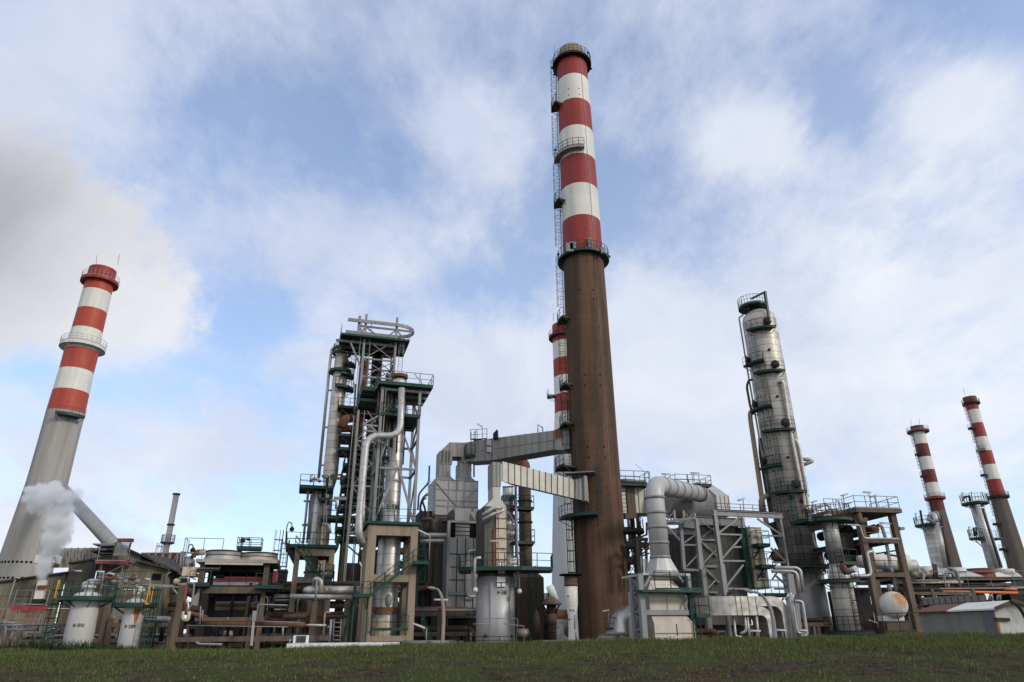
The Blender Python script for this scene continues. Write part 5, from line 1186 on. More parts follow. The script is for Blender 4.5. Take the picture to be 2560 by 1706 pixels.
# ---- grey cylinder furnace H-3302
YC = 64.0
hc = P('c6', 703, 1000, YC); HXx = hc.x; hr = 184 * mpp('c6', hc); z40 = zf('c6', 700, 745, YC - hr); z69 = zf('c6', 700, 672, YC - hr - 0.6)
H = thing('cylinder_furnace', (HXx, YC, GZ), 'grey upright cylinder furnace with a black number, green deck and rusty cream panels above', 'furnace')
MT['cyl'] = mat('grey painted furnace shell', (0.40, 0.40, 0.405), (0.33, 0.33, 0.335), (0.2, 0.17, 0.13), 0.5, 0.35, sc=0.35, stretch=0.06, amt3=(0.66, 0.85), fac3=0.5)
part(H, 'shell', MT['cyl'], lambda m: m.lathe((HXx, YC, 0), [(hr, GZ), (hr, z40)], 48))
part(H, 'top_ring', MT['dark_brown'], lambda m: m.lathe((HXx, YC, 0), [(hr * 0.985, z40), (hr * 0.985, z69 - 0.3)], 48))
for a in (195, 254, 316, 342):
    d = V3((math.cos(R(a)), math.sin(R(a)), 0)); bm(H, 'stiffener', 'galv', V3((HXx, YC, GZ)) + d * (hr + 0.05), V3((HXx, YC, z40)) + d * (hr + 0.03), 0.1, 0.1, R(a))
# deck: hexagonal
pts = [P('c6', 515, 690, YC - 1.0), P('c6', 605, 640, YC - hr - 1.3), P('c6', 935, 648, YC - hr - 1.3), P('c6', 1068, 662, YC - 0.6)]
zD = z69
loop = [V3((HXx + x, YC + y, zD)) for x, y in ((-3.25, -1.2), (-2.1, -hr - 1.0), (2.3, -hr - 1.0), (5.0, -1.6), (5.0, 1.2), (-3.25, 1.2))]
part(H, 'platform', MT['green'], lambda m: m.prism([p - V3((0, 0, 0.17)) for p in loop], V3((0, 0, 0.17))))
part(H, 'railing', MT['green'], lambda m: m.rail([loop[5], loop[0], loop[1], loop[2], loop[3], loop[4]], 1.25, r=0.032))
# convection box
FCv = Fr(P('c6', 755, 400, YC - 1.5), TH)
cv = lambda c, x, y, d=0.0: FCv.lf(c, x, y, d)
cx0, cx1 = cv('c6', 708, 400).x, cv('c6', 808, 400).x; zb_ = zD - FCv.o.z; zt_ = cv('c5', 920, 1160).z
bx(H, 'convection_box', 'plate_dark', FCv, cx0 - 1.05, cx1 + 0.1, 0.15, 3.2, zb_, zt_)
bx(H, 'panel_column', 'rust_stain', FCv, cx0, cx1, 0, 0.6, zb_, zt_)
for k, yy in enumerate((150, 235, 330, 430, 555)):
    w_ = (cx1 - cx0); z_ = cv('c6', 755, yy).z
    bx(H, 'hatch', 'casing', FCv, cx0 + w_ * 0.24, cx1 - w_ * 0.2, -0.05, 0.02, z_ - 0.36, z_ + 0.36)
for y in (182, 282, 380, 480, 585): ribs(H, 'rust', [(FCv.w(cx0, 0, cv('c6', 755, y).z), FCv.w(cx1, 0, cv('c6', 755, y).z), -FCv.ey)], 0.07)
bx(H, 'pilaster', 'rust', FCv, cx0 - 0.28, cx0 - 0.04, 0.05, 0.2, zb_, cv('c6', 755, 280).z)
# hood, riser, inclined duct
sx0, sx1 = cv('c5', 862, 900).x, cv('c5', 955, 900).x; sL = cv('c5', 815, 900, 1.4).x
lo = lambda x0, x1, y0, y1, z: [FCv.w(x0, y0, z), FCv.w(x1, y0, z), FCv.w(x1, y1, z), FCv.w(x0, y1, z)]
z1_ = cv('c5', 900, 1055).z; z2_ = cv('c5', 900, 602).z; z3_ = cv('c5', 900, 898).z
dpt = 1.7
b = MB(); b.loft([lo(cx0 - 0.95, cx1 + 0.05, 0.1, 3.1, zt_), lo(sx0 - 0.02, sx1, 0.5, 0.5 + dpt, z1_), lo(sx0 - 0.02, sx1, 0.5, 0.5 + dpt, z3_)]); b.build('stack_base', MT['duct_light'], H)
IC = thing('flue_duct', FCv.w(sx0, 1, z3_), 'pale ribbed flue duct sloping from the grey cylinder furnace to the tall chimney', 'duct')
b = MB(); b.loft([lo(sx0 - 0.04, sx1 + 0.02, 0.48, 0.52 + dpt, z3_), lo(sx0 - 0.04, sx1 + 0.02, 0.48, 0.52 + dpt, z2_)]); o = b.build('riser', MT['duct'], IC)
ribs(o, 'duct', [(FCv.w(sx0 + (sx1 - sx0) * k, 0.48, z3_), FCv.w(sx0 + (sx1 - sx0) * k, 0.48, z2_), -FCv.ey) for k in (0, 0.5, 1)] + [(FCv.w(sx0, 0.48, z3_ + 0.03), FCv.w(sx1, 0.48, z3_ + 0.03), -FCv.ey)], 0.07)
Ya = FCv.w(sx1, 0.5, 0).y
eA = (P('c5', 957, 606, Ya), P('c5', 957, 852, Ya)); eB = (P('c5', 1850, 830, 67.3), P('c5', 1850, 1062, 67.3)); eC = (P('c5', 1975, 800, 67.2), P('c5', 1985, 1095, 67.0))
duct(IC, 'duct_run', 'duct_light', eA, eB, V3((0.9, 1.8, 0)), 'plate_dark', 12, False)
duct(IC, 'transition', 'duct_light', eB, eC, V3((0.9, 1.8, 0)), 'duct', 3, False)
bm(IC, 'expansion_joint', 'galv', P('c5', 1968, 790, 66.9), P('c5', 1975, 1095, 66.9), 0.3, 0.5)
deck(IC, Fr(P('c5', 1720, 745, 67.0), R(-12)), 0, 3.0, -0.1, 1.2, 0, 0.12, m='galv', mr='galv', rails='')
for c_ in ((('c5', 850, 1205), ('c5', 790, 1240), ('c5', 715, 1285)),):
    pass
tb(H, 'header_pipe', 'alu_pipe', [P('c5', 945, 1175, YC - 2.2), P('c5', 860, 1170, YC - 2.4), P('c5', 720, 1270, YC - 2.4)], 0.18, 12, 0.7)
tb(H, 'header_pipe', 'alu_pipe', [P('c5', 1000, 1180, YC - 2.4), P('c5', 930, 1235, YC - 2.6), P('c5', 860, 1245, YC - 2.6), P('c5', 720, 1325, YC - 2.6)], 0.15, 12, 0.5)
tb(H, 'riser_pipe', 'alu_pipe', [P('c6', 560, 565, YC - 2.7), P('c6', 500, 575, YC - 2.7), P('c6', 492, 870, YC - 2.7)], 0.12, 10, 0.5); part(H, 'pipe_end', MT['white'], lambda m: m.sphere(P('c6', 503, 884, YC - 2.8), 0.22, 14))
tb(H, 'riser_pipe', 'galv', [P('c6', 545, 560, YC - 2.4), P('c6', 470, 595, YC - 2.4), P('c6', 475, 880, YC - 2.4), P('c6', 500, 905, YC - 2.4)], 0.09, 10, 0.4)
tb(H, 'riser_pipe', 'galv', [P('c5', 1135, 1180, YC - 1.6), P('c6', 918, 560, YC - 1.6), P('c6', 935, 880, YC - 1.6)], 0.09, 10); part(H, 'pipe_end', MT['white'], lambda m: m.sphere(P('c6', 937, 896, YC - 1.8), 0.21, 14))
tb(H, 'riser_pipe', 'galv', [P('c6', 905, 690, YC - 1.2), P('c6', 895, 860, YC - 1.2)], 0.1, 8)
for x in (740, 776): tb(H, 'burner_pipe', 'alu_pipe', [P('c6', x, 610, YC - hr - 0.8), P('c6', x + 5, 720, YC - hr - 0.4)], 0.16, 10)
part(H, 'valve_cluster', MT['white'], lambda m: [m.tube([P('c6', x, y, YC - hr - 0.4), P('c6', x2, y2, YC - hr - 0.4)], 0.13, 8) for x, y, x2, y2 in ((830, 600, 900, 580), (850, 640, 850, 580), (890, 640, 895, 570), (840, 615, 905, 615))])
def hp(u_, v_, z0=0, x0=0): pass
ang = lambda x, y: (lambda p: math.atan2(p.y - YC, p.x - HXx))(P('c6', x, y, YC - math.sqrt(max(0.1, hr ** 2 - (P('c6', x, y, YC - hr).x - HXx) ** 2))))
za = zf('c6', 770, 907, YC - hr); a1_ = ang(770, 907)
def place2(u, v, r=hr + 0.004):
    a = a1_ + u / hr; n = V3((math.cos(a), math.sin(a), 0)); return V3((HXx, YC, za + v)) + n * r, n
part(H, 'lettering', MT['black'], lambda m: text_strokes(m, 'H-3302', place2, 0.27, 0.032, gap=0.6, wf=0.72))
fb = Fr(V3((HXx, YC, zf('c6', 755, 805, YC - hr))) + V3((math.cos(ang(755, 805)), math.sin(ang(755, 805)), 0)) * hr, R(10))
bx(H, 'junction_box', 'white_clean', fb, -0.36, 0.36, -0.16, 0.05, -0.38, 0.4); ribs(H, 'dark', [(fb.w(-0.4, -0.16, -0.05), fb.w(0.55, -0.16, -0.05), -fb.ey), (fb.w(0, -0.16, -0.36), fb.w(0, -0.16, -0.02), -fb.ey)], 0.05, 'box_strap')
for x in (602, 855): part(H, 'peep_hole', MT['dark_brown'], lambda m: m.lathe(V3((HXx, YC, zf('c6', x, 1335, YC - hr))) + V3((math.cos(ang(x, 1335)), math.sin(ang(x, 1335)), 0)) * (hr - 0.05), [(0.16, 0), (0.16, 0.09), (0.1, 0.1)], 8, axis=V3((math.cos(ang(x, 1335)), math.sin(ang(x, 1335)), 0))))
PIPE('thin grey pipe frame standing before the grey cylinder furnace', [P('c6', 540, 1420, 60), P('c6', 542, 1163, 60), P('c6', 920, 1165, 60), P('c6', 900, 1420, 60)], 0.04, 'galv', 8, 0.15)
PIPE('thin tan pipe frame low right of the grey cylinder furnace', [P('c6', 985, 1420, 60.5), P('c6', 978, 1238, 60.5), P('c6', 780, 1215, 60.5)], 0.06, 'pink_tube', 8, 0.1)
PIPE('short orange pipe at the left foot of the grey cylinder furnace', [P('c6', 480, 1218, 60), P('c6', 640, 1216, 60)], 0.06, 'pink_tube', 8)
part(H, 'front_railing', MT['dark'], lambda m: m.rail([P('c6', 420, 1420, 61.0), P('c6', 900, 1420, 60.5), P('c6', 1050, 1420, 61.5)], 0.62))
# ---- round grey vessel behind it
YV = 68.5; vp = P('c5', 1030, 1200, YV); vr = 66 * mpp('c5', vp)
VS = thing('vessel', (vp.x, YV, GZ), 'round grey vessel with small green landings behind the rusty cream panels', 'vessel')
part(VS, 'shell', MT['alu_old'], lambda m: m.lathe((vp.x, YV, 0), [(vr, GZ), (vr, zf('c5', 1030, 935, YV)), (vr * 0.9, zf('c5', 1030, 925, YV))], 28))
for yy, c in ((1190, 'c5'), (425, 'c6')):
    z = zf(c, 1080 if c == 'c5' else 860, yy, YV - 1); f = Fr((vp.x + 0.2, YV - vr, z), TH); deck(VS, f, 0, 2.0, -1.4, -0.1, 0, 0.25, h=1.2); bm(VS, 'bracket', 'green', f.w(0.2, -0.1, -1.3), f.w(1.8, -0.7, -0.2), 0.1)
for k in range(5): z = zf('c5', 1030, 1020 + k * 120, YV - vr); part(VS, 'band', MT['galv'], lambda m: m.ringrail((vp.x, YV), vr + 0.12, z - 0.5, R(180), R(360), 0.5, r=0.04))
part(VS, 'ladder', MT['green'], lambda m: m.ladder((vp.x - vr * 1.4, YV - 1, 0), z69, zf('c5', 780, 1000, YV), R(200), 0.5, True))
tb(VS, 'riser', 'galv', [P('c5', 1122, 905, 66.5), P('c6', 905, 640, 66.5)], 0.12, 8); tb(VS, 'top_rail', 'galv', [P('c5', 960, 920, 66.5), P('c5', 1100, 915, 66.5)], 0.07, 6)
bm(VS, 'bracket', 'galv', P('c5', 1040, 1235, YV - 2), P('c5', 1128, 1390, YV - 2), 0.12); bm(VS, 'bracket', 'galv', P('c5', 1020, 1385, YV - 2), P('c5', 1128, 1388, YV - 2), 0.1)
# ---- brown stack and its box
YR = 86.0; XR, RPR = prof('c5', [(1157, 1311, 1060), (1160, 1318, 1340)], YR); rr_ = RPR[0][0]
BS = thing('exhaust_stack', (XR, YR, GZ), 'brown flanged exhaust stack with a rusty elbow on a dark brown box', 'stack')
part(BS, 'stack_pipe', MT['dark_brown'], lambda m: m.lathe((XR, YR, 0), [(rr_, zf('c6', 990, 700, YR)), (rr_, zf('c5', 1230, 720, YR))], 28, caps=(False, False)))
for c, x, y in (('c5', 1235, 1080), ('c5', 1238, 1342), ('c6', 990, 437)): part(BS, 'flange', MT['dark'], lambda m: m.lathe((XR, YR, zf(c, x, y, YR - rr_)), [(rr_, -0.1), (rr_ + 0.14, -0.1), (rr_ + 0.14, 0.1), (rr_, 0.1)], 28, caps=(False, False)))
tb(BS, 'elbow', 'rust', [V3((XR, YR, zf('c5', 1230, 722, YR))), V3((XR, YR, zf('c5', 1230, 640, YR))), P('c5', 1120, 605, YR + 1), P('c5', 1020, 600, YR + 1)], rr_ * 0.95, 20, rr_ * 1.6)
fR = Fr((XR, YR - 1.8, GZ), TH); k_ = mpp('c6', P('c6', 1000, 900, YR))
part(BS, 'base_cone', MT['dark_brown'], lambda m: m.loft([[fR.w(-3.2, 0, zf('c6', 1000, 770, YR) - GZ), fR.w(2.1, 0, zf('c6', 1000, 770, YR) - GZ), fR.w(2.1, 4, zf('c6', 1000, 770, YR) - GZ), fR.w(-3.2, 4, zf('c6', 1000, 770, YR) - GZ)], [fR.w(-rr_, 1, zf('c6', 1000, 655, YR) - GZ), fR.w(rr_, 1, zf('c6', 1000, 655, YR) - GZ), fR.w(rr_, 3, zf('c6', 1000, 655, YR) - GZ), fR.w(-rr_, 3, zf('c6', 1000, 655, YR) - GZ)]]))
bx(BS, 'base_box', 'dark_brown', fR, -4.4, 2.15, 0, 4, 0, zf('c6', 1000, 770, YR) - GZ)
part(BS, 'ladder', MT['green'], lambda m: m.ladder(fR.w(-0.3, -3.0, 0), GZ, zf('c6', 1010, 690, YR - 3) + 0.3, R(-73), 0.8, True, r=0.04))
# ---- vent with conical cap, venturi stack
YVN = 66.0
def cap_vent():
    X, pr = prof('c6', [(1205, 1300, 1160), (1212, 1298, 1250), (1213, 1300, 1400)], YVN); r = pr[0][0]
    t = thing('vent_stack', (X, YVN, GZ), 'short grey vent stack with a wide conical rain cap beside the white stack', 'vent')
    z = lambda y: zf('c6', 1250, y, YVN - r)
    part(t, 'stack_pipe', MT['dark_brown'], lambda m: m.lathe((X, YVN, 0), [(r * 0.88, GZ), (r * 0.88, z(1210)), (r, z(1208)), (r, z(1120)), (r * 0.75, z(1110)), (r * 0.7, z(1030))], 24))
    for y in (1212, 1295): part(t, 'flange', MT['dark'], lambda m: m.lathe((X, YVN, z(y)), [(r * 0.9, -0.05), (r * 1.06, -0.05), (r * 1.06, 0.05), (r * 0.9, 0.05)], 24, caps=(False, False)))
    R1 = 103 * mpp('c6', P('c6', 1245, 1020, YVN)); zc = zf('c6', 1245, 1022, YVN - R1)
    part(t, 'rain_cap', MT['conc_dark'], lambda m: m.lathe((X, YVN, zc), [(R1 * 0.96, -0.04), (R1, 0), (R1, 0.12), (R1 * 0.35, 0.62), (0.02, 0.72)], 32))
    for k in range(12):
        a = 2 * PI * k / 12; d = V3((math.cos(a), math.sin(a), 0)); bm(t, 'cap_strut', 'dark', V3((X, YVN, z(1115))) + d * r * 0.9, V3((X, YVN, zc)) + d * R1 * 0.85, 0.05, 0.05, a)
    for k in range(10):
        a = 2 * PI * k / 10; d = V3((math.cos(a), math.sin(a), 0)); bm(t, 'cage_bar', 'dark', V3((X, YVN, z(1110))) + d * r * 0.85, V3((X, YVN, zc)) + d * r * 0.95, 0.07, 0.05, a)
cap_vent()
def venturi():
    Yv = 60.0; rows = [(1377, 1507, 755), (1377, 1507, 835), (1382, 1505, 845), (1386, 1505, 1000), (1395, 1503, 1060), (1412, 1500, 1130), (1417, 1500, 1200), (1416, 1505, 1290), (1408, 1512, 1400)]
    X, pr = prof('c6', rows, Yv); t = thing('white_stack', (X, Yv, GZ), 'white waisted stack with a dark round disc on top before the tall chimney', 'stack')
    z = lambda y: zf('c6', 1445, y, Yv)
    b = pr[2:]; b = b[::-1]
    part(t, 'shell', MT['white'], lambda m: m.lathe((X, Yv, 0), [(b[0][0] * 1.06, GZ)] + b, 32))
    part(t, 'rust_flare', MT['rust_spot'], lambda m: m.prism([P('c6', 1478, 1290, Yv - 0.9), P('c6', 1512, 1415, Yv - 0.7), P('c6', 1490, 1415, Yv - 0.95)], V3((0.02, -0.05, 0))))
    part(t, 'sleeve', MT['dark_brown'], lambda m: m.lathe((X, Yv, 0), [(pr[0][0], z(835)), (pr[0][0], z(750)), (pr[0][0] * 0.9, z(750)), (pr[0][0] * 0.9, z(830))], 32, caps=(False, False)))
    part(t, 'rust_ring', MT['rust'], lambda m: m.lathe((X, Yv, z(833)), [(pr[0][0], -0.08), (pr[0][0] * 1.05, -0.08), (pr[0][0] * 1.05, 0.08), (pr[0][0], 0.08)], 32, caps=(False, False)))
    R1 = 113 * mpp('c6', P('c6', 1440, 740, Yv)); part(t, 'disc', MT['black'], lambda m: m.lathe((X, Yv, zf('c6', 1440, 742, Yv)), [(pr[0][0] * 0.95, -0.02), (R1, 0.0), (R1, 0.1), (pr[0][0] * 0.9, 0.14)], 36))
    tb(t, 'conduit', 'galv', [P('c6', 1475, 1130, Yv - 1.0), P('c6', 1478, 1270, Yv - 1.0)], 0.05, 6)
    for x, y in ((1413, 945), (1438, 1080), (1465, 1085), (1427, 1170)): part(t, 'stud', MT['galv'], lambda m: m.sphere(P('c6', x, y, Yv - 1.25 if y < 1000 else Yv - 0.95), 0.1, 8))
venturi()
PIPE('far grey pipe bridge seen between the brown box and the pale chimney', [P('c6', 1110, 970, 120), P('c6', 1290, 962, 120)], 0.85, 'conc_grey', 12)
FV = thing('valve_housing', P('c6', 1255, 925, 120), 'small white round housing on the far grey pipe bridge', 'housing')
part(FV, 'body', MT['white'], lambda m: m.tube([P('c6', 1225, 930, 119.5), P('c6', 1290, 905, 119.5)], 1.3, 12)); tb(FV, 'mast', 'dark', [P('c6', 1222, 945, 119), P('c6', 1222, 900, 119)], 0.15, 6)
DW = thing('ducting', P('c6', 1350, 1400, 75), 'white and silver ducts with a tan pipe between vent stack and white stack', 'ducts')
for (a, b_, r, m_) in (((1300, 1105, 1410, 1105), 0, 0.3, 'pink_tube'), ((1300, 1135, 1410, 1138), 0, 0.42, 'pink_tube'), ((1290, 1270, 1420, 1270), 0, 0.75, 'alu_pipe'), ((1280, 1195, 1420, 1195), 0, 0.35, 'white'), ((1345, 1140, 1350, 1330), 0, 0.28, 'white')):
    tb(DW, 'duct_run', m_, [P('c6', a[0], a[1], 75), P('c6', a[2], a[3], 75)], r, 14)
tb(DW, 'duct_run', 'white', [P('c6', 1320, 1270, 74), P('c6', 1335, 1360, 74), P('c6', 1420, 1420, 74)], 0.5, 12, 1)
tb(DW, 'duct_run', 'dark', [P('c6', 1180, 1200, 76), P('c6', 1250, 1205, 76), P('c6', 1260, 1450, 76)], 0.9, 12, 1)
# ================================================================== right of the chimney: white elbow duct, casings, H-3001
YE = 58.0
J = thing('flue_duct', P('a10', 450, 500, 69.5), 'rust streaked pale duct leaving the right side of the tall chimney below a green deck', 'duct')
duct(J, 'duct_run', 'duct_light', (P('a10', 268, 300, 70.4), P('a10', 300, 690, 70.4)), (P('a10', 960, 330, 73.0), P('a10', 960, 680, 73.0)), V3((-0.3, 2.6, 0)), 'duct', 8, False)
bx(J, 'rust_panel', 'conc_mid', Fr(P('a10', 415, 490, 70.85), R(14)), -0.62, 0.62, -0.03, 0.03, -1.95, 2.05)
part(J, 'railed_frame', MT['dark'], lambda m: m.ladder(P('a10', 310, 500, 70.2), zf('a10', 310, 690, 70), zf('a10', 310, 310, 70), R(-90), 0.9, False, r=0.06))
fJ = Fr(P('a10', 470, 275, 70.0), R(12)); jx = lambda x: fJ.lf('a10', x, 275, 0).x
deck(J, fJ, jx(275), jx(690), 0, 2.4, 0, 0.35, mr='dark', h=1.3)
deck(J, Fr(P('a10', 1060, 285, 74), R(12)), 0, 4.2, 0, 2.5, 0, 0.2, mr='dark', h=1.1)
part(J, 'ladder', MT['dark'], lambda m: m.ladder(P('a10', 660, 200, 70), zf('a10', 660, 275, 70), zf('a10', 660, 110, 70), R(-90), 0.5, True)); part(J, 'deck_pipe', MT['galv'], lambda m: m.tube([P('a10', 290, 235, 70.5), P('a10', 640, 245, 71.2)], 0.16, 8))
part(J, 'ladder', MT['dark'], lambda m: m.ladder(P('a10', 1260, 250, 73), zf('a10', 1260, 280, 73), zf('a10', 1260, 150, 73), R(-90), 0.5, False))
# white elbow
EL = thing('elbow_duct', P('a10', 800, 1500, YE), 'large pale grey round duct rising from a casing and elbowing away to the right', 'duct')
ve = P('a10', 766, 480, YE); r_e = 130 * mpp('a10', ve)
exx, eyy = ve.x, ve.y
vb = P('a10', 830, 1300, YE)
topc = V3((exx, eyy, zf('a10', 800, 285, YE)))
end = P('a10', 1420, 425, 71.0)
dh = (end - topc).normalized()
pts = [V3((exx, eyy, zf('a10', 830, 1312, YE))), topc, end]
b = MB(); b.tube(pts, r_e, 36, 1.55, seg=9); b.build('duct_pipe', MT['white_pipe'], EL)
def ring(t, c, r, axis, m_='white_pipe', w=0.09, h=0.05): part(t, 'flange', MT[m_], lambda m: m.lathe(c, [(r, -w), (r + h, -w), (r + h, w), (r, w)], 36, axis=axis, caps=(False, False)))
for y in (452, 668, 875, 1095): ring(EL, V3((exx, eyy, zf('a10', 790, y, YE - r_e))), r_e, V3((0, 0, 1)), 'duct', 0.1, 0.07)
for k in range(6): ring(EL, topc + dh * (2.2 + (end - topc).length * 0.15 * k), r_e, dh, 'duct', 0.1, 0.05)
ring(EL, topc + dh * ((end - topc).length - 0.9), r_e, dh, 'dark_brown', 0.12, 0.06)
zb_ = zf('a10', 850, 1515, YE - 1.2); z1_ = zf('a10', 830, 1312, YE)
FE = Fr((exx, eyy, 0), TH); k_ = r_e * 1.28
circ = [V3((exx + r_e * math.cos(R(17 + 45 * i / 2 + 225)), eyy + r_e * math.sin(R(17 + 45 * i / 2 + 225)), z1_)) for i in range(16)]
sq = []
for i in range(16):
    a = 45 * i / 2 + 225; c_, s_ = math.cos(R(a)), math.sin(R(a)); q_ = k_ / max(abs(c_), abs(s_)); sq.append(FE.w(c_ * q_, s_ * q_, zb_))
part(EL, 'transition', MT['white_pipe'], lambda m: m.loft([sq, circ], caps=False, sm=True)); ring(EL, V3((exx, eyy, z1_)), r_e, V3((0, 0, 1)), 'duct', 0.1, 0.07)
part(EL, 'second_duct', MT['duct'], lambda m: m.tube([P('a10', 880, 500, 71), P('a10', 1000, 520, 71.5), P('a10', 1400, 560, 76)], 1.75, 24))
# lower casing
FK = Fr(P('a11', 690, 700, YE - 1.9), TH)
k11 = lambda x, y, d=0.0: FK.lf('a11', x, y, d)
KS = thing('fan_casing', FK.w(1.5, 1, GZ - FK.o.z), 'cream plate casing with sloped shoulders under the large elbow duct', 'casing')
X0, X1 = k11(692, 700).x, k11(1178, 700).x; W0, W1 = k11(785, 1140).x, k11(1285, 1140).x
zq = lambda y, x=940: k11(x, y).z
Dk = 3.6
lo = lambda x0, x1, y0, y1, z: [FK.w(x0, y0, z), FK.w(x1, y0, z), FK.w(x1, y1, z), FK.w(x0, y1, z)]
gk = GZ - FK.o.z
part(KS, 'lower_casing', MT['casing'], lambda m: m.loft([lo(W0 - 0.35, W1 + 0.1, -0.5, Dk + 0.3, gk), lo(W0 - 0.35, W1, -0.5, Dk + 0.3, zq(1005)), lo(X0, X1, 0, Dk, zq(872))]))
part(KS, 'middle_casing', MT['casing'], lambda m: m.loft([lo(X0, X1, 0, Dk, zq(826)), lo(X0, X1, 0, Dk, zq(560))]))
part(KS, 'upper_casing', MT['casing'], lambda m: m.loft([lo(X0 - 0.05, X1, 0.05, Dk, zq(559)), lo(X0 + 0.5, X1 - 0.75, 0.4, Dk - 0.4, zq(375)), lo(X0 + 0.5, X1 - 0.7, 0.4, Dk - 0.4, zq(335))]))
ribs(KS, 'rust_stain', [(FK.w((X0 + X1) / 2, 0, zq(826)), FK.w((X0 + X1) / 2, 0, zq(570)), -FK.ey), (FK.w(X0, 0, zq(686)), FK.w(X1, 0, zq(686)), -FK.ey)], 0.03)
ribs(KS, 'dark_brown', [(FK.w((W0 + W1) / 2, -0.5, gk), FK.w((W0 + W1) / 2, -0.5, zq(1010)), -FK.ey), (FK.w(W0 - 0.3, -0.5, zq(1140)), FK.w(W1, -0.5, zq(1140)), -FK.ey)], 0.03)
bm(KS, 'beam', 'galv', FK.w(X0 - 0.9, -0.15, zq(850)), FK.w(X1 + 0.2, -0.15, zq(850)), 0.25, 0.36)
bx(KS, 'door', 'casing', FK, k11(990, 1230, -0.5).x, k11(1100, 1230, -0.5).x, -0.62, -0.5, gk, zq(1180)); bx(KS, 'name_plate', 'galv', FK, k11(900, 1220, -0.5).x, k11(942, 1220, -0.5).x, -0.54, -0.5, zq(1240), zq(1198))
part(KS, 'flange', MT['white_pipe'], lambda m: m.box(FK, k11(590, 320).x, k11(1250, 320).x, -0.15, Dk + 0.1, zq(333), zq(300)))
for k in range(16): x = k11(690, 320).x + k * 0.2; part(KS, 'bolt', MT['duct'], lambda m: m.box(FK, x, x + 0.08, -0.22, -0.152, zq(330), zq(304)))
deck(KS, FK, k11(592, 550, -1.2).x, k11(1440, 550, -1.2).x, -1.2, 0.0, k11(1000, 532, -1.2).z, 0.3, rails='', h=1.3)
part(KS, 'railing', MT['green'], lambda m: m.rail([FK.fr('a11', 775, 530, 0.0), FK.fr('a11', 775, 530, -1.15), FK.fr('a11', 1435, 530, -1.15), FK.fr('a11', 1435, 530, 0.0)], 1.35, r=0.034))
# steel legs left of the casing
for (xa_p, xb_p, d, w) in ((462, 535, 2.0, 0.4), (585, 640, -0.5, 0.42)):
    pa, pb = FK.lf('a11', xa_p, 420, d), FK.lf('a11', xb_p, 1250, d); x = (pa.x + pb.x) / 2
    bx(KS, 'leg', 'galv', FK, x - w / 2, x + w / 2, d, d + 0.4, gk, zq(335 if d < 0 else 330))
xl_, xr_ = (FK.lf('a11', 462, 420, 2.0).x + FK.lf('a11', 535, 1250, 2.0).x) / 2, (FK.lf('a11', 585, 420, -0.5).x + FK.lf('a11', 640, 1250, -0.5).x) / 2
for ya, yb in ((360, 560), (560, 830), (850, 1080), (1100, 1290)):
    bm(KS, 'brace', 'galv', FK.w(xl_, 2.1, zq(ya)), FK.w(xr_, -0.3, zq(yb)), 0.12); bm(KS, 'beam', 'galv', FK.w(xl_, 2.1, zq(yb)), FK.w(xr_, -0.3, zq(yb)), 0.18); bm(KS, 'brace', 'galv', FK.w(xl_, 2.25, zq(yb)), FK.w(xr_, -0.15, zq(ya)), 0.1)
bm(KS, 'brace', 'galv', FK.fr('a11', 620, 490, -0.3), FK.fr('a11', 700, 340, -0.3), 0.18); bm(KS, 'brace', 'galv', FK.fr('a11', 1100, 340, -0.2), FK.fr('a11', 1160, 420, -0.2), 0.15)
for x in (1235, ): bx(KS, 'leg', 'green', FK, k11(1240, 900).x, k11(1290, 900).x, -0.4, 0, gk, zq(570)); bx(KS, 'leg', 'galv', FK, k11(1215, 400).x, k11(1255, 400).x, -0.2, 0.2, zq(560), zq(335))
bm(KS, 'brace', 'galv', FK.fr('a11', 1165, 600, -0.3), FK.fr('a11', 1225, 700, -0.3), 0.1); bm(KS, 'brace', 'galv', FK.fr('a11', 1225, 620, -0.3), FK.fr('a11', 1185, 780, -0.3), 0.1)
deck(KS, FK, k11(1295, 915).x, k11(1485, 915).x, -0.6, 0.9, zq(890, 1400), 0.3, h=1.35)
part(KS, 'ladder', MT['green'], lambda m: m.ladder(FK.fr('a11', 1345, 1100, -0.4), GZ, FK.o.z + zq(900, 1345), R(-73), 0.6, False, r=0.05))
# curved duct and hatch left of it
CD = thing('bend_duct', P('a11', 330, 1280, 62), 'curved grey sheet metal duct bend between chimney foot and cream casing', 'duct')
part(CD, 'bend', MT['alu_duct'], lambda m: m.tube([P('a11', 310, 1290, 62), P('a11', 312, 1120, 62), P('a11', 330, 985, 62.4), P('a11', 400, 945, 63), P('a11', 520, 985, 64)], 1.12, 24, 0.8))
bx(CD, 'pedestal', 'furn', Fr(P('a11', 320, 1140, 61), TH), -1.2, 1.9, 0, 2, -3.2, 0); bx(CD, 'rust_door', 'rust_stain', Fr(P('a11', 360, 1260, 60.9), TH), -0.45, 0.45, -0.05, 0.05, -0.35, 0.4)
tb(CD, 'cross_pipe', 'galv', [P('a11', 90, 1137, 60), P('a11', 435, 1155, 60)], 0.12, 8)
part(CD, 'railing', MT['green'], lambda m: m.rail([P('a11', 80, 1090, 61), P('a11', 235, 1085, 61.5)], 0.9))
HB = thing('hatch_hood', P('c6', 1760, 1410, 57), 'low pale grey sloped hatch hood at the foot of the tall chimney', 'hood')
part(HB, 'hood', MT['furn'], lambda m: m.prism([P('c6', 1630, 1440, 58), P('c6', 1712, 1335, 58), P('c6', 1870, 1332, 58.5), P('c6', 1880, 1440, 58.5)], V3((0.3, 2.0, 0))))
for k, x in enumerate((1715, 1735, 1765, 1785)): part(HB, 'slot', MT['black'], lambda m: m.prism([P('c6', x, 1360, 57.97), P('c6', x + 8, 1350, 57.97), P('c6', x + 8, 1365, 57.97), P('c6', x, 1375, 57.97)], V3((0, -0.02, 0))))
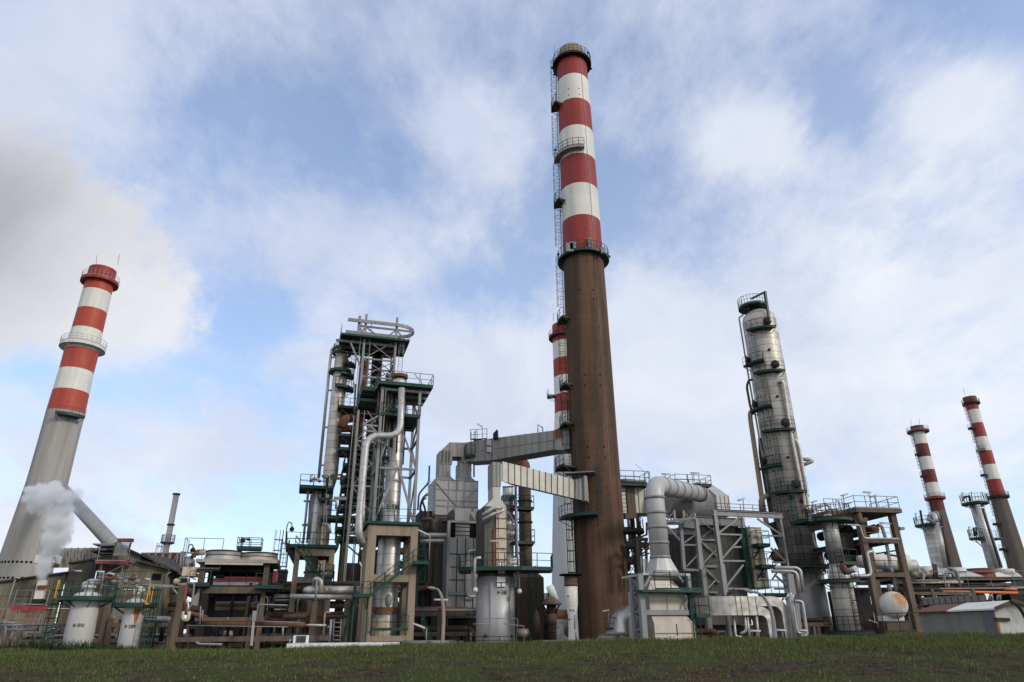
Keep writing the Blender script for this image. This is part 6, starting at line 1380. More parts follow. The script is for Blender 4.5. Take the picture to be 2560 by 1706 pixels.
# hood box far right of the elbow
FQ = Fr(P('a12', 305, 655, 75.5), TH)
q12 = lambda x, y, d=0.0: FQ.lf('a12', x, y, d)
QH = thing('plenum_box', FQ.w(1, 2, 0), 'faceted pale grey plenum box where the large elbow duct ends', 'duct box')
xq1 = q12(478, 655).x; zq1 = q12(300, 437).z; zq0 = q12(300, 660).z - 0.5; zq2 = q12(240, 355, 1.1).z; zq3 = q12(145, 255, 3.2).z
prof_ = [FQ.w(0, 0, zq0), FQ.w(0, 0, zq1), FQ.w(0, 1.3, zq2), FQ.w(0, 3.4, zq3), FQ.w(0, 8.5, zq3), FQ.w(0, 8.5, zq0)]
part(QH, 'box', MT['white_pipe'], lambda m: m.prism(prof_, FQ.ex * xq1))
ribs(QH, 'duct', [(FQ.w(xq1 * k / 3, 0, zq0), FQ.w(xq1 * k / 3, 0, zq1), -FQ.ey) for k in (0, 1, 2, 3)], 0.08); ribs(QH, 'duct', [(FQ.w(0, y, zq0), FQ.w(0, y, z), -FQ.ex) for y, z in ((1.3, zq2), (3.4, zq3), (5.5, zq3))], 0.08)
# ---- dark furnace H-3001 with steel frame
FG = Fr(P('a12', 320, 1000, 66.0), TH)
g12 = lambda c, x, y, d=0.0: FG.lf(c, x, y, d)
gg = GZ - FG.o.z
HG = thing('box_furnace', FG.w(3, 4, gg), 'dark plate furnace box with a cream rust stained panel column and green landings', 'furnace')
gx1 = g12('a12', 655, 1200, 2.0).x; zgt = g12('a12', 400, 850, 2.0).z
xg_l = g12('a12', -40, 1000, 2.2).x
bx(HG, 'casing', 'plate_dark', FG, xg_l, gx1, 2.2, 8, gg + 3.4, zgt)
bx(HG, 'casing', 'plate_dark', FG, xg_l, gx1 + 2.5, 3.4, 8, gg, gg + 3.39)
px0_, px1_ = g12('a12', 815, 1450).x, g12('a12', 1000, 1450).x
pts12 = [(742, 930, 890), (790, 985, 1300)]
pL = (g12('a12', 735, 890, 1.2).x + g12('a13', 825, 500, 1.2).x) / 2; pR = (g12('a12', 915, 890, 1.2).x + g12('a13', 1030, 500, 1.2).x) / 2
zpt = g12('a12', 830, 888, 1.2).z; zpb = g12('a13', 930, 515, 1.2).z
bx(HG, 'panel_column', 'rust_stain', FG, pL, pR, 1.2, 2.8, zpb, zpt)
for k in range(6):
    z0 = zpb + (zpt - zpb) * k / 6 + 0.06; z1 = zpb + (zpt - zpb) * (k + 1) / 6 - 0.06
    for a, b_ in ((pL + 0.06, (pL + pR) / 2 - 0.04), ((pL + pR) / 2 + 0.04, pR - 0.06)): bx(HG, 'hatch', 'casing' if k in (0, 1, 4, 5) else 'rust_stain', FG, a, b_, 1.14, 1.2, z0, z1)
part(HG, 'side_panel', MT['green'], lambda m: m.box(FG, pL - 0.62, pL - 0.02, 1.5, 2.6, zpb, zpt))
part(HG, 'ladder', MT['green'], lambda m: m.ladder(FG.w(pL - 0.55, 1.2, 0), FG.o.z + zpb - 0.5, FG.o.z + zpt, R(-73), 0.5, True, r=0.04))
zl_ = [g12('a12', 900, 1130, 0).z, g12('a12', 960, 1430, 0).z, g12('a13', 1000, 598, 0).z]
for k, (z, xr_) in enumerate(zip(zl_, (1065, 1100, 0))):
    deck(HG, FG, pL + 0.1, (g12('a12', xr_, 1300, 0).x if xr_ else pR + 1.6), 0.0, 1.15, z, 0.32, h=1.3); bm(HG, 'bracket', 'dark', FG.w(pL + 0.2, 1.1, z - 1.1), FG.w(pL + 0.3, 0.1, z - 0.3), 0.1); bm(HG, 'bracket', 'dark', FG.w(pR + 0.3, 1.1, z - 1.1), FG.w(pR + 0.5, 0.1, z - 0.3), 0.1)
lt = FG.fr('a13', 912, 325, 1.13)
part(HG, 'lettering', MT['black'], lambda m: text_strokes(m, 'H-3001', lambda u_, v_: (lt + FG.ex * u_ + V3((0, 0, v_)), -FG.ey), 0.38, 0.045, gap=0.55, wf=0.6))
SG = thing('steel_gantry', FG.w(3, 0, gg), 'light grey braced steel frame standing before the dark furnace box', 'steel frame')
def colm(c0, x0, y0, c1, x1, y1, d, w, top, bot=None):
    a, b_ = g12(c0, x0, y0, d), g12(c1, x1, y1, d); x = (a.x + b_.x) / 2
    b = MB(); b.ibeam(FG.w(x, d, bot if bot is not None else gg), FG.w(x, d, top), w, w, 0.04); b.build('column', MT['galv'], SG); return x
ztb = g12('a12', 700, 670).z; zbb = g12('a12', 700, 745).z
xA = colm('a12', 270, 760, 'a12', 340, 1380, 0, 0.34, ztb); xB = colm('a12', 1175, 760, 'a12', 1285, 1400, 0, 0.2, zbb)
xC = colm('a12', 12, 850, 'a12', 75, 1400, 2.0, 0.34, g12('a12', 20, 760, 2).z); xM = colm('a12', 635, 700, 'a12', 680, 1000, 0, 0.18, zbb, g12('a12', 640, 880).z)
b = MB(); b.box(FG, xA - 0.2, xA + 0.25, -0.25, 0.3, g12('a13', 390, 605).z, g12('a13', 340, 180).z); b.build('column_base', MT['galv'], SG)
b = MB(); b.box(FG, xC - 0.2, xC + 0.25, 1.75, 2.3, gg + 3, g12('a12', 75, 1450, 2).z); b.build('column_base', MT['galv'], SG)
b = MB(); b.ibeam(FG.w(xA - 0.3, 0, (ztb + zbb) / 2), FG.w(xB + 0.3, 0, (ztb + zbb) / 2), 0.3, ztb - zbb, 0.05); b.build('top_beam', MT['galv'], SG)
zc2 = g12('a12', 400, 755, 2).z
b = MB(); b.ibeam(FG.w(xC, 2, zc2 - 0.4), FG.w(xA + 4.6, 2, zc2 - 0.4), 0.3, 0.8, 0.05); b.build('top_beam', MT['galv'], SG)
def mem(p0, p1, d, w=0.16):
    bm(SG, 'brace', 'galv', FG.fr(p0[0], p0[1], p0[2], d), FG.fr(p1[0], p1[1], p1[2], d), w)
for p0, p1 in ((('a12', 320, 965), ('a12', 610, 745)), (('a12', 315, 985), ('a12', 640, 995)), (('a12', 365, 1325), ('a12', 635, 1020)), (('a12', 370, 1358), ('a12', 680, 1362)), (('a12', 505, 1168), ('a12', 630, 1165)),
    (('a13', 420, 490), ('a13', 660, 180)), (('a13', 415, 515), ('a13', 730, 520)), (('a12', 860, 770), ('a12', 1195, 995)), (('a12', 930, 1005), ('a12', 1200, 1012)), (('a12', 1050, 1180), ('a12', 1245, 1360)), (('a12', 1080, 1380), ('a12', 1250, 1380)), (('a13', 1100, 320), ('a13', 1300, 500)), (('a13', 1100, 520), ('a13', 1300, 520))):
    mem(p0, p1, 0.0, 0.15 if p0[1] == 'a12' else 0.15)
for p0, p1 in ((('a12', 40, 780), ('a12', 260, 950)), (('a12', 60, 1040), ('a12', 250, 905)), (('a12', 60, 1065), ('a12', 290, 1070)), (('a12', 65, 1085), ('a12', 300, 1300)), (('a12', 95, 1395), ('a12', 290, 1190)), (('a12', 100, 1425), ('a12', 300, 1428)), (('a13', 95, 205), ('a13', 330, 440)), (('a13', 140, 535), ('a13', 290, 380)), (('a13', 140, 565), ('a13', 300, 570)), (('a12', 90, 1440), ('a12', 300, 1440)), (('a12', 320, 850), ('a12', 60, 1040))):
    mem(p0, p1, 2.0, 0.14)
bm(SG, 'brace', 'galv', FG.fr('a12', 340, 845, 1.5), FG.fr('a12', 230, 915, 1.5), 0.14)
part(SG, 'deck_railing', MT['dark'], lambda m: m.rail([FG.w(xA + 0.3, 0.2, ztb + 0.02), FG.w(xB, 0.2, ztb + 0.02)], 0.7))
# light frame under the duct and behind the elbow
UF = thing('steel_gantry', P('a10', 1000, 1400, 70), 'dark braced steel frame between the chimney and the elbow duct', 'steel frame')
def um(x0, y0, x1, y1, Yd, w=0.2, m_='galv', nm='brace', c='a10'): bm(UF, nm, m_, P(c, x0, y0, Yd), P(c, x1, y1, Yd), w)
for a in ((510, 1045, 545, 1560, 66, 0.34), (640, 1060, 660, 1560, 67, 0.2), (1125, 830, 1175, 1480, 67, 0.3), (1350, 780, 1410, 1480, 65.5, 0.32)): um(*a, 'galv' if a[0] > 1000 else 'dark', 'post')
for a in ((350, 1105, 660, 990, 68, 0.16), (370, 1130, 680, 1140, 68, 0.5), (520, 1055, 670, 1060, 66.5, 0.3), (370, 1320, 500, 1110, 68, 0.08), (390, 1150, 510, 1290, 68, 0.08), (375, 1345, 640, 1175, 67, 0.14), (375, 1360, 520, 1360, 67.5, 0.18), (380, 1340, 520, 1310, 67.5, 0.1), (375, 1380, 500, 1520, 68, 0.06), (500, 1370, 410, 1560, 68, 0.06), (560, 1290, 690, 1180, 67, 0.14), (570, 1300, 690, 1250, 67, 0.14)): um(*a, 'dark')
for a in ((930, 810, 1345, 755, 66, 0.22), (925, 835, 1110, 835, 66.5, 0.25), (930, 870, 1120, 1070, 66.5, 0.18), (915, 690, 1010, 790, 67, 0.12), (1015, 690, 935, 790, 67, 0.12), (1035, 650, 1045, 790, 67, 0.2), (1165, 650, 1175, 780, 67, 0.2), (1180, 690, 1250, 760, 67, 0.12), (1310, 690, 1240, 760, 67, 0.12), (1160, 850, 1350, 870, 67, 0.6), (920, 950, 1370, 955, 67.5, 0.55), (1170, 1110, 1350, 985, 67, 0.14), (1165, 1135, 1360, 1138, 67, 0.16), (1210, 1440, 1370, 1270, 67, 0.12), (1170, 1480, 1380, 1490, 67, 0.2), (1320, 690, 1330, 800, 66, 0.2)): um(*a, 'galv')
part(UF, 'riser', MT['galv'], lambda m: [m.tube([P('a10', 570 + k * 30, 1290, 66.5), P('a10', 575 + k * 32, 1560, 66.5)], 0.08, 6) for k in range(1)])
for k in range(3): tb(UF, 'riser', 'galv', [P('a10', 600 + k * 32, 1330, 66.5), P('a10', 605 + k * 34, 1560, 66.5)], 0.09, 6)
tb(UF, 'riser', 'dark', [P('a10', 652, 820, 68), P('a10', 655, 990, 68)], 0.1, 6)
# ---- aluminium duct at the foot
FM = Fr(P('a13', 600, 750, 60.0), TH)
m13 = lambda x, y, d=0.0: FM.lf('a13', x, y, d)
MD = thing('air_duct', FM.w(0, 1, GZ - FM.o.z), 'broad dented aluminium air duct with two legs bending down to the ground', 'duct')
def leg(name, ztop, zbot, xs_, xend, xout, d0, d1, R_):
    """run from xs_ along +x, turning down; outline as polygon in the frame's front plane"""
    w = ztop - zbot; pts = []
    outer = [FM.w(xs_, d0, ztop)]; inner = [FM.w(xs_, d0, zbot)]
    cx_ = xout - w - R_ ; n = 8
    for k in range(n + 1):
        a = PI / 2 * k / n
        outer.append(FM.w(cx_ + (w + R_) * math.sin(a), d0, ztop - (w + R_) * (1 - math.cos(a)))); inner.append(FM.w(cx_ + R_ * math.sin(a), d0, zbot - R_ * (1 - math.cos(a))))
    g_ = GZ - FM.o.z; outer.append(FM.w(xout, d0, g_)); inner.append(FM.w(xout - w, d0, g_))
    b = MB(); dv_ = FM.ey * (d1 - d0)
    for k in range(len(outer) - 1): b.prism([outer[k], outer[k + 1], inner[k + 1], inner[k]], dv_)
    return b.build(name, MT['alu_duct'], MD)
zT, zB_, zmid = m13(750, 622).z, m13(750, 888).z, m13(1000, 765).z
xL = m13(560, 700).x
leg('duct_leg', zT, zmid + 0.03, m13(850, 700).x, 0, m13(1335, 1000).x, 0.0, 2.0, 0.7)
leg('duct_leg', zmid, zB_, m13(850, 700).x, 0, m13(1098, 1000).x, -0.05, 2.0, 0.55)
# round nose made of a quarter bend going to the back
n = 10; Lp = []
for k in range(n + 1):
    a = PI / 2 * k / n; Rb = 3.2; w = 2.0
    o_ = (xL - Rb * math.sin(a), Rb - Rb * math.cos(a)); i_ = (xL - (Rb - w) * math.sin(a), Rb - (Rb - w) * math.cos(a))
    Lp.append([FM.w(o_[0], o_[1], zB_), FM.w(i_[0], i_[1], zB_), FM.w(i_[0], i_[1], zT), FM.w(o_[0], o_[1], zT)])
part(MD, 'bend', MT['alu_duct'], lambda m: m.loft([[FM.w(m13(850, 700).x, 0, zB_), FM.w(m13(850, 700).x, w, zB_), FM.w(m13(850, 700).x, w, zT), FM.w(m13(850, 700).x, 0, zT)]] + Lp, sm=False))
ribs(MD, 'alu_duct', [(FM.w(m13(x, 700).x, 0, zB_), FM.w(m13(x, 700).x, 0, zT), -FM.ey) for x in (560, 630, 735, 840)], 0.03)
part(MD, 'nose_casing', MT['duct'], lambda m: m.box(FM, xL - 6.2, xL - 3.0, 1.6, 4.4, zB_ - 0.1, zT + 0.1))
part(MD, 'saw_bracket', MT['dark'], lambda m: (m.beam(FM.fr('a13', 430, 610, 0.3), FM.fr('a13', 610, 530, 0.3), 0.1, 0.1), m.beam(FM.fr('a13', 440, 590, 0.3), FM.fr('a13', 540, 530, 0.3), 0.1, 0.2)))
for k, (x0, x1, y1) in enumerate(((525, 555, 1190), (680, 705, 1110), (715, 755, 1245), (845, 880, 1245), (800, 820, 1180))):
    pts = [P('a13', x0, 905, 60.5), P('a13', x1, y1 if y1 < 1200 else 1250, 60.5)]
    if k == 0: pts.append(P('a13', 640, 1192, 60.5))
    if k == 1: pts.append(P('a13', 620, 1145, 60.5))
    PIPE(('bent silver pipe hanging below the left end of the aluminium air duct', 'short hooked silver pipe left of centre below the aluminium air duct', 'straight silver pipe right of the hooked pipe below the aluminium air duct', 'straight silver pipe just left of the first duct leg', 'dark thin pipe in the shade below the aluminium air duct')[k], pts, 0.17 if k < 4 else 0.12, 'alu_pipe' if k < 4 else 'dark', 10, 0.35)
# pipes between furnace and the big right column
for pts, r, lb in (([(1100, 222, 63), (1410, 225, 63), (1465, 270, 63), (1495, 560, 63)], 0.24, 'upper of two silver pipes that bend down right of the cream panel column'), ([(1060, 272, 62.5), (1370, 275, 62.5), (1415, 320, 62.5), (1450, 570, 62.5)], 0.24, 'lower of two silver pipes that bend down right of the cream panel column'),
    ([(1310, 570, 61), (1335, 610, 61), (1315, 660, 61), (1395, 1250, 61)], 0.19, 'left of two slim silver pipes beside the outer duct leg'), ([(1365, 600, 61), (1345, 660, 61), (1385, 900, 61), (1420, 1140, 61), (1510, 1140, 61)], 0.17, 'right of two slim silver pipes beside the outer duct leg'), ([(1380, 690, 60.8), (1490, 690, 60.8), (1560, 1170, 60.8), (1470, 1185, 60.8)], 0.19, 'silver pipe loop outermost right of the aluminium air duct'), ([(1310, 575, 61.5), (1255, 670, 61.5)], 0.18, 'short slanted silver pipe on the shoulder of the outer duct leg')):
    PIPE(lb, [P('a13', *q_) for q_ in pts], r, 'alu_pipe', 12, r * 2.2)
GP = thing('steel_post', P('a13', 1330, 1000, 63), 'wide grey steel post behind the slim silver pipes', 'post')
bm(GP, 'post', 'galv', P('a13', 1310, 310, 62.5), P('a13', 1345, 600, 62.5), 0.6, 0.3); bm(GP, 'post', 'galv', P('a13', 1400, 720, 62.5), P('a13', 1440, 1090, 62.5), 0.4, 0.3)
# ================================================================== left: corrugated plant hall, vessels, cooler
def corrwall(t, name, m, fr, x0, x1, y, zb, ztop, pitch=0.16, amp=0.035, label=None, side=False):
    """corrugated sheet wall: ztop(x) gives the upper edge; folded every half pitch"""
    b = MB(); n = max(2, int(abs(x1 - x0) / (pitch / 2))); pr = None
    for k in range(n + 1):
        x = x0 + (x1 - x0) * k / n; o = amp * (1 if k % 2 else -1)
        zt = ztop(x) if callable(ztop) else ztop
        a, c = (fr.w(x, y + o, zb), fr.w(x, y + o, zt)) if not side else (fr.w(y + o, x, zb), fr.w(y + o, x, zt))
        if pr:
            s = abs(x1 - x0) / n * k
            b.poly([pr[0], a, c, pr[1]], 0, [(s - .08, pr[0].z), (s, a.z), (s, c.z), (s - .08, pr[1].z)])
        pr = (a, c)
    o = b.build(name, MT[m], t)
    if label: o['label'] = label
    return o
FW_ = Fr(P('a1', 700, 1000, 72.0), R(14))
w1 = lambda c, x, y, d=0.0: FW_.lf(c, x, y, d)
gw = GZ - FW_.o.z
HL = thing('plant_hall', FW_.w(4, 5, gw), 'weathered corrugated plant hall with uneven dark roofs in front of the left grey chimney', 'hall')
pa, pb, pc_ = w1('a1', 0, 462), w1('a1', 230, 415), w1('a1', 905, 338)
xa_, xb_, xc_ = w1('a1', -60, 700).x, w1('a1', 900, 900).x - 0.2, w1('a2', 100, 600).x
zl = lambda x: pa.z + (pc_.z - pa.z) * (x - pa.x) / (pc_.x - pa.x)
zm_ = w1('a1', 400, 850).z
corrwall(HL, 'wall', 'asb', FW_, xa_ - 6, xb_, 0, zm_, lambda x: zl(x) - 0.05)
corrwall(HL, 'lower_wall', 'asb_rust', FW_, xa_ - 6, xb_, 0, gw + 1.4, zm_ - 0.02)
part(HL, 'roof', MT['roof_dark'], lambda m: m.prism([FW_.w(xa_ - 6, -0.35, zl(xa_ - 6)), FW_.w(xb_ + 0.1, -0.35, zl(xb_)), FW_.w(xb_ + 0.1, -0.35, zl(xb_) + 0.16), FW_.w(xa_ - 6, -0.35, zl(xa_ - 6) + 0.16)], FW_.ey * 9))
bx(HL, 'base_wall', 'dark', FW_, xa_ - 6, xb_, 0.05, 0.3, gw, gw + 1.4)
# middle taller bay
p1, p2 = w1('a1', 940, 190), w1('a1', 1400, 122)
z2 = lambda x: p1.z + (p2.z - p1.z) * (x - p1.x) / (p2.x - p1.x)
xd_ = w1('a2', 225, 450).x
corrwall(HL, 'wall', 'asb', FW_, xb_, xd_, 0.3, zm_, lambda x: z2(x) - 0.05); corrwall(HL, 'lower_wall', 'asb_rust', FW_, xb_, xd_, 0.3, gw + 1.4, zm_ - 0.02)
part(HL, 'roof', MT['roof_dark'], lambda m: m.prism([FW_.w(xb_ - 0.1, 0, z2(xb_ - 0.1)), FW_.w(xd_ + 0.2, 0, z2(xd_ + 0.2)), FW_.w(xd_ + 0.2, 0, z2(xd_ + 0.2) + 0.16), FW_.w(xb_ - 0.1, 0, z2(xb_ - 0.1) + 0.16)], FW_.ey * 9))
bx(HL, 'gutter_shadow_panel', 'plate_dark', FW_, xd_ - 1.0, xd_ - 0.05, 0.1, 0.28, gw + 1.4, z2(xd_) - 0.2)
# gabled bay
FGb = Fr(P('a2', 700, 800, 70.5), R(14))
wg = lambda c, x, y, d=0.0: FGb.lf(c, x, y, d); gg2 = GZ - FGb.o.z
ap = wg('a2', 660, 185); e1 = wg('a2', 1290, 475); e0 = wg('a2', 210, 225)
xg0, xg1 = wg('a2', 190, 700).x, wg('a2', 1200, 700).x
def zg_f(x):
    return ap.z + (e1.z - ap.z) * max(0, x - ap.x) / (e1.x - ap.x) - (ap.z - e0.z) * max(0, ap.x - x) / (ap.x - e0.x)
GB = thing('gabled_hall', FGb.w(0, 4, gg2), 'gabled corrugated hall with a small black window and sagging eaves', 'hall')
zmid = wg('a2', 900, 750).z
corrwall(GB, 'wall', 'asb', FGb, xg0 + 1.6, xg1, 0, zmid, lambda x: zg_f(x) - 0.08); corrwall(GB, 'lower_wall', 'asb_rust', FGb, xg0 + 1.6, xg1, 0.02, gg2 + 1.6, zmid - 0.02)
bx(GB, 'dark_bay', 'dark_brown', FGb, xg0, xg0 + 1.6, 0.1, 0.5, gg2, zg_f(xg0) - 0.3); bx(GB, 'base_wall', 'dark', FGb, xg0, xg1, 0.05, 0.4, gg2, gg2 + 1.6)
rb = MB()
for (xA_, xB_) in ((e0.x - 0.3, ap.x), (ap.x, e1.x + 0.4)):
    rb.prism([FGb.w(xA_, -0.45, zg_f(xA_)), FGb.w(xB_, -0.45, zg_f(xB_)), FGb.w(xB_, -0.45, zg_f(xB_) + 0.13), FGb.w(xA_, -0.45, zg_f(xA_) + 0.13)], FGb.ey * 12)
rb.build('roof', MT['roof_dark'], GB)
w0, w_1 = wg('a2', 1015, 575), wg('a2', 1140, 575)
f_ = part(GB, 'window', MT['dark_brown'], lambda m: m.box(FGb, w0.x - 0.06, w_1.x + 0.06, -0.07, -0.04, wg('a2', 1080, 622).z, wg('a2', 1080, 522).z)); part(f_, 'opening', MT['black'], lambda m: m.box(FGb, w0.x, w_1.x, -0.085, -0.071, wg('a2', 1080, 616).z, wg('a2', 1080, 530).z))
part(GB, 'side_wall', MT['asb_rust'], lambda m: m.poly([FGb.w(xg1, 0, gg2), FGb.w(xg1, 12, gg2), FGb.w(xg1, 12, zg_f(xg1) - 0.1), FGb.w(xg1, 0, zg_f(xg1) - 0.1)]))
tb(GB, 'downpipe', 'galv', [FGb.fr('a2', 1290, 490, -0.1), FGb.fr('a2', 1215, 545, -0.1), FGb.fr('a2', 1110, 1200, -0.1)], 0.09, 8)
part(GB, 'porch_roof', MT['roof_dark'], lambda m: m.prism([FGb.fr('a2', 795, 340, -0.5), FGb.fr('a2', 1280, 462, -0.5), FGb.fr('a2', 1280, 476, -0.5), FGb.fr('a2', 795, 358, -0.5)], FGb.ey * 0.6))
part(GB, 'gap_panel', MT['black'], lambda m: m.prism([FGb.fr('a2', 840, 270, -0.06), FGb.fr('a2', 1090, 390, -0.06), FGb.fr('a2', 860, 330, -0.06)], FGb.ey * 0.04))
part(GB, 'rear_roof', MT['roof_dark'], lambda m: m.prism([P('a2', 880, 245, 76), P('a2', 1290, 470, 74), P('a2', 1405, 545, 72), P('a2', 1300, 500, 72), P('a2', 900, 270, 76)], V3((0.5, 5, 0))))
bx(GB, 'gutter', 'galv', FGb, ap.x - 3, ap.x - 0.5, -0.6, 3, ap.z + 0.3, ap.z + 0.42)
# rusty windbreak walls behind the halls
for lb, pts, Yw, m_ in (('rust blotched pale windbreak wall with steel trusses behind the left plant hall', ((838, 0), (1445, 5)), 88.0, 'rust_white'),):
    t = thing('windbreak_wall', P('a1', 1100, 150, Yw), lb, 'wall')
    c0, c1 = P('c1', 410, 530, Yw), P('c1', 790, 550, Yw)
    f = Fr(c0, math.atan2(c1.y - c0.y, c1.x - c0.x)); L = (c1 - c0).length
    bx(t, 'sheeting', m_, f, 0, L, 0, 0.15, f.lf('c1', 500, 680).z, 0)
    for k in range(8):
        x = L * k / 7.5; bm(t, 'truss', 'galv', f.w(x, -0.25, 0), f.w(x, -0.25, f.lf('c1', 500, 660).z), 0.16); bm(t, 'truss', 'galv', f.w(x, -0.3, 0), f.w(x + L / 7.5, -0.3, f.lf('c1', 500, 660).z), 0.12)
    bx(t, 'rust_strip', 'rust_red', f, 0.1, L * 0.2, -0.02, 0.0, f.lf('c1', 500, 680).z, f.lf('c1', 500, 610).z)
t = thing('windbreak_wall', P('a2', 1150, 350, 86), 'red rusted windbreak wall with white trusses right of the gabled hall', 'wall')
c0, c1 = P('a2', 860, 248, 86), P('a2', 1440, 268, 86); f = Fr(c0, R(3)); L = (c1 - c0).length; zbt = f.lf('a2', 1100, 450).z
bx(t, 'sheeting', 'rust_red', f, 0, L, 0, 0.15, zbt, 0); bm(t, 'cap_rail', 'galv', f.w(0, -0.05, 0.05), f.w(L, -0.05, 0.05), 0.12)
for k in range(6):
    x = L * (0.2 + k * 0.17); bm(t, 'truss', 'galv', f.w(x, -0.25, 0), f.w(x, -0.25, zbt), 0.15); bm(t, 'truss', 'galv', f.w(x, -0.3, 0), f.w(x - L * 0.13, -0.3, zbt), 0.13)
# inclined duct from the grey chimney, thin stack
PIPE('long slanted grey duct running down from the left chimney to the gabled hall', [P('c1', 470, 60, 108), P('c1', 900, 530, 84)], [0.92, 0.78], 'furn', 28)
XT, TPR = prof('c1', [(1343, 1386, 115), (1300, 1342, 345), (1268, 1310, 550)], 95.0); rT = sum(q_[0] for q_ in TPR) / 3
TS = thing('thin_stack', (XT, 95, GZ), 'thin tall grey stack with a small railed ring behind the gabled hall', 'stack')
part(TS, 'shell', MT['conc_grey'], lambda m: m.lathe((XT, 95, 0), [(rT, GZ), (rT, zf('c1', 1365, 112, 95)), (rT * 0.8, zf('c1', 1365, 112, 95)), (rT * 0.8, zf('c1', 1365, 140, 95))], 24))
for y in (108, 345): part(TS, 'flange', MT['dark'], lambda m: m.lathe((XT, 95, zf('c1', 1340, y, 95 - rT)), [(rT, -0.1), (rT + 0.12, -0.1), (rT + 0.12, 0.1), (rT, 0.1)], 24, caps=(False, False)))
z_ = zf('c1', 1300, 485, 95 - rT); o = part(TS, 'platform', MT['dark'], lambda m: m.ringplat((XT, 95), rT, rT + 0.5, z_, t=0.12)); part(o, 'railing', MT['galv'], lambda m: m.ringrail((XT, 95), rT + 0.45, z_, h=1.0, r=0.03))
part(TS, 'ladder', MT['galv'], lambda m: m.ladder((XT - rT, 95, 0), GZ + 4, z_, R(190), 0.5, True, r=0.04))
# steam vent and steam
VP = thing('vent_chute', P('a1', 600, 700, 71.0), 'white and rust vent chute under the steam cloud on the plant hall wall', 'vent')
bm(VP, 'chute', 'white', P('a1', 650, 430, 71.2), P('a1', 585, 720, 71.2), 0.78, 0.6); bm(VP, 'rust_band', 'rust_red', P('a1', 640, 505, 70.86), P('a1', 628, 560, 70.86), 0.8, 0.1); bm(VP, 'valve_block', 'dark', P('a1', 588, 715, 71), P('a1', 580, 770, 71), 0.95, 0.8)
bx(VP, 'head_box', 'white', Fr(P('a1', 740, 90, 74), R(14)), -1.3, 0.7, 0, 1.4, -0.5, 0.3); bm(VP, 'head_strut', 'galv', P('a1', 820, 60, 74), P('a1', 860, 190, 73.5), 0.12)
def steam():
    bs = []; rs = random.Random(3)
    for x, y, r in [(322, 745, 34), (325, 690, 46), (350, 640, 50), (395, 560, 62), (340, 600, 48), (440, 480, 66), (385, 450, 56), (480, 410, 66), (520, 335, 48), (420, 330, 70), (470, 250, 84), (350, 190, 84), (270, 150, 60), (400, 120, 80), (500, 150, 66), (590, 120, 40), (330, 80, 50), (230, 95, 40), (200, 150, 36), (430, 40, 44)]:
        p = P('c1', x, y, 69.5 + rs.uniform(-0.6, 0.6)); bs.append((p, r * mpp('c1', p) * 1.5))
    b_ = bmesh.new()
    for p, r in bs: bmesh.ops.create_icosphere(b_, subdivisions=2, radius=r * 1.05, matrix=Matrix.Translation(p))
    me = bpy.data.meshes.new('steam'); b_.to_mesh(me); b_.free(); o = bpy.data.objects.new('steam', me); COL.objects.link(o)
    rm = o.modifiers.new('merge', 'REMESH'); rm.mode = 'VOXEL'; rm.voxel_size = 0.3
    m = bpy.data.materials.new('steam'); m.use_nodes = True; nt = m.node_tree; nt.nodes.clear()
    out = N(nt, 'ShaderNodeOutputMaterial'); v = N(nt, 'ShaderNodeVolumePrincipled'); nt.links.new(v.outputs[0], out.inputs['Volume'])
    v.inputs['Color'].default_value = (0.985, 0.985, 0.99, 1); v.inputs['Anisotropy'].default_value = 0.2
    tc = N(nt, 'ShaderNodeTexCoord'); ob = tc.outputs['Object']; acc = None
    for p, r in bs:
        d = N(nt, 'ShaderNodeVectorMath'); d.operation = 'DISTANCE'; nt.links.new(ob, d.inputs[0]); d.inputs[1].default_value = p
        q = mathn(nt, 'SUBTRACT', 1.0, mathn(nt, 'DIVIDE', d.outputs['Value'], r)); acc = q if acc is None else mathn(nt, 'MAXIMUM', acc, q)
    n1 = noisen(nt, ob, 0.7, 9, 0.62, 0.5)
    q = mathn(nt, 'ADD', acc, mathn(nt, 'MULTIPLY', mathn(nt, 'SUBTRACT', n1, 0.5), 2.3))
    nt.links.new(mathn(nt, 'MULTIPLY', ramp(nt, q, 0.10, 0.80), 3.0), v.inputs['Density'])
    me.materials.append(m); tag(o, 'white steam cloud rising from the vent chute across the left chimney', 'steam', kind='stuff')
steam()
# red scaffold landings on the hall
def landing(lb, c, x0, x1, y, Yl, ybot, h=1.6, ty=None):
    f = Fr(P(c, x0, y, Yl), R(8)); L = f.lf(c, x1, y).x; zb = f.lf(c, x0, ybot).z
    t = thing('scaffold_landing', f.w(L / 2, 0.6, zb), lb, 'scaffold')
    bx(t, 'toe_beam', 'pink_red', f, 0, L, -0.05, 0.05, -0.18, 0.2); bx(t, 'deck', 'dark', f, 0, L, 0.05, 1.3, -0.1, -0.04)
    part(t, 'railing', MT['galv'], lambda m: m.rail([f.w(0.1, 0, 0), f.w(L - 0.1, 0, 0)], h, r=0.03))
    for x in (0.5, L - 0.5): bm(t, 'post', 'galv', f.w(x, 0.3, -0.2), f.w(x, 0.3, zb), 0.09)
    bm(t, 'brace', 'galv', f.w(L - 0.5, 0.25, -0.3), f.w(0.5, 0.25, zb + 0.4), 0.07); bm(t, 'brace', 'galv', f.w(0.4, 0.25, -1.1), f.w(L - 0.4, 0.25, -1.1), 0.06); return t
landing('red edged scaffold landing low on the wall below the vent chute', 'a1', 165, 700, 855, 68.5, 1350)
t = landing('red edged scaffold landing high between the plant hall and the gable', 'a2', 220, 680, 362, 68.5, 640, 1.5)
fq = Fr(P('a2', 470, 250, 68.0), R(8))
SH = thing('roof_cage', fq.w(0, 0, 0), 'rusty white barred cage with a rounded top standing at the hall gable', 'cage')
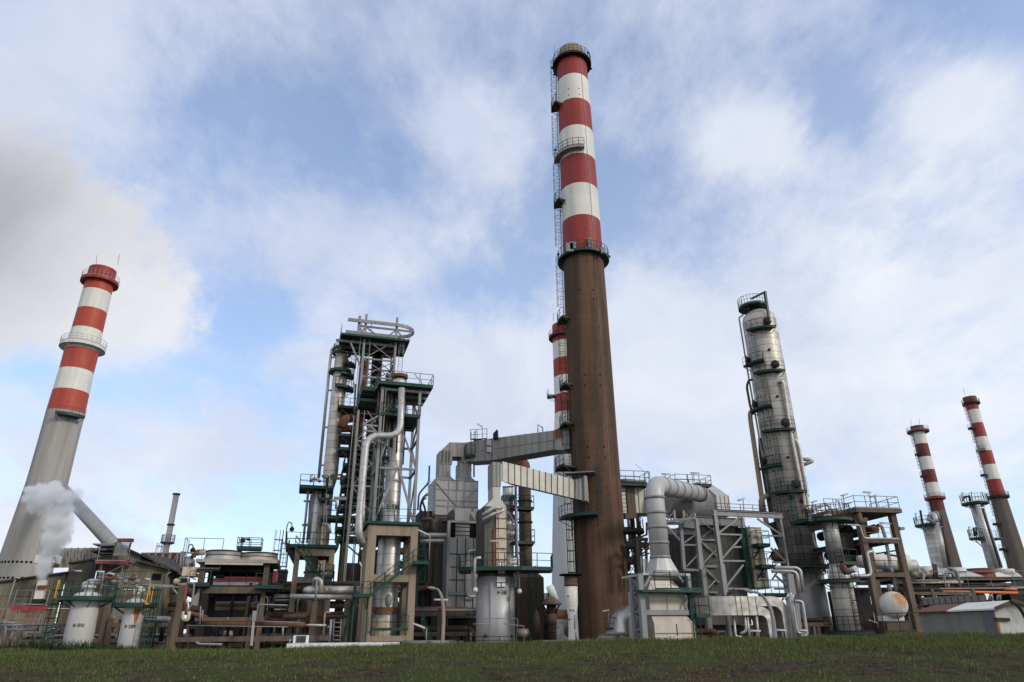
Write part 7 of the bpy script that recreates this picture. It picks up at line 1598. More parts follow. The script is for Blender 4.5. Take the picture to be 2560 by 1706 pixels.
xA_, xB_ = fq.lf('a2', 485, 150).x, fq.lf('a2', 690, 150).x; zt_, zb_ = fq.lf('a2', 600, 35).z, fq.lf('a2', 600, 285).z
part(SH, 'top_panel', MT['rust'], lambda m: m.box(fq, xA_ + 0.1, xB_ + 0.1, 0, 0.6, fq.lf('a2', 600, 80).z, zt_))
for k in range(13): x = xA_ + (xB_ - xA_) * k / 12; bm(SH, 'bar', 'galv' if 0 < k < 12 else 'dark_brown', fq.w(x, 0, zb_ if 0 < k < 12 else zb_ + 0.4), fq.w(x + 0.1, 0, zt_ - 0.4), 0.06 if 0 < k < 12 else 0.13)
for z in (zb_ + 0.15, (zb_ + zt_) / 2, zb_ - 0.4): bm(SH, 'rail', 'galv', fq.w(xA_ - 1.5 if z < zb_ else xA_, -0.02, z), fq.w(xB_, -0.02, z), 0.08)
# white vessels
def vessel(label, word, c, rows, Yv, yt, tx_, ty_, side, dome_y, spot):
    X, pr = prof(c, rows, Yv); r = sum(q_[0] for q_ in pr) / len(pr); z0 = zf(c, rows[0][0] + 100, yt, Yv - r - 0.8)
    t = thing('white_tank', (X, Yv, GZ), label, 'tank')
    zd = zf(c, (rows[0][0] + rows[0][1]) / 2, dome_y, Yv)
    part(t, 'shell', MT['tank_white'], lambda m: m.lathe((X, Yv, 0), [(r, GZ), (r, z0 - 0.02), (r * 0.985, z0 + (zd - z0) * 0.35), (r * 0.86, z0 + (zd - z0) * 0.68), (r * 0.6, z0 + (zd - z0) * 0.9), (r * 0.3, zd), (0.02, zd + 0.02)], 40))
    part(t, 'nozzle', MT['white'], lambda m: m.lathe((X, Yv, 0), [(r * 0.34, zd - 0.1), (r * 0.34, zd + 0.3), (r * 0.42, zd + 0.3), (r * 0.42, zd + 0.45)], 16))
    a0, a1 = (R(150), R(390))
    o = part(t, 'platform', MT['green'], lambda m: m.ringplat((X, Yv), r * 0.99, r + 0.95, z0, t=0.22))
    part(o, 'railing', MT['green'], lambda m: m.ringrail((X, Yv), r + 0.9, z0, h=1.2, r=0.035))
    ax_ = R(188) if side < 0 else R(-8)
    part(t, 'ladder', MT['green'], lambda m: m.ladder((X + (r + 0.5) * math.cos(ax_), Yv - 0.4 + (r + 0.5) * math.sin(ax_), 0), GZ, z0 + 1.2, ax_, 0.55, True, r=0.045))
    part(t, 'gate', MT['yellow'], lambda m: m.rail([V3((X + side * (r + 0.9), Yv - 0.9, z0)), V3((X + side * (r + 0.75), Yv - 1.3, z0))], 1.35, sp=0.3, r=0.05))
    p = P(c, tx_, ty_, Yv - r); al = math.atan2(-math.sqrt(max(0.05, r * r - (p.x - X) ** 2)), p.x - X); pz = P(c, tx_, ty_, Yv + r * math.sin(al)).z
    def pl_(u_, v_):
        a = al + u_ / r; n = V3((math.cos(a), math.sin(a), 0)); return V3((X, Yv, pz + v_)) + n * (r + 0.004), n
    part(t, 'lettering', MT['black'], lambda m: text_strokes(m, word, pl_, 0.21, 0.028, gap=0.55, wf=0.76))
    def spot_(m):
        a = R(spot); n = V3((math.cos(a), math.sin(a), 0)); tt = V3((-n.y, n.x, 0)); q = V3((X, Yv, 0)) + n * (r + 0.006)
        m.poly([q + tt * -0.25 + V3((0, 0, z0 - 0.25)), q + tt * -0.05 + V3((0, 0, z0 - 1.6)), q + tt * 0.25 + V3((0, 0, z0 - 0.25))])
    part(t, 'rust_streak', MT['rust_spot'], spot_)
    return X, r, z0, t
X1, r1_, z1_, T1 = vessel('larger white tank with black lettering at left, green ring deck and yellow gate', 'D-3310', 'c1', [(568, 770, 940), (540, 742, 1080), (515, 722, 1180)], 57.0, 912, 605, 1127, -1, 868, 218)
X2, r2_, z2_, T2 = vessel('smaller white tank with black lettering right of the larger one, rust under its deck', 'D-3309', 'c1', [(968, 1110, 990), (952, 1095, 1090), (935, 1080, 1190)], 57.5, 965, 1005, 1136, 1, 918, 318)
FBr = Fr((0, 0, 0), 0)
bx(T1, 'bridge', 'green', Fr(V3((X1, 57, z1_)), 0), r1_ + 0.9, X2 - X1 - r2_ - 0.9, -0.5, 0.5, -0.3, -0.1); part(T1, 'bridge_railing', MT['green'], lambda m: m.rail([V3((X1 + r1_ + 0.8, 56.5, z1_ - 0.1)), V3((X2 - r2_ - 0.8, 56.5, z1_ - 0.1))], 1.2))
tb(T1, 'top_pipe', 'alu_pipe', [P('a2', 60, 760, 57), P('a2', 70, 680, 57), P('a2', 150, 650, 57), P('a2', 240, 655, 58)], 0.27, 12, 0.8)
tb(T2, 'top_pipe', 'white', [P('a2', 780, 880, 57.5), P('a2', 790, 760, 57.5), P('a2', 850, 740, 57.5), P('a2', 880, 790, 57.5)], 0.22, 10, 0.4)
tb(T2, 'riser', 'galv', [P('a2', 795, 680, 57), P('a2', 790, 800, 57)], 0.1, 8)
for k, (x0, y0, x1, y1, r) in enumerate(((250, 580, 720, 605, 0.12), (270, 690, 440, 705, 0.1), (630, 580, 800, 575, 0.14), (640, 620, 720, 600, 0.16))):
    PIPE(('upper grey pipe with valves above the larger white tank', 'lower grey pipe above the larger white tank', 'short grey valve pipe above the smaller white tank', 'stub pipe behind the smaller white tank top')[k], [P('a2', x0, y0, 58.5), P('a2', x1, y1, 58.5)], r, 'galv', 8)
for k, (x, y) in enumerate(((265, 640), (350, 590), (470, 650), (480, 580), (640, 640), (745, 590), (800, 640))):
    v = MB(); v.sphere(P('a2', x, y, 58.3), 0.22, 8); v.tube([P('a2', x, y, 58.3), P('a2', x + 3, y - 40, 58.3)], 0.06, 6); v.lathe(P('a2', x + 3, y - 40, 58.3), [(0.16, 0), (0.16, 0.05)], 10)
    o = v.build('valve', MT['rust' if k % 2 else 'galv']); tag(o, 'small hand valve on the pipes above the white tanks', 'valve', 'hand valves above the white tanks')
for k, (x0, y0, x1, y1) in enumerate(((480, 680, 540, 760), (500, 580, 470, 700), (240, 640, 260, 740))): PIPE('thin connecting pipe among the valves above the white tanks', [P('a2', x0, y0, 58.4), P('a2', x1, y1, 58.4)], 0.08, 'dark_brown', 7, group='connecting pipes above the white tanks')
PIPE('long thin grey pipe running level from the smaller white tank to the cooler', [P('a2', 720, 680, 59), P('a2', 1320, 700, 60)], 0.1, 'galv', 8); PIPE('second thin grey pipe just below the level one by the black window', [P('a2', 900, 705, 59.3), P('a2', 1385, 720, 60)], 0.08, 'galv', 8)
PIPE('slanted grey pipe dropping to the cooler column', [P('a2', 1290, 725, 60), P('a2', 1370, 825, 60)], 0.14, 'galv', 8)
CB = thing('crossbraced_support', P('a2', 430, 1440, 62), 'tan concrete post pair with white cross braces between the two white tanks', 'support')
f = Fr(P('a2', 330, 1300, 62), R(10)); x1_ = f.lf('a2', 560, 1300).x
bx(CB, 'post', 'conc_dark', f, -0.3, 0.2, 0, 0.6, GZ - f.o.z, f.lf('a2', 390, 930).z); bx(CB, 'post', 'conc_dark', f, x1_ - 0.2, x1_ + 0.4, 0.6, 1.2, GZ - f.o.z, f.lf('a2', 600, 990).z)
for a, b_ in (((365, 1200), (520, 1430)), ((545, 1230), (325, 1425)), ((440, 970), (570, 1140)), ((540, 1030), (380, 1160))): bm(CB, 'brace', 'galv', f.fr('a2', *a, 0.3), f.fr('a2', *b_, 0.3), 0.13)
# low pipe stands at far left
def stand(lb, pts_list, Yp, r=0.08, m_='galv', c='a1'):
    t = thing('pipe_stand', P(c, pts_list[0][0], pts_list[0][1], Yp), lb, 'pipe stand')
    for q in pts_list: tb(t, 'bar', m_, [P(c, q[k], q[k + 1], Yp) for k in range(0, len(q), 2)], r if len(q) < 8 else r * 1.3, 8, 0.12)
    return t
stand('white steel pipe stand with slanted legs at the far left below the hall', [(245, 1380, 335, 1100, 1000, 1095), (40, 1380, 90, 1180, 70, 1030), (0, 1070, 230, 1072), (0, 1107, 340, 1107), (110, 1175, 550, 1172)], 58, 0.09)
stand('low braced steel stand just left of the larger white tank', [(640, 1350, 690, 1135, 910, 1130), (690, 1270, 930, 1160), (690, 1285, 830, 1285), (680, 1300, 720, 1330), (520, 1330, 545, 1240), (420, 1238, 630, 1238), (560, 1200, 600, 1020)], 58.5, 0.08)
stand('thin pipes and posts in the dark behind the far left stand', [(150, 1370, 200, 1190), (320, 1280, 350, 1110), (360, 1310, 390, 1190), (480, 1300, 515, 1180), (240, 1200, 260, 1110), (140, 1020, 620, 1020), (170, 790, 640, 795)], 60, 0.05)
# ---- air cooler on a concrete frame
FCo = Fr(P('a3', 340, 760, 63.0), R(15))
w3 = lambda x, y, d=0.0: FCo.lf('a3', x, y, d); g3_ = GZ - FCo.o.z
AC = thing('air_cooler', FCo.w(4, 3, g3_), 'twin fan air cooler with rust stained silver rings on a brown concrete frame', 'air cooler')
pxl0, pxl1 = w3(305, 600).x, w3(385, 600).x; pxr0, pxr1 = w3(1215, 600).x, w3(1290, 600).x; D3 = 5.5
zc_t = w3(700, 300).z
for a, b_ in ((pxl0, pxl1), (pxr0, pxr1)):
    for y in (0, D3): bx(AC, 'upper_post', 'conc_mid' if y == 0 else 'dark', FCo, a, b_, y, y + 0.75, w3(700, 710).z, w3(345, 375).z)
bx(AC, 'beam', 'conc_mid', FCo, w3(340, 760).x, w3(1250, 760).x, 0.05, 0.8, w3(760, 805).z, w3(760, 712).z - 0.004)
bx(AC, 'deck_slab', 'dark', FCo, w3(200, 700).x, w3(1400, 700).x, 0.85, D3, w3(760, 790).z, w3(760, 740).z)
lx0, lx1 = w3(345, 900).x, w3(395, 900).x
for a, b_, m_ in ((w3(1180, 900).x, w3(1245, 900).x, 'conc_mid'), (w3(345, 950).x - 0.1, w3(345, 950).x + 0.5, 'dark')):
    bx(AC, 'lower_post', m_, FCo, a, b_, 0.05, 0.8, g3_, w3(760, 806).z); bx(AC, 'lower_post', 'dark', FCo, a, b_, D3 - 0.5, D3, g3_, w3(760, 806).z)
bx(AC, 'pale_panel', 'furn', FCo, w3(255, 850).x, w3(330, 850).x, -0.3, 0, w3(290, 975).z, w3(290, 745).z); bx(AC, 'pale_panel', 'rust', FCo, w3(250, 1000).x, w3(320, 1000).x, -0.3, 0, w3(290, 1005).z, w3(290, 977).z)
# bundle frame
zb0, zb1 = w3(760, 405).z, w3(760, 335).z
bx(AC, 'bundle_frame', 'conc_grey', FCo, w3(285, 370).x, w3(1425, 370).x, -0.5, D3 + 0.6, zb0 + 0.15, zb1); bx(AC, 'bundle_beam', 'casing', FCo, w3(420, 390).x, w3(1225, 400).x, -0.6, -0.35, zb0 - 0.05, zb0 + 0.12)
bx(AC, 'bundle', 'black', FCo, w3(420, 420).x, w3(1300, 420).x, 0.2, D3, w3(760, 500).z, zb0 + 0.1)
for x in (590, 1150): bx(AC, 'motor', 'dark', FCo, w3(x - 50, 500).x, w3(x + 60, 500).x, 1.0, 2, w3(x, 570 if x < 700 else 540).z, w3(x, 450).z)
for (xl, xr, yt, yb) in ((405, 892, 200, 320), (925, 1405, 230, 345)):
    cx_ = (w3(xl, 240).x + w3(xr, 240).x) / 2; rr = (w3(xr, 240).x - w3(xl, 240).x) / 2 * 1.06; cy_ = rr - 0.3
    z0_ = zb1; zt_ = w3((xl + xr) / 2, yt, 0).z
    z2_ = z0_ + (zt_ - z0_) * 0.5
    cc = FCo.w(cx_, cy_, 0)
    o = part(AC, 'fan_ring', MT['alu_old'] if xl < 500 else MT['rust_white'], lambda m: m.lathe(cc, [(rr * 1.02, z0_ - FCo.o.z * 0 + FCo.o.z * 0), (rr * 1.0, 0)] if False else [(rr * 1.12, FCo.o.z * 0 + z0_), (rr, z2_)], 40, caps=(False, False)))
    part(AC, 'fan_rim', MT['duct'], lambda m: m.lathe(cc, [(rr, z2_ - 0.02), (rr, zt_), (rr - 0.06, zt_), (rr - 0.06, z2_)], 40, caps=(False, False)))
    part(AC, 'rim_band', MT['dark'], lambda m: m.lathe(cc, [(rr + 0.03, z2_ - 0.05), (rr + 0.03, z2_ + 0.02), (rr, z2_ + 0.02)], 40, caps=(False, False))); part(AC, 'rim_band', MT['dark'], lambda m: m.lathe(cc, [(rr, zt_ - 0.08), (rr + 0.03, zt_ - 0.08), (rr + 0.03, zt_ + 0.02), (rr - 0.08, zt_ + 0.02)], 40, caps=(False, False)))
deck(AC, FCo, w3(170, 690, -1).x, w3(465, 690, -1).x, -1.0, 0.0, w3(300, 680, -1).z, 0.25, rails='f'); deck(AC, FCo, w3(1100, 720, -1).x, w3(1500, 720, -1).x, -1.0, 0.4, w3(1300, 712, -1).z, 0.25, rails='fr'); part(AC, 'railing', MT['dark'], lambda m: m.rail([FCo.w(w3(490, 700).x, 0.4, w3(760, 710).z), FCo.w(w3(1210, 700).x, 0.4, w3(760, 710).z)], 1.2))
bx(AC, 'side_platform', 'dark', FCo, w3(1430, 600).x, w3(1540, 600).x, 0.2, 2.4, w3(1480, 690).z, w3(1480, 480).z); deck(AC, FCo, w3(1420, 470, 0).x, w3(1560, 470, 0).x, 0, 2.5, w3(1480, 468, 0).z, 0.3, rails='')
part(AC, 'ladder', MT['dark'], lambda m: m.ladder(FCo.fr('a3', 1500, 400, 0.2), FCo.o.z + w3(1500, 800).z, FCo.o.z + w3(1500, 60).z, R(-75), 0.6, True, r=0.045))
deck(AC, Fr(P('a3', 930, 165, 65), R(15)), -0.5, 1.6, 0, 1.4, 0, 0.25, h=0.9)
tb(AC, 'header_pipe', 'rust', [P('a3', 235, 300, 63), P('a3', 270, 240, 63), P('a3', 380, 215, 64)], 0.22, 14, 0.8); tb(AC, 'header_pipe', 'rust_stain', [P('a3', 300, 235, 63), P('a3', 395, 225, 63.5)], 0.28, 14)
part(AC, 'tank', MT['galv'], lambda m: m.tube([P('a3', 90, 400, 63), P('a3', 215, 390, 63.5)], 0.65, 16)); deck(AC, Fr(P('a3', 60, 460, 62.5), R(15)), 0, 3.2, 0, 2, 0, 0.25, m='dark', mr='galv', rails='fl', h=2.6)
for x0, y0, x1, y1 in ((60, 460, 75, 230), (75, 225, 230, 245), (100, 460, 105, 230), (40, 470, 80, 250), (250, 330, 260, 430), (160, 480, 165, 390)): tb(AC, 'frame_bar', 'galv', [P('a3', x0, y0, 62.5), P('a3', x1, y1, 62.5)], 0.07, 6)
bx(AC, 'drum_box', 'rust_stain', Fr(P('a3', 75, 560, 62), R(15)), 0, 1.05, 0, 1.2, 0, 0.75); tb(AC, 'piping', 'galv', [P('a3', 50, 640, 61), P('a3', 50, 585, 61), P('a3', 170, 590, 61), P('a3', 170, 680, 61)], 0.09, 8, 0.2); tb(AC, 'piping', 'galv', [P('a3', 110, 680, 61), P('a3', 180, 658, 61), P('a3', 260, 665, 61), P('a3', 215, 985, 61), P('a3', 125, 1050, 61)], 0.08, 8, 0.25)
tb(AC, 'piping', 'galv', [P('a3', 0, 640, 61), P('a3', 40, 690, 61), P('a3', 150, 680, 61)], 0.14, 8, 0.3); part(AC, 'vessel', MT['dark_brown'], lambda m: m.tube([P('a3', 110, 730, 62), P('a3', 260, 790, 63)], 0.5, 14)); part(AC, 'outlet', MT['rust_stain'], lambda m: m.sphere(P('a3', 5, 640, 60.8), 0.25, 8))
tb(AC, 'piping', 'alu_pipe', [P('a3', 95, 850, 60.5), P('a3', 175, 955, 60.5), P('a3', 160, 1060, 60.5)], 0.12, 10, 0.4); tb(AC, 'piping', 'red_bright', [P('a3', 150, 670, 60.3), P('a3', 115, 1040, 60.3)], 0.06, 6)
tb(AC, 'rusty_loop', 'rust_stain', [P('a3', 95, 1060, 60), P('a3', 90, 1175, 60), P('a3', 170, 1185, 60), P('a3', 185, 1060, 60)], 0.14, 10, 0.3); tb(AC, 'rusty_loop', 'rust', [P('a3', 110, 1075, 60.2), P('a3', 190, 1080, 60.5), P('a3', 270, 1100, 61), P('a3', 430, 1145, 62)], 0.18, 10, 0.4)
# concrete front frame (brown beams) and its pipes
FR = Fr(P('a3', 20, 1430, 58.0), R(4)); wr = lambda x, y, d=0.0: FR.lf('a3', x, y, d); gr = GZ - FR.o.z
LF = thing('low_frame', FR.w(5, 0.5, gr), 'low brown concrete frame with a long beam along the foot of the air cooler', 'concrete frame')
bx(LF, 'post', 'conc_mid', FR, wr(30, 1000).x - 0.2, wr(30, 1000).x + 0.22, 0, 0.35, gr, wr(70, 700).z); bx(LF, 'beam', 'conc_mid', FR, wr(0, 1440).x, wr(1600, 1440).x + 3, -0.05, 0.55, wr(700, 1480).z, wr(700, 1410).z)
bx(LF, 'upper_beam', 'conc_mid', FR, wr(250, 1160).x, wr(1200, 1160).x, 0.2, 0.8, wr(700, 1190).z, wr(700, 1140).z); bx(LF, 'post', 'conc_dark', FR, wr(30, 1300).x + 0.5, wr(130, 1300).x, 0.5, 1.0, gr, wr(80, 1230).z)
PIPE('long rusty red brown pipe lying level before the air cooler', [P('a3', 340, 1225, 58.5), P('a3', 1045, 1240, 58.8)], 0.33, 'rust', 16); PIPE('second length of rusty brown pipe right of the pale vent post', [P('a3', 1150, 1235, 59), P('a4', 460, 1245, 59.3)], 0.33, 'rust', 16)
PIPE('pale end of the rusty pipe near the concrete post', [P('a4', 462, 1250, 59.3), P('a4', 760, 1255, 59.6)], 0.16, 'alu_pipe', 12); PIPE('thin grey pipe level under the rusty pipe', [P('a3', 135, 1255, 58), P('a3', 1560, 1275, 58.5)], 0.06, 'galv', 8); PIPE('thin grey tube level just above the rusty pipe', [P('a3', 1100, 1195, 58), P('a4', 370, 1212, 58.5)], 0.06, 'galv', 8)
PIPE('dark red thin tube above the rusty pipe', [P('a3', 340, 1195, 58), P('a3', 1060, 1200, 58.3)], 0.05, 'rust_red', 8); PIPE('grey pipe with bent end lying at the grass edge under the long beam', [P('a3', 280, 1490, 56), P('a3', 330, 1515, 56), P('a3', 640, 1520, 56)], 0.14, 'galv', 10, 0.3)
PV = thing('vent_post', P('a3', 1060, 1530, 57), 'pale grey vent post with a thicker square head in front of the air cooler', 'vent post')
bm(PV, 'head', 'galv', P('a3', 1103, 1050, 57), P('a3', 1092, 1190, 57), 0.3, 0.3); bm(PV, 'post', 'conc_grey', P('a3', 1088, 1190, 57), P('a3', 1055, 1540, 57), 0.19, 0.19)
t = thing('pipe_loop', P('a3', 1350, 1000, 58), 'thin white square pipe loop right of the pale vent post', 'pipe loop')
tb(t, 'bar', 'galv', [P('a3', 1130, 1180, 58), P('a3', 1148, 960, 58), P('a3', 1560, 972, 58.5)], 0.055, 8, 0.1); tb(t, 'bar', 'galv', [P('a3', 1270, 1060, 58.2), P('a3', 1288, 870, 58.2), P('a3', 1255, 850, 58.2)], 0.03, 6, 0.2)
for k, (x, y0, y1) in enumerate(((335, 985, 1240), (365, 1040, 1200), (720, 1140, 1180))): PIPE(('pale thin upright pipe left before the air cooler', 'short bent upright pipe beside the pale thin one', 'small white stub on the upper brown beam')[k], [P('a3', x, y1, 58.2), P('a3', x + 10, y0, 58.2)], 0.09, 'galv', 8)
for k, yy in enumerate((858, 900, 830, 1030)): PIPE(('upper', 'lower', 'short top', 'bottom')[k] + ' thin grey pipe between the air cooler and the concrete table', [P('a3', 1370, yy, 66), P('a4', 250, yy, 67)], 0.14 if k < 2 else 0.09, 'galv' if k < 3 else 'rust_stain', 10)
PIPE('pale upright stub with a bright cap right of the vent post', [P('a3', 1490, 1420, 57), P('a3', 1500, 1275, 57)], 0.12, 'galv', 10)
# second cooler far behind with red and white rings
t = thing('air_cooler', P('a3', 850, 690, 100), 'far red and white fan housing seen through the air cooler frame', 'air cooler')
pc = P('a3', 860, 690, 100); f = Fr(pc, R(10));
part(t, 'fan_ring', MT['red_dark'], lambda m: m.lathe(pc + V3((0, 2, 0)), [(4.4, 0.2), (3.2, 2.0)], 28, caps=(False, False))); part(t, 'fan_rim', MT['white'], lambda m: m.lathe(pc + V3((0, 2, 0)), [(3.2, 2.0), (3.2, 3.6)], 28, caps=(False, False))); bx(t, 'base', 'conc_white', f, -6, 9, -2.5, 5, -0.9, 0.2); bx(t, 'support', 'dark', f, -5, 9, 0, 4, GZ - pc.z, -0.9); bx(t, 'red_box', 'pink_red', f, 3.6, 5.4, -2, 0, 0.2, 1.8)
# white flat roofed cabin with a condenser
FAc = Fr(P('a4', 205, 1500, 38.0), R(2)); wa = lambda x, y, d=0.0: FAc.lf('a4', x, y, d)
CA = thing('cabin', FAc.w(2, 1, GZ - FAc.o.z), 'low white flat roofed cabin just showing over the grass', 'cabin')
xw = wa(205, 1530).x; xe = FAc.lf('c4', 850, 1285).x
bx(CA, 'wall', 'white_clean', FAc, xw + 0.1, xe - 0.1, 0.1, 4, GZ - FAc.o.z, -0.35); bx(CA, 'roof_edge', 'white_clean', FAc, xw, xe, 0, 4.2, -0.36, wa(500, 1505).z)
CU_ = thing('condenser_unit', FAc.w(wa(350, 1490).x, 0.7, 0), 'white air conditioning condenser with a dark grille on the cabin roof', 'condenser')
zc0 = wa(400, 1502).z; bx(CU_, 'housing', 'white_clean', FAc, wa(262, 1450).x, wa(450, 1450).x, 0.5, 0.95, zc0, wa(400, 1392).z); bx(CU_, 'grille', 'plate_dark', FAc, wa(305, 1450).x, wa(440, 1450).x, 0.45, 0.498, wa(400, 1496).z, wa(400, 1400).z); tb(CU_, 'hose', 'white_clean', [FAc.fr('a4', 245, 1495, 0.8), FAc.fr('a4', 262, 1450, 0.8)], 0.03, 6)
# ================================================================== right: tall column, silver column, concrete structure, drum, shed, cooler bank
YB = 78.0
XB, BPR_ = prof('c8', [(160, 385, 230), (185, 410, 420), (215, 450, 640), (285, 545, 1100)], YB); xb2, b2 = prof('c9', [(168, 508, 250), (320, 615, 700)], YB)
rB = sum(q_[0] for q_ in BPR_) / 4; zBt = zf('c8', 270, 205, YB - rB); XB = (XB * 3 + xb2) / 4
BC_ = thing('column', (XB, YB, GZ), 'tall leaning looking stained aluminium column with many small green balconies right of the chimney', 'column')
zw = zf('c9', 500, 850, YB - rB)
part(BC_, 'shell', MT['alu_old'], lambda m: m.lathe((XB, YB, 0), [(rB, zw), (rB, zBt - 0.8), (rB * 0.93, zBt - 0.2), (rB * 0.6, zBt + 0.4), (0.02, zBt + 0.6)], 48))
part(BC_, 'skirt', MT['furn'], lambda m: m.lathe((XB, YB, 0), [(rB * 1.06, GZ), (rB * 1.02, zw - 0.02)], 40))
part(BC_, 'top_nozzle', MT['dark'], lambda m: m.lathe((XB - 0.3, YB, 0), [(0.7, zBt), (0.7, zf('c8', 250, 165, YB))], 16))
def angl(x, c, y, X, Y, r):
    p = P(c, x, y, Y - r * 0.6); s_ = max(-1, min(1, (p.x - X) / r)); return 270 + math.degrees(math.asin(s_))
for k, (c, x0, x1, y, hole) in enumerate((('c8', 205, 362, 335, (310, 292)), ('c8', 145, 275, 565, (205, 520)), ('c8', 255, 425, 645, (368, 612)), ('c8', 200, 330, 890, (262, 845)), ('c8', 320, 497, 1065, (440, 1025)), ('c8', 272, 400, 1312, (330, 1268)), ('c8', 392, 575, 1508, (515, 1465)))):
    z = zf(c, (x0 + x1) / 2, y, YB - rB - 0.6); a0 = angl(x0 + 12, c, y, XB, YB, rB); a1 = angl(x1 - 15, c, y, XB, YB, rB)
    if k in (1, 3, 5): a0 = 182; a1 = 182 + 62
    o = part(BC_, 'platform', MT['green'], lambda m: m.ringplat((XB, YB), rB - 0.02, rB + 0.9, z, R(a0), R(a1), 0.14)); part(o, 'railing', MT['dark'], lambda m: m.ringrail((XB, YB), rB + 0.86, z, R(a0), R(a1), 1.1, r=0.026))
    ah = R(angl(hole[0], c, hole[1], XB, YB, rB)); d = V3((math.cos(ah), math.sin(ah), 0)); zh = z + 0.9
    part(BC_, 'manhole', MT['dark'], lambda m: m.lathe(V3((XB, YB, zh)) + d * (rB - 0.1), [(0.36, 0), (0.36, 0.35), (0.5, 0.35), (0.5, 0.47), (0.02, 0.5)], 16, axis=d))
    za_ = z + 1.0; zb_ = z + 8.5
    al = R((a1 - 8) if k in (1, 3, 5) else (a0 + 6))
    part(BC_, 'ladder', MT['green'], lambda m: m.ladder((XB + rB * math.cos(al), YB + rB * math.sin(al), 0), z - 7.2 if k % 2 else z - 6.0, z + 1.0, al, 0.45, k % 2 == 0, r=0.022))
z = zf('c8', 250, 205, YB - 1.5)
o = part(BC_, 'platform', MT['green'], lambda m: m.ringplat((XB - 0.5, YB), 0.6, rB * 0.88, z + 0.9, t=0.3)); part(o, 'railing', MT['galv'], lambda m: m.ringrail((XB - 0.5, YB), rB * 0.86, z + 0.9, h=1.1, r=0.03))
part(BC_, 'davit', MT['green'], lambda m: (m.beam(P('c8', 352, 300, YB - rB - 0.3), P('c8', 320, 82, YB - rB - 0.3), 0.26), m.beam(P('c8', 320, 86, YB - rB - 0.3), P('c8', 222, 136, YB - rB + 0.3), 0.2)))
tb(BC_, 'vent_mast', 'galv', [P('c8', 155, 190, YB), P('c8', 150, 120, YB), P('c8', 165, 118, YB)], 0.05, 6)
def bpipe(name, pts, r, m_='alu_pipe', Yo=-rB - 0.1, fil=None): tb(BC_, name, m_, [P(c, x, y, YB + Yo) for c, x, y in pts], r, 10, fil if fil is not None else r * 2.5)
bpipe('side_pipe', [('c8', 165, 250), ('c8', 135, 270), ('c8', 205, 700), ('c8', 310, 1300), ('c8', 350, 1550)], 0.1, 'galv', 0)
bpipe('side_pipe', [('c8', 265, 930), ('c8', 215, 935), ('c8', 215, 985), ('c8', 300, 1568), ('c9', 120, 340), ('c9', 140, 420)], 0.27, 'conc_tan', 0.3)
bpipe('side_pipe', [('c8', 228, 712), ('c8', 205, 715), ('c8', 190, 760), ('c8', 215, 900), ('c8', 240, 960)], 0.14, 'dark_brown', 0); bpipe('side_pipe', [('c8', 285, 1130), ('c8', 290, 1250), ('c8', 345, 1568), ('c9', 175, 300)], 0.22, 'dark_brown', 0.5)
bpipe('side_pipe', [('c9', 150, 150), ('c9', 110, 155), ('c9', 85, 190), ('c9', 92, 290)], 0.3, 'conc_tan', 0)
bpipe('front_pipe', [('c8', 430, 735), ('c8', 440, 712), ('c8', 452, 740), ('c8', 505, 1090), ('c8', 600, 1568), ('c9', 470, 80), ('c9', 500, 280), ('c9', 560, 280), ('c9', 690, 225), ('c9', 722, 245), ('c9', 735, 320)], 0.17, 'alu_pipe', -rB - 0.2, 0.5)
bpipe('front_pipe', [('c8', 510, 1150), ('c8', 540, 1140), ('c8', 560, 1180), ('c8', 628, 1560), ('c9', 490, 0), ('c9', 535, 330), ('c9', 590, 620), ('c9', 640, 680), ('c9', 675, 860)], 0.21, 'alu_pipe', -rB + 0.5, 0.6)
bpipe('rear_loop', [('c8', 575, 1278), ('c8', 640, 1280), ('c8', 660, 1292), ('c8', 590, 1320)], 0.22, 'alu_pipe', 1.0, 0.6)
for c, x, y in (('c8', 330, 500), ('c8', 388, 832), ('c8', 462, 1266), ('c9', 340, 165), ('c9', 435, 198), ('c9', 405, 378)):
    ah = R(angl(x, c, y, XB, YB, rB)); d = V3((math.cos(ah), math.sin(ah), 0)); part(BC_, 'nozzle', MT['dark'], lambda m: m.lathe(V3((XB, YB, zf(c, x, y, YB - rB))) + d * (rB - 0.05), [(0.16 if c == 'c8' else 0.24, 0), (0.16 if c == 'c8' else 0.24, 0.3)], 10, axis=d))
z = zf('c9', 480, 800, YB - rB - 1); o = part(BC_, 'platform', MT['green'], lambda m: m.ringplat((XB, YB), rB, rB + 1.3, z, R(190), R(350), 0.25)); part(o, 'railing', MT['dark'], lambda m: m.ringrail((XB, YB), rB + 1.25, z, R(190), R(350), 1.2))
part(BC_, 'ladder', MT['green'], lambda m: m.ladder((XB + rB * math.cos(R(255)), YB + rB * math.sin(R(255)), 0), z, zf('c9', 330, 40, YB - rB), R(255), 0.5, True, r=0.035))
part(BC_, 'box', MT['rust'], lambda m: m.sphere(P('c9', 235, 710, YB - 1.5), 0.7, 14)); part(BC_, 'dark_pipework', MT['dark'], lambda m: m.tube([P('c9', 180, 400, YB), P('c9', 330, 760, YB + 0.5)], 0.4, 10))
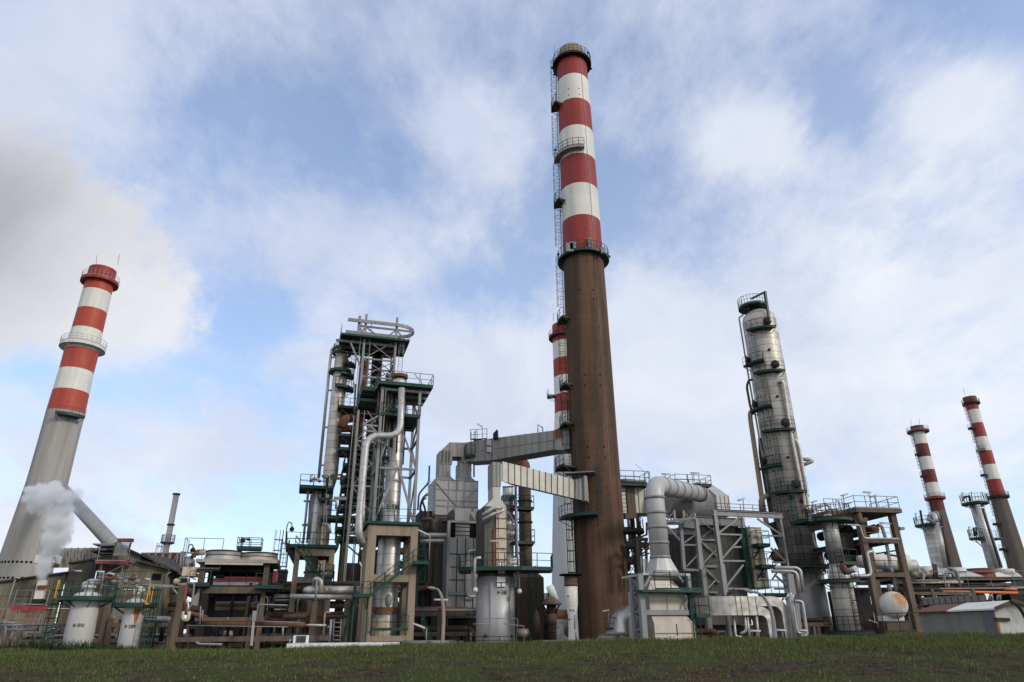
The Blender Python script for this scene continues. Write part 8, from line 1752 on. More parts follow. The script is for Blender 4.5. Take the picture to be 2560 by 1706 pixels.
# ---- silver column with larger foot
YG = 65.0
XG, GPR = prof('c9', [(662, 802, 400), (705, 842, 690)], YG); rG = sum(q_[0] for q_ in GPR) / 2
xg2, gp2 = prof('c9', [(712, 912, 900), (770, 985, 1250)], YG); rG2 = sum(q_[0] for q_ in gp2) / 2; XG = (XG + xg2) / 2
zga = zf('c9', 800, 890, YG - rG2); zgt = zf('c9', 740, 375, YG - rG)
SC = thing('column', (XG, YG, GZ), 'silver banded column on a wider drum foot at the left edge of the open concrete structure', 'column')
part(SC, 'shell', MT['alu'], lambda m: m.lathe((XG, YG, 0), [(rG, zga + 1.0), (rG, zgt), (rG * 0.5, zgt + 0.6), (0.02, zgt + 0.7)], 36)); part(SC, 'foot', MT['alu_old'], lambda m: m.lathe((XG, YG, 0), [(rG2, GZ), (rG2, zga - 0.8), (rG * 1.2, zga + 0.5), (rG, zga + 1.0)], 36))
zp_ = zf('c9', 700, 352, YG - 1.6); o = part(SC, 'platform', MT['green'], lambda m: m.ringplat((XG, YG), 0.4, rG + 1.3, zp_, t=0.3)); part(o, 'railing', MT['dark'], lambda m: m.ringrail((XG, YG), rG + 1.25, zp_, h=1.25))
fX = Fr((XG, YG, zp_), R(17)); deck(SC, fX, -2.6, -1.0, -0.4, 2.2, -0.05, 0.3, h=1.25)
for y, w, a0, a1 in ((935, 1.0, 150, 300), (1425, 1.1, 170, 350)):
    z = zf('c9', 760, y, YG - rG2 - 0.8); o = part(SC, 'platform', MT['green'], lambda m: m.ringplat((XG, YG), rG2 - 0.05, rG2 + w, z, R(a0), R(a1), 0.25)); part(o, 'railing', MT['dark'], lambda m: m.ringrail((XG, YG), rG2 + w - 0.05, z, R(a0), R(a1), 1.25))
part(SC, 'ladder', MT['dark'], lambda m: m.ladder((XG + rG2 * math.cos(R(285)), YG + rG2 * math.sin(R(285)), 0), GZ + 1, zf('c9', 850, 920, YG - rG2), R(285), 0.55, True, r=0.035)); part(SC, 'ladder', MT['dark'], lambda m: m.ladder((XG + rG * math.cos(R(262)), YG + rG * math.sin(R(262)), 0), zga + 0.6, zf('c9', 770, 660, YG - rG), R(262), 0.6, True, r=0.03))
tb(SC, 'nozzle', 'alu_pipe', [P('c9', 890, 860, YG - 1.8), P('c9', 970, 828, YG - 3.0)], 0.25, 14); part(SC, 'flange', MT['dark_brown'], lambda m: m.sphere(P('c9', 870, 855, YG - 1.7), 0.3, 10)); tb(SC, 'nozzle', 'rust', [P('c9', 835, 800, YG - 1), P('c9', 880, 850, YG - 1.4)], 0.28, 10)
deck(SC, Fr(P('c9', 850, 775, YG - 1), R(17)), 0, 1.7, 0, 2, 0, 0.25, h=1.2)
# ---- open concrete structure
FO = Fr(P('c9', 1020, 500, 68.0), R(10)); wo = lambda c, x, y, d=0.0: FO.lf(c, x, y, d); go = GZ - FO.o.z
OS = thing('concrete_structure', FO.w(3, 4, go), 'open brown concrete structure with roof slab and railings beside the silver column', 'concrete structure')
xo0 = (wo('c9', 1010, 330).x + wo('c9', 1215, 1350).x) / 2; xo1 = (wo('c9', 1320, 330).x + wo('c10', 290, 1350).x) / 2
zr_ = wo('c9', 1150, 272).z; D5 = 9.0; W_ = 0.55
for x in (xo0, xo1):
    for y in (0, D5 / 2, D5): bx(OS, 'post', 'conc_dark', FO, x - W_ / 2, x + W_ / 2, y, y + 0.55, go, zr_ - 0.35)
bx(OS, 'roof_slab', 'conc_dark', FO, xo0 - 0.6, xo1 + 0.7, -0.4, D5 + 1, zr_ - 0.38, zr_); bx(OS, 'roof_slab', 'conc_dark', FO, xo0 - 2.6, xo0 - 0.6, 1.5, 4.0, zr_ - 0.38, zr_ - 0.01)
bx(OS, 'roof_beam', 'conc_dark', FO, xo0 - 0.3, xo0 + 0.3, 0.6, D5, zr_ - 1.0, zr_ - 0.39)
for ya, yb in ((545, 590), (865, 905)):
    z0_, z1_ = wo('c9', 1200, yb).z, wo('c9', 1200, ya).z
    bx(OS, 'beam', 'conc_dark', FO, xo0 + W_ / 2, xo1 - W_ / 2, 0.02, 0.5, z0_, z1_); bx(OS, 'floor_slab', 'dark', FO, xo0 - 0.3, xo1, 0.56, D5, z0_ + 0.1, z1_ - 0.05)
    bx(OS, 'beam', 'conc_dark', FO, xo0 - W_ / 2 + 0.02, xo0 + W_ / 2 - 0.02, 0.56, D5, z0_ - 0.1, z0_ + 0.09)
    part(OS, 'railing', MT['dark'] if ya > 600 else MT['galv'], lambda m: m.rail([FO.w(xo0 + 0.6, 0.6, z1_), FO.w(xo1 - 0.3, 0.6, z1_)], 1.15))
part(OS, 'railing', MT['galv'], lambda m: m.rail([FO.w(xo0 - 2.5, 1.6, zr_), FO.w(xo0 - 0.5, 1.6, zr_), FO.w(xo0 - 0.5, -0.3, zr_), FO.w(xo1 + 0.6, -0.3, zr_), FO.w(xo1 + 0.6, 4, zr_)], 1.2, r=0.035))
for a, b_ in (((1160, 690), (1370, 655)), ((1240, 690), (1360, 715))): bm(OS, 'brace', 'dark', FO.fr('c9', *a, 1.0), FO.fr('c9', *b_, 1.0), 0.14)
bx(OS, 'wall_box', 'galv', FO, xo1 + 0.3, xo1 + 0.8, -0.1, 0.4, wo('c9', 1370, 465).z, wo('c9', 1370, 440).z)
for k, (x, y, r, m_, dy) in enumerate(((1138, 460, 42, 'rust', 1.2), (985, 660, 45, 'dark', 3.0), (900, 470, 45, 'dark', 4.5))):
    c_ = FO.fr('c9', x, y, dy); rr = r * mpp('c9', c_)
    o = thing('exchanger', c_, ('round rusty exchanger head under the roof slab of the concrete structure', 'dark exchanger on the middle floor of the concrete structure', 'dark exchanger under the roof left inside the concrete structure')[k], 'exchanger')
    part(o, 'shell', MT[m_ if k else 'dark_brown'], lambda m: m.lathe(c_, [(rr * 0.95, -0.1), (rr * 0.95, 5.0)], 24, axis=FO.ey)); part(o, 'head', MT[m_], lambda m: m.lathe(c_, [(0.02, -0.32), (rr * 0.7, -0.28), (rr, -0.2), (rr, -0.05)], 24, axis=FO.ey))
bx(OS, 'equipment_box', 'dark', FO, xo0 - 2.3, xo0 - 0.5, 1.0, 2.6, wo('c9', 900, 640).z, wo('c9', 900, 480).z); bx(OS, 'equipment_box', 'dark', FO, xo0 - 2.2, xo0 - 0.6, 1.0, 2.8, wo('c9', 900, 800).z, wo('c9', 900, 690).z); bx(OS, 'equipment_box', 'dark', FO, xo0 - 0.4, xo0 + 2.2, 4.0, 7, go, wo('c9', 1000, 1000).z)
PIPE('silver pipe dropping through the floors right of the rusty exchanger head', [FO.fr('c9', 1175, 425, 0.9), FO.fr('c9', 1205, 425, 0.9), FO.fr('c9', 1240, 520, 0.9), FO.fr('c9', 1300, 830, 0.9), FO.fr('c9', 1350, 1050, 0.9)], 0.26, 'alu_pipe', 14, 0.6)
PIPE('pale pipe with a step crossing the left post under the roof slab', [FO.fr('c9', 800, 415, -0.5), FO.fr('c9', 1010, 425, -0.5), FO.fr('c9', 1020, 480, -0.5), FO.fr('c9', 1045, 545, -0.5), FO.fr('c9', 1370, 550, -0.5)], 0.13, 'alu_pipe', 10, 0.25)
PIPE('short fat bent pipe at the top of the left post', [FO.fr('c9', 990, 290, -0.1), FO.fr('c9', 1025, 405, -0.3), FO.fr('c9', 1065, 365, -0.3)], 0.34, 'conc_dark', 12, 0.3)
PIPE('silver pipe bending twice in front of the left post at mid height', [FO.fr('c9', 1130, 668, -0.6), FO.fr('c9', 1070, 675, -0.6), FO.fr('c9', 1115, 895, -0.6), FO.fr('c9', 900, 898, -0.6)], 0.25, 'alu_pipe', 12, 0.5)
t = thing('white_drum', P('c9', 1100, 740, 84), 'long white horizontal drum seen through the back of the concrete structure', 'drum')
part(t, 'shell', MT['white'], lambda m: m.tube([P('c9', 960, 745, 84), P('c9', 985, 742, 84), P('c9', 1450, 772, 84)], [0.5, 0.95, 0.95], 20))
PIPE('pale pipe bundle lying behind the right post of the concrete structure', [P('c9', 1190, 820, 86), P('c10', 260, 800, 86)], 0.7, 'alu_pipe', 14); PIPE('upper pale pipe behind the right post of the concrete structure', [P('c9', 1300, 770, 86), P('c10', 180, 760, 86)], 0.5, 'white', 14)
# ---- white drum facing us on a plinth
YZ = 63.5; pz_ = P('c9', 1325, 1165, YZ); rZ = 118 * mpp('c9', pz_); dz = V3((0.40, 0.92, 0)).normalized()
WD = thing('white_drum', V3((pz_.x, YZ, GZ)), 'white drum with an orange rust bloom facing the viewer on a rusty brown plinth', 'drum')
MT['drum'] = mat('white drum paint with rust bloom', (0.62, 0.61, 0.58), (0.53, 0.51, 0.47), (0.42, 0.33, 0.22), 0.5, sc=0.6, stretch=0.2, amt3=(0.6, 0.85), fac3=0.5, spot=((0.45, -0.65, pz_.z - GZ + 0.42 * rZ, 0.95), (0.42, 0.19, 0.06)))
part(WD, 'shell', MT['drum'], lambda m: m.lathe(pz_, [(0.02, -0.75), (rZ * 0.35, -0.72), (rZ * 0.62, -0.6), (rZ * 0.84, -0.38), (rZ * 0.96, -0.12), (rZ, 0.15), (rZ, 2.9), (rZ * 0.7, 3.4), (0.02, 3.6)], 40, axis=dz, caps=(False, False)))
sx_ = V3((0, 0, 1)).cross(dz).normalized()
fP = Fr(V3((pz_.x, YZ, GZ)), R(10)); part(WD, 'plinth', MT['dark_brown'], lambda m: m.loft([[fP.w(-1.5, -0.3, 0), fP.w(1.35, -0.3, 0), fP.w(1.35, 3, 0), fP.w(-1.5, 3, 0)], [fP.w(-1.2, -0.2, zf('c9', 1340, 1315, YZ) - GZ), fP.w(1.0, -0.2, zf('c9', 1340, 1315, YZ) - GZ), fP.w(1.0, 3, zf('c9', 1340, 1315, YZ) - GZ), fP.w(-1.2, 3, zf('c9', 1340, 1315, YZ) - GZ)]]))
bx(WD, 'saddle', 'tank_white', fP, -1.1, 0.95, 0.3, 1.0, zf('c9', 1340, 1315, YZ) - GZ, pz_.z - GZ - rZ * 0.8); tb(WD, 'nozzle', 'galv', [P('c9', 1285, 1030, YZ + 1), P('c9', 1278, 975, YZ + 1)], 0.2, 10)
lz_ = P('c9', 1378, 1162, YZ - 0.62)
part(WD, 'lettering', MT['dark_brown'], lambda m: text_strokes(m, 'D-1230', lambda u_, v_: (lz_ + sx_ * u_ * 1.0 + V3((0, 0, v_)) - dz * 0.06, -dz), 0.12, 0.03, gap=0.5))
WR = thing('railing', P('c9', 1330, 1400, 62), 'green steel railing before the rusty brown plinth', 'railing'); part(WR, 'rails', MT['green'], lambda m: m.rail([P('c9', 1245, 1425, 61.5), P('c10', 270, 1415, 61.5)], 1.45, r=0.04)); bx(WR, 'kerb_wall', 'rust', Fr(P('c9', 1245, 1425, 61.8), 0), 0, 6.8, 0, 0.3, -1.5, 0)
# ---- corrugated shed
FZ = Fr(P('a16', 1185, 890, 48.0), R(17)); wz = lambda x, y, d=0.0: FZ.lf('a16', x, y, d); gz = GZ - FZ.o.z
CS = thing('corrugated_shed', FZ.w(2, 5, gz), 'corrugated shed with a dark grey long wall, pale gable and partly rusty roof', 'shed')
ze = FZ.ls('a16', 1180, 890).z; Lk = FZ.ls('a16', 270, 940, 0).y
if not (5 < Lk < 60): Lk = 18.0
xr_ = 8.5
apx = wz(1400, 810); zap = apx.z; xap = apx.x
corrwall(CS, 'gable_wall', 'corr_white', FZ, 0.0, xr_, 0, gz, lambda x: ze + (zap - ze) * min(x, 2 * xap - x) / xap if x < xap * 2 else ze, 0.2, 0.04)
corrwall(CS, 'side_wall', 'corr_grey', FZ, 0.9, Lk, 0, gz, ze - 0.02, 0.2, 0.04, side=True); part(CS, 'corner_flashing', MT['corr_slate'], lambda m: m.box(FZ, -0.06, 0.02, -0.05, 0.9, gz, ze))
def roofp(y0, y1, dx=0): return [FZ.w(-0.25, y0, ze - 0.1 + 0.02), FZ.w(xap, y0, zap + 0.02), FZ.w(xap, y1, zap + 0.02), FZ.w(-0.25, y1, ze - 0.08)]
part(CS, 'roof', MT['corr_white'], lambda m: m.prism([FZ.w(-0.25, -0.3, ze - 0.1), FZ.w(xap, -0.3, zap), FZ.w(xap, -0.3, zap + 0.1), FZ.w(-0.25, -0.3, ze)], FZ.ey * (Lk * 0.6))); part(CS, 'roof', MT['wood'], lambda m: m.prism([FZ.w(-0.25, Lk * 0.6 - 0.3, ze - 0.1), FZ.w(xap, Lk * 0.6 - 0.3, zap), FZ.w(xap, Lk * 0.6 - 0.3, zap + 0.08), FZ.w(-0.25, Lk * 0.6 - 0.3, ze - 0.02)], FZ.ey * (Lk * 0.4 + 0.4)))
part(CS, 'roof', MT['roof_dark'], lambda m: m.prism([FZ.w(xap, -0.3, zap), FZ.w(xap * 2 + 0.3, -0.3, ze - 0.1), FZ.w(xap * 2 + 0.3, -0.3, ze), FZ.w(xap, -0.3, zap + 0.1)], FZ.ey * Lk))
part(CS, 'barge_board', MT['roof_dark'], lambda m: (m.beam(FZ.w(-0.2, -0.33, ze - 0.04), FZ.w(xap, -0.33, zap + 0.06), 0.06, 0.22), m.beam(FZ.w(xap, -0.33, zap + 0.06), FZ.w(xap * 2 + 0.2, -0.33, ze), 0.06, 0.22)))
bm(CS, 'bracket_beam', 'dark', FZ.fr('a16', 1210, 1022, -0.1), FZ.fr('a16', 1390, 1028, -0.1), 0.12, 0.2); part(CS, 'rust_streak', MT['rust_spot'], lambda m: m.poly([FZ.fr('a16', 1230, 1060, -0.05), FZ.fr('a16', 1262, 1060, -0.05), FZ.fr('a16', 1285, 1190, -0.05), FZ.fr('a16', 1262, 1190, -0.05)]))
CN = thing('hose', FZ.fr('a16', 1450, 900, -0.3), 'thick dark cable draped over the pale gable of the corrugated shed', 'cable'); tb(CN, 'cable', 'dark', [FZ.fr('a16', 1400, 800, -0.35), FZ.fr('a16', 1490, 850, -0.4), FZ.fr('a16', 1545, 930, -0.4), FZ.fr('a16', 1590, 1020, -0.4)], 0.1, 8, 0.8); tb(CN, 'cable', 'dark', [FZ.fr('a16', 1400, 800, -0.35), FZ.fr('a16', 1480, 820, 0.2), FZ.fr('a16', 1600, 850, 0.2)], 0.08, 8)
bm_p = thing('parapet', P('a16', 700, 800, 75), 'long low concrete parapet above the roof of the corrugated shed', 'parapet')
c0, c1 = P('a16', 330, 850, 80), P('a16', 1110, 795, 68); dvz = V3((0, 0, 1.9))
part(bm_p, 'panels', MT['conc_grey'], lambda m: m.prism([c0, c1, c1 + V3((0, 0, 0.52)), c0 + V3((0, 0, 0.8))], V3((0.2, 0.35, 0)))); bx(bm_p, 'base', 'dark', Fr(c0, math.atan2(c1.y - c0.y, c1.x - c0.x)), 0, (c1 - c0).length, 0.1, 0.5, GZ - c0.z, -0.02)
for k in range(11): q_ = c0.lerp(c1, k / 10); bm(bm_p, 'joint', 'dark', q_ + V3((-0.03, -0.05, 0)), q_ + V3((-0.03, -0.05, 0.55)), 0.04)
# ---- pipe bridge and fan bank on the far right
YQ = 88.0; FQ_ = Fr(P('a16', 200, 600, YQ), R(3)); wq = lambda x, y, d=0.0: FQ_.lf('a16', x, y, d); gq = GZ - FQ_.o.z
FBk = thing('cooler_bank', FQ_.w(10, 3, gq), 'long elevated cooler bank with pale faceted fan hoods and an orange pipe at far right', 'air cooler')
xq0, xq1 = wq(-60, 600).x, wq(1640, 600).x
bx(FBk, 'deck_beam', 'dark_brown', FQ_, xq0, xq1, 0, 8, wq(700, 545).z, wq(700, 505).z); bx(FBk, 'girder', 'conc_dark', FQ_, wq(790, 600).x, wq(1310, 600).x, -0.2, 0, wq(1000, 625).z, wq(1000, 580).z); bx(FBk, 'girder', 'green', FQ_, wq(1330, 600).x, xq1, -0.3, 0, wq(1400, 620).z, wq(1400, 580).z); bx(FBk, 'under_deck', 'dark', FQ_, xq0, xq1, 0.3, 7, wq(700, 665).z, wq(700, 620).z)
part(FBk, 'walkway', MT['dark'], lambda m: m.box(FQ_, xq0, xq1, -1.4, -0.1, wq(700, 668).z, wq(700, 655).z)); part(FBk, 'railing', MT['galv'], lambda m: m.rail([FQ_.w(xq0, -1.4, wq(700, 660).z), FQ_.w(xq1, -1.4, wq(700, 660).z)], 2.0, sp=3.0, r=0.035)); part(FBk, 'railing', MT['green'], lambda m: m.rail([FQ_.w(xq0, -0.2, wq(700, 570).z), FQ_.w(wq(500, 570).x, -0.2, wq(700, 570).z)], 1.2))
for k in range(9):
    x = xq0 + (xq1 - xq0) * k / 8
    for y in (0.4, 6): bm(FBk, 'post', 'dark', FQ_.w(x, y, gq), FQ_.w(x, y, wq(700, 660).z), 0.5)
    bm(FBk, 'brace', 'dark', FQ_.w(x, 0.4, gq + 1), FQ_.w(x + 4, 0.4, wq(700, 670).z), 0.16)
tb(FBk, 'orange_pipe', 'orange', [FQ_.fr('a16', 200, 678, -1.7), FQ_.fr('a16', 1490, 698, -1.7)], 0.16, 12); tb(FBk, 'orange_pipe', 'orange', [FQ_.fr('a16', 1330, 655, -1.7), FQ_.fr('a16', 1480, 655, -1.7)], 0.13, 12)
for k in range(6): tb(FBk, 'pipe_run', ('galv', 'dark_brown', 'dark', 'rust_stain', 'galv', 'dark')[k], [FQ_.w(xq0, -0.4 - k * 0.15, wq(700, 640 - k * 22).z), FQ_.w(xq1 - k * 3, -0.4 - k * 0.15, wq(700, 640 - k * 22).z)], 0.12 + 0.05 * (k % 2), 8)
for k, (xl, xr, tl, tr, yt, yb, red) in enumerate(((250, 630, 255, 590, 370, 480, 0), (640, 1070, 650, 920, 385, 500, 0), (930, 1420, 925, 1260, 392, 515, 1), (1280, 1540, 1285, 1500, 402, 505, 0))):
    x0, x1 = wq(xl, 450, 1).x, wq(xr, 450, 1).x; a0, a1 = wq(tl, 420, 1).x, wq(tr, 420, 1).x; zt_, zb_ = wq((xl + xr) / 2, yt, 1).z, wq((xl + xr) / 2, yb, 1).z; zm_ = zb_ + (zt_ - zb_) * 0.55; w_ = a1 - a0
    o = part(FBk, 'fan_hood', MT['rust_red' if red else 'conc_white'], lambda m: m.loft([[FQ_.w(a0 - 0.1, 1, zb_), FQ_.w(x1, 1, zb_), FQ_.w(x1, 1 + w_, zb_), FQ_.w(a0 - 0.1, 1 + w_, zb_)], [FQ_.w(a0 + 0.1, 1.3, zm_), FQ_.w(a1, 1.3, zm_), FQ_.w(a1, 1 + w_ - 0.3, zm_), FQ_.w(a0 + 0.1, 1 + w_ - 0.3, zm_)]]))
    part(o, 'fan_rim', MT['rust_red' if red else 'white'], lambda m: m.lathe(FQ_.w((a0 + a1) / 2, 1 + w_ / 2, 0), [(w_ * 0.54, zm_), (w_ * 0.53, zt_)], 12, caps=(False, False)))
    if red: part(o, 'white_flank', MT['white'], lambda m: m.prism([FQ_.w(a1 - 0.6, 0.9, zb_), FQ_.w(x1, 0.9, zb_), FQ_.w(a1 + 0.1, 1.2, zm_), FQ_.w(a1 - 0.4, 1.2, zm_)], FQ_.ey * 0.1))
for k in range(9): part(FBk, 'header_valve', MT['rust_stain' if k % 2 else 'galv'], lambda m: m.sphere(FQ_.fr('a16', 170 + k * 28, 440 + (k % 3) * 18, -0.3), 0.5, 8))
for k, (pts) in enumerate(([(340, 640), (330, 450)], [(480, 560), (455, 340)], [(510, 560), (490, 350)], [(610, 640), (580, 460), (690, 450), (700, 500)], [(780, 630), (735, 420), (640, 400)], [(600, 555), (735, 552)], [(640, 660), (640, 570)], [(720, 700), (740, 760)], [(1290, 700), (1250, 780)], [(1150, 720), (1180, 780)])):
    tb(FBk, 'drop_pipe', 'galv' if k not in (1, 2) else 'dark_brown', [FQ_.fr('a16', *q_, -0.8) for q_ in pts], 0.16 if k != 4 else 0.24, 8, 0.5)
for k, (x, y) in enumerate(((1165, 760), (1260, 760))): tb(FBk, 'hoop', 'galv', [FQ_.fr('a16', x - 22, 795, -2), FQ_.fr('a16', x - 18, 735, -2), FQ_.fr('a16', x + 12, 735, -2), FQ_.fr('a16', x + 18, 795, -2)], 0.12, 8, 0.5)
bx(FBk, 'cable_box', 'dark', FQ_, wq(1330, 760).x, wq(1520, 760).x, -1, 1, wq(1400, 800).z, wq(1400, 720).z)
# ---- two columns in front of the far chimneys
def far_col(lb, rows, Yf, ytop, plats, c='c14'):
    X, pr = prof(c, rows, Yf); r = sum(q_[0] for q_ in pr) / len(pr); zt = zf(c, (rows[0][0] + rows[0][1]) / 2, ytop, Yf)
    t = thing('column', (X, Yf, GZ), lb, 'column'); part(t, 'shell', MT['alu_old'] if len(plats) < 2 else MT['alu'], lambda m: m.lathe((X, Yf, 0), [(r, GZ), (r, zt - 0.6), (r * 0.5, zt), (0.02, zt + 0.1)], 28))
    for xl, xr, y in plats:
        z = zf(c, (xl + xr) / 2, y, Yf - r); m0 = mpp(c, P(c, xl, y, Yf)); cx_ = P(c, (xl + xr) / 2, y, Yf).x; R1 = (xr - xl) / 2 * m0
        o = part(t, 'platform', MT['green'], lambda m: m.ringplat((cx_, Yf), 0.3, R1, z, t=0.3)); part(o, 'railing', MT['dark'], lambda m: m.ringrail((cx_, Yf), R1 - 0.05, z, h=1.7, r=0.04))
        bm(t, 'bracket', 'galv', V3((cx_ - R1 * 0.9, Yf - r, z - 0.5)), V3((X - r, Yf - r * 0.5, z - 2.2)), 0.16)
    return t, X, r
tA, XA, rA = far_col('stubby grey column with an off centre railed deck before the slim dark red chimney', [(242, 375, 1260), (300, 440, 1500)], 150.0, 1185, [(172, 390, 1195)])
for x0, y0, x1, y1, r, m_ in ((270, 1150, 345, 1200, 0.4, 'galv'), (345, 1180, 425, 1568, 0.5, 'alu_pipe'), (395, 1170, 455, 1568, 0.3, 'dark_brown'), (225, 1190, 207, 1078, 0.22, 'dark'), (175, 1170, 165, 1105, 0.1, 'galv'), (340, 1222, 412, 1222, 0.2, 'galv')): tb(tA, 'side_pipe', m_, [P('c14', x0, y0, 146), P('c14', x1, y1, 146)], r, 10)
tb(tA, 'top_pipe', 'alu_pipe', [P('c14', 285, 1165, 148), P('c14', 285, 1120, 148), P('c14', 325, 1110, 147), P('c14', 345, 1180, 146)], 0.5, 10, 1.2); tb(tA, 'top_pipe', 'galv', [P('c14', 320, 1100, 149), P('c14', 350, 1090, 148), P('c14', 370, 1160, 147)], 0.25, 8, 0.8)
tB, XB_, rB_ = far_col('slim bright column with two railed decks before the rightmost chimney', [(655, 745, 1060), (705, 800, 1250), (745, 850, 1420)], 140.0, 1000, [(570, 775, 1012), (632, 760, 1312)])
deck(tB, Fr(P('c14', 800, 1315, 139), R(10)), 0, 3.2, 0, 3, 0, 0.3, h=1.5)
for x0, y0, x1, y1, r, m_ in ((695, 1030, 860, 1568, 0.42, 'alu_pipe'), (735, 1060, 885, 1568, 0.2, 'dark'), (745, 1060, 905, 1568, 0.16, 'galv'), (640, 1060, 685, 1210, 0.14, 'galv'), (670, 1300, 662, 1225, 0.2, 'dark'), (688, 1290, 682, 1218, 0.16, 'dark'), (632, 1300, 620, 1222, 0.1, 'galv'), (575, 1000, 560, 930, 0.1, 'galv'), (750, 975, 730, 922, 0.1, 'galv'), (650, 990, 640, 918, 0.1, 'galv')): tb(tB, 'side_pipe', m_, [P('c14', x0, y0, 137), P('c14', x1, y1, 137)], r, 8)
part(tB, 'davit', MT['dark'], lambda m: m.tube([P('c14', 632, 1000, 137.5), P('c14', 625, 955, 137.5), P('c14', 580, 968, 137.5)], 0.24, 6))
# ---- hidden vessel group and pipes between big column and silver column, red pipe
PIPE('dark red pipe with a bent end lying at the grass edge before the big column', [P('c9', 570, 1480, 62), P('c9', 810, 1462, 62), P('c9', 830, 1490, 62)], 0.16, 'red', 10, 0.3)
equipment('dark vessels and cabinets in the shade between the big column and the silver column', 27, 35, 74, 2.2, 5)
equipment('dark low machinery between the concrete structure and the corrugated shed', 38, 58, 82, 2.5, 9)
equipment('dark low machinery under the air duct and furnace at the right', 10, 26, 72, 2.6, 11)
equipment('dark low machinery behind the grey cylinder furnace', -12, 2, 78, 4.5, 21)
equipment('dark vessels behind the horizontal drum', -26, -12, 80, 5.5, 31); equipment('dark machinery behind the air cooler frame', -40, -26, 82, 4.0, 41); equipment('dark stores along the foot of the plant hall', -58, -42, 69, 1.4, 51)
pipe_rack('dark pipe rack behind the left concrete table', -27, -11, 74, 5.2, 4, 61); pipe_rack('pipe rack in the shade inside the air cooler frame', -38, -25, 73, 5.0, 4, 62); pipe_rack('low pipe rack behind the lamp post and panelled casing', -11, -3, 68, 2.4, 3, 63); pipe_rack('pipe rack behind the concrete structure at right', 38.5, 54, 84, 4.6, 4, 64); pipe_rack('low pipe rack between the white tanks and the air cooler', -46, -30, 67, 0.4, 2, 65, mats=('galv', 'dark', 'dark', 'galv')); pipe_rack('pipe rack deep behind the vent stack', 1, 5, 90, 3.0, 3, 66)
pipe_rack('far pipe rack between the dark equipment structure and the silver furnace', -15, -6, 88, 12, 5, 67)
pipe_rack('low rack of thin pipes in the shade under the aluminium air duct', 11, 19, 66, 0.2, 2, 71); pipe_rack('low rack of dark pipes left of the cream fan casing', 1.5, 8, 63, -0.6, 2, 72)
pipe_rack('rack of pipes between the white tanks and the low brown frame', -34, -29, 62, 1.6, 3, 73); pipe_rack('rack of mixed pipes under the left concrete table', -24, -15, 67, 2.0, 3, 74, mats=('galv', 'rust', 'dark', 'galv', 'dark_brown'))
pipe_rack('low rack of pipes behind the curved tan street lamp', -10, -4.5, 62.5, -0.4, 2, 75); pipe_rack('rack of pipes in the gap between the large air duct and the silver column', 25, 30, 70, 1.2, 3, 76)
pipe_rack('tall rack of thin pipes behind the elbow duct', 8, 14, 78, 13, 5, 77); pipe_rack('dark pipe rack between the concrete structure and the corrugated shed', 40, 50, 70, 1.0, 2, 78)
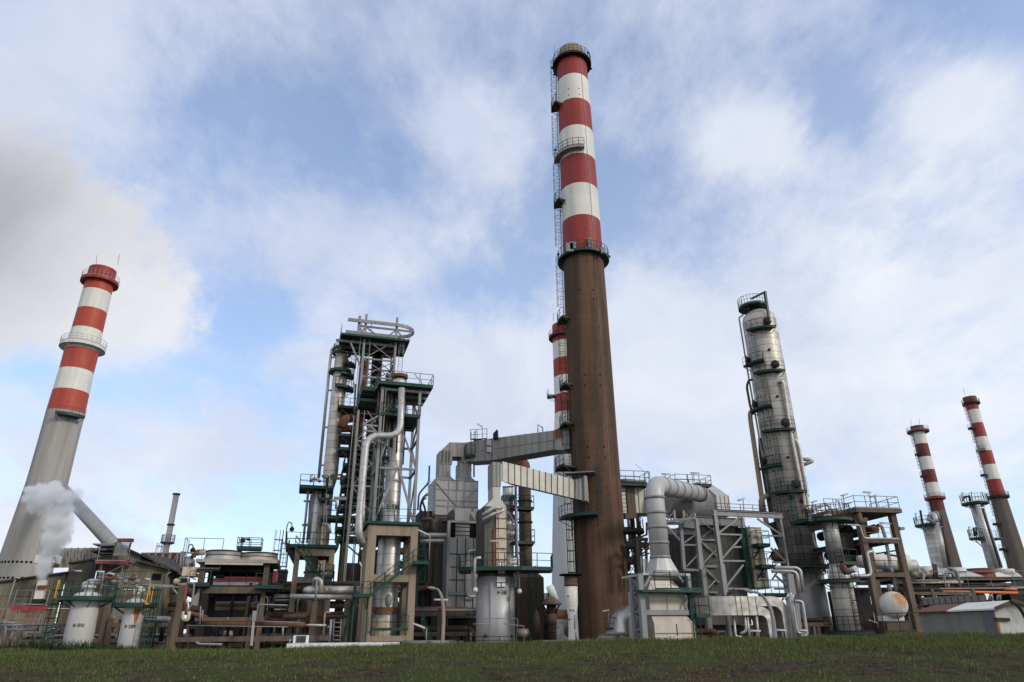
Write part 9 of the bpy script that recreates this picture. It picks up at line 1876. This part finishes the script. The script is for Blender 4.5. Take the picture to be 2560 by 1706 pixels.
# ================================================================== lamps
def tube_lamp(label, c, base, top, a, b_, Yl, grp='fluorescent tube lamps on poles', off=None):
    """pole from base to top, tubular fitting from a to b"""
    t = thing('tube_lamp', P(c, *base, Yl), label, 'lamp', grp)
    pole = [P(c, *base, Yl), P(c, *top, Yl)]
    if off: pole.append(P(c, *off, Yl))
    tb(t, 'pole', 'galv', pole, 0.045, 6, 0.15)
    p, q = P(c, *a, Yl), P(c, *b_, Yl); d = (q - p)
    tb(t, 'lamp_tube', 'lampwhite', [p - V3((0, 0.05, 0.05)), q - V3((0, 0.05, 0.05))], 0.06, 8); m = MB(); m.beam(p + V3((0, 0, 0.03)), q + V3((0, 0, 0.03)), 0.16, 0.05); m.build('lamp_hood', MT['galv'], t)
    return t
for L_ in (
    ('lamp on the bent pole low right of the concrete tower, its tube tilted down', 'a8', (478, 1550), (485, 1290), (285, 1215), (465, 1285), 55, None),
    ('lamp at the upper right corner of the concrete tower, tube tilted down', 'a20', (1510, 940), (1530, 450), (1280, 340), (1510, 445), 60, None),
    ('lamp with a stubby upright tube beside the green stair foot', 'a4', (1235, 800), (1250, 430), (1230, 365), (1260, 425), 60, None),
    ('lamp on the deck of the long grey duct above the silver furnace', 'c5', (715, 330), (715, 180), (655, 145), (712, 182), 73.4, None),
    ('shorter lamp left of it on the same duct deck', 'c5', (612, 330), (615, 250), (652, 215), (618, 250), 73.3, None),
    ('lamp standing on the top green deck of the lettered column', 'a6', (1315, 790), (1300, 735), (1210, 645), (1295, 735), 62, None),
    ('lamp before the foot of the brown chimney by the bend duct', 'a11', (128, 1090), (120, 812), (38, 825), (128, 808), 60.5, None),
    ('lamp on the deck above the white elbow duct', 'a10', (912, 190), (912, 140), (862, 140), (990, 148), 71, None),
    ('lamp at the right end of the deck behind the elbow duct', 'a10', (1318, 260), (1312, 130), (1265, 125), (1390, 132), 73, None),
    ('lamp on the grey frame top beside the plenum box', 'a12', (672, 660), (658, 490), (582, 512), (678, 482), 67, None),
    ('left lamp above the railing of the silver column', 'a14', (295, 500), (288, 308), (268, 315), (348, 290), 72, None),
    ('low lamp under the left one at the silver column', 'a14', (285, 430), (282, 365), (278, 358), (330, 372), 72, None),
    ('lamp behind the short pale nozzle of the silver column', 'a14', (660, 400), (652, 300), (600, 288), (660, 298), 73, None),
    ('tall lamp above the railing left of the concrete roof slab', 'a14', (740, 380), (715, 215), (682, 222), (778, 195), 72, None),
    ('low slanted lamp just under the tall one', 'a14', (742, 440), (740, 345), (728, 340), (818, 320), 72, None),
    ('tallest lamp over the concrete roof slab', 'a14', (1120, 400), (1070, 175), (992, 172), (1105, 175), 69, None),
    ('right lamp over the concrete roof slab, tube slanted', 'a14', (1190, 400), (1150, 225), (1085, 242), (1180, 215), 69, None),
    ('lamp fixed under the roof slab by the right post', 'a14', (1400, 615), (1370, 612), (1225, 598), (1365, 612), 67.5, None),
    ('lamp on a thin pole at the middle of the silver column', 'a14', (780, 1160), (735, 910), (690, 905), (770, 908), 71, None),
    ('short level lamp across the foot of the silver column', 'a14', (570, 1150), (570, 1132), (535, 1130), (610, 1130), 70, None),
    ('lamp with tilted tube low in front of the concrete structure', 'a15', (1215, 1190), (1195, 1100), (1060, 1058), (1195, 1105), 64, None),
    ('lamp before the first leg of the aluminium air duct', 'a13', (855, 1250), (848, 1100), (750, 1100), (900, 1100), 57, None),
    ('lamp before the gap between the two aluminium duct legs', 'a13', (1215, 1250), (1210, 1090), (1115, 1088), (1265, 1092), 57, None),
    ('lamp by the looped silver pipes right of the duct legs', 'a13', (1520, 1230), (1515, 1095), (1410, 1092), (1555, 1092), 57.5, None),
    ('lamp in the dark under the left part of the air duct', 'a13', (310, 1250), (300, 1110), (300, 1108), (395, 1108), 62, None),
    ('lamp above the left pole of the larger white tank', 'a2', (280, 850), (335, 500), (245, 490), (345, 500), 56, None),
    ('lamp tube tilted right above the larger white tank', 'a2', (545, 600), (530, 540), (395, 515), (490, 530), 57, None),
    ('lamp before the smaller white tank on a long thin pole', 'a2', (965, 950), (985, 610), (920, 592), (985, 602), 55.5, None),
    ('lamp bracket on the plant hall wall right of the vent chute', 'a1', (1075, 270), (1150, 282), (1140, 282), (1235, 282), 66, None),
    ('lamp on the pale post beside the vent chute', 'a1', (60, 1000), (225, 415), (250, 375), (300, 385), 66, None),
    ('lamp level across the rusty cream panels of the cylinder furnace', 'a8', (1480, 110), (1480, 72), (1370, 68), (1560, 70), 60.5, None),
    ('lamp level behind the curved street lamp', 'a8', (690, 950), (690, 892), (590, 888), (785, 890), 58, None),
    ('lamp on the projecting deck of the short silver column', 'a5', (310, 720), (312, 625), (312, 620), (352, 598), 70, None),
    ('lamp on the railing of the slim bright far column deck', 'c10', (765, 500), (755, 445), (745, 442), (770, 438), 138, None),
    ('left lamp on the top deck of the slim bright far column', 'c10', (700, 200), (690, 125), (682, 122), (706, 118), 138, None),
    ('lamp on the deck of the stubby grey far column', 'c10', (265, 375), (252, 318), (248, 316), (272, 310), 148, None),
    ('lamp on the grey duct above the cylinder furnace platform', 'c4', (1130, 430), (1165, 430), (1065, 385), (1160, 430), 66, None)):
    lb, c, ba, to, a_, b_, Yl, off = L_
    tube_lamp(lb, c, ba, to, a_, b_, Yl, off=off)
# gooseneck lamps
def gooseneck(label, c, pts, Yl, r=0.05):
    t = thing('gooseneck_lamp', P(c, pts[0][0], pts[0][1], Yl), label, 'lamp', 'gooseneck lamps on the decks')
    tb(t, 'pole', 'dark', [P(c, *q_, Yl) for q_ in pts], r, 8); e = P(c, *pts[-1], Yl)
    part(t, 'lamp_shade', MT['dark'], lambda m: m.lathe(e, [(0.2, -0.3), (0.24, -0.12), (0.1, 0.08), (0.05, 0.1)], 12)); part(t, 'bulb', MT['lampwhite'], lambda m: m.sphere(e - V3((0, 0, 0.32)), 0.12, 8)); return t
gooseneck('tall curled gooseneck lamp at the corner of the left concrete table', 'c2', [(880, 490), (885, 400), (892, 350), (905, 328), (918, 328), (928, 340), (930, 370)], 68)
gooseneck('small curled gooseneck lamp left of the air cooler fans', 'c2', [(120, 570), (127, 520), (138, 502), (152, 500), (162, 510), (164, 532)], 62.5)
gooseneck('small gooseneck lamp hooked left on the air cooler deck', 'a3', [(905, 170), (910, 60), (915, 30), (928, 20), (938, 30), (938, 45)], 65, 0.035)
t = thing('bracket_lamp', P('a3', 925, 165, 65), 'square armed bracket lamp standing on the air cooler deck', 'lamp'); tb(t, 'pole', 'dark', [P('a3', 920, 165, 65), P('a3', 935, 70, 65), P('a3', 965, 42, 65), P('a3', 1035, 42, 65)], 0.06, 8); part(t, 'lamp_head', MT['dark'], lambda m: m.lathe(P('a3', 1020, 42, 65), [(0.18, -0.16), (0.1, 0.02)], 10))
# curved street lamps
def street(label, c, pts, Yl, r0, r1):
    t = thing('street_lamp', V3((P(c, *pts[0], Yl).x, Yl, GZ)), label, 'street lamp'); P0 = [P(c, *q_, Yl) for q_ in pts]; base = V3((P0[0].x, Yl, GZ))
    P0 = [base] + P0; n = len(P0); tb(t, 'pole', 'conc_tan' if 'tan' in label else 'galv', P0, [r0 + (r1 - r0) * k / (n - 1) for k in range(n)], 12)
    e, d = P0[-1], (P0[-1] - P0[-2]).normalized(); part(t, 'lamp_head', MT['galv'], lambda m: m.lathe(e - d * 0.1, [(0.03, 0), (0.09, 0.1), (0.12, 0.35), (0.05, 0.6), (0.01, 0.62)], 12, axis=d)); return t
street('curved tan street lamp in front of the panelled casing', 'a8', [(705, 1540), (722, 1200), (722, 1050), (712, 930), (695, 850), (672, 795), (645, 755), (620, 742), (595, 738)], 50, 0.14, 0.06)
street('curved grey street lamp arching before the aluminium air duct', 'a13', [(1108, 1250), (1100, 1130), (1085, 980), (1055, 830), (1010, 720), (955, 640), (900, 590), (850, 568), (800, 560)], 46, 0.16, 0.06)
PIPE('tall thin white pole at the far left before the plant hall', [P('a1', 40, 1020, 62), P('a1', 228, 420, 62)], 0.09, 'galv', 8)
G = thing('guy_wire', P('c7', 240, 60, 70), 'thin guy wire from the brown chimney to the deck at its right', 'wire'); tb(G, 'wire', 'dark', [P('a10', 490, 0, 70), P('a10', 610, 105, 70)], 0.018, 4)
for o in list(bpy.data.objects):
    if o.type == 'MESH' and len(o.data.vertices) == 0: bpy.data.objects.remove(o)
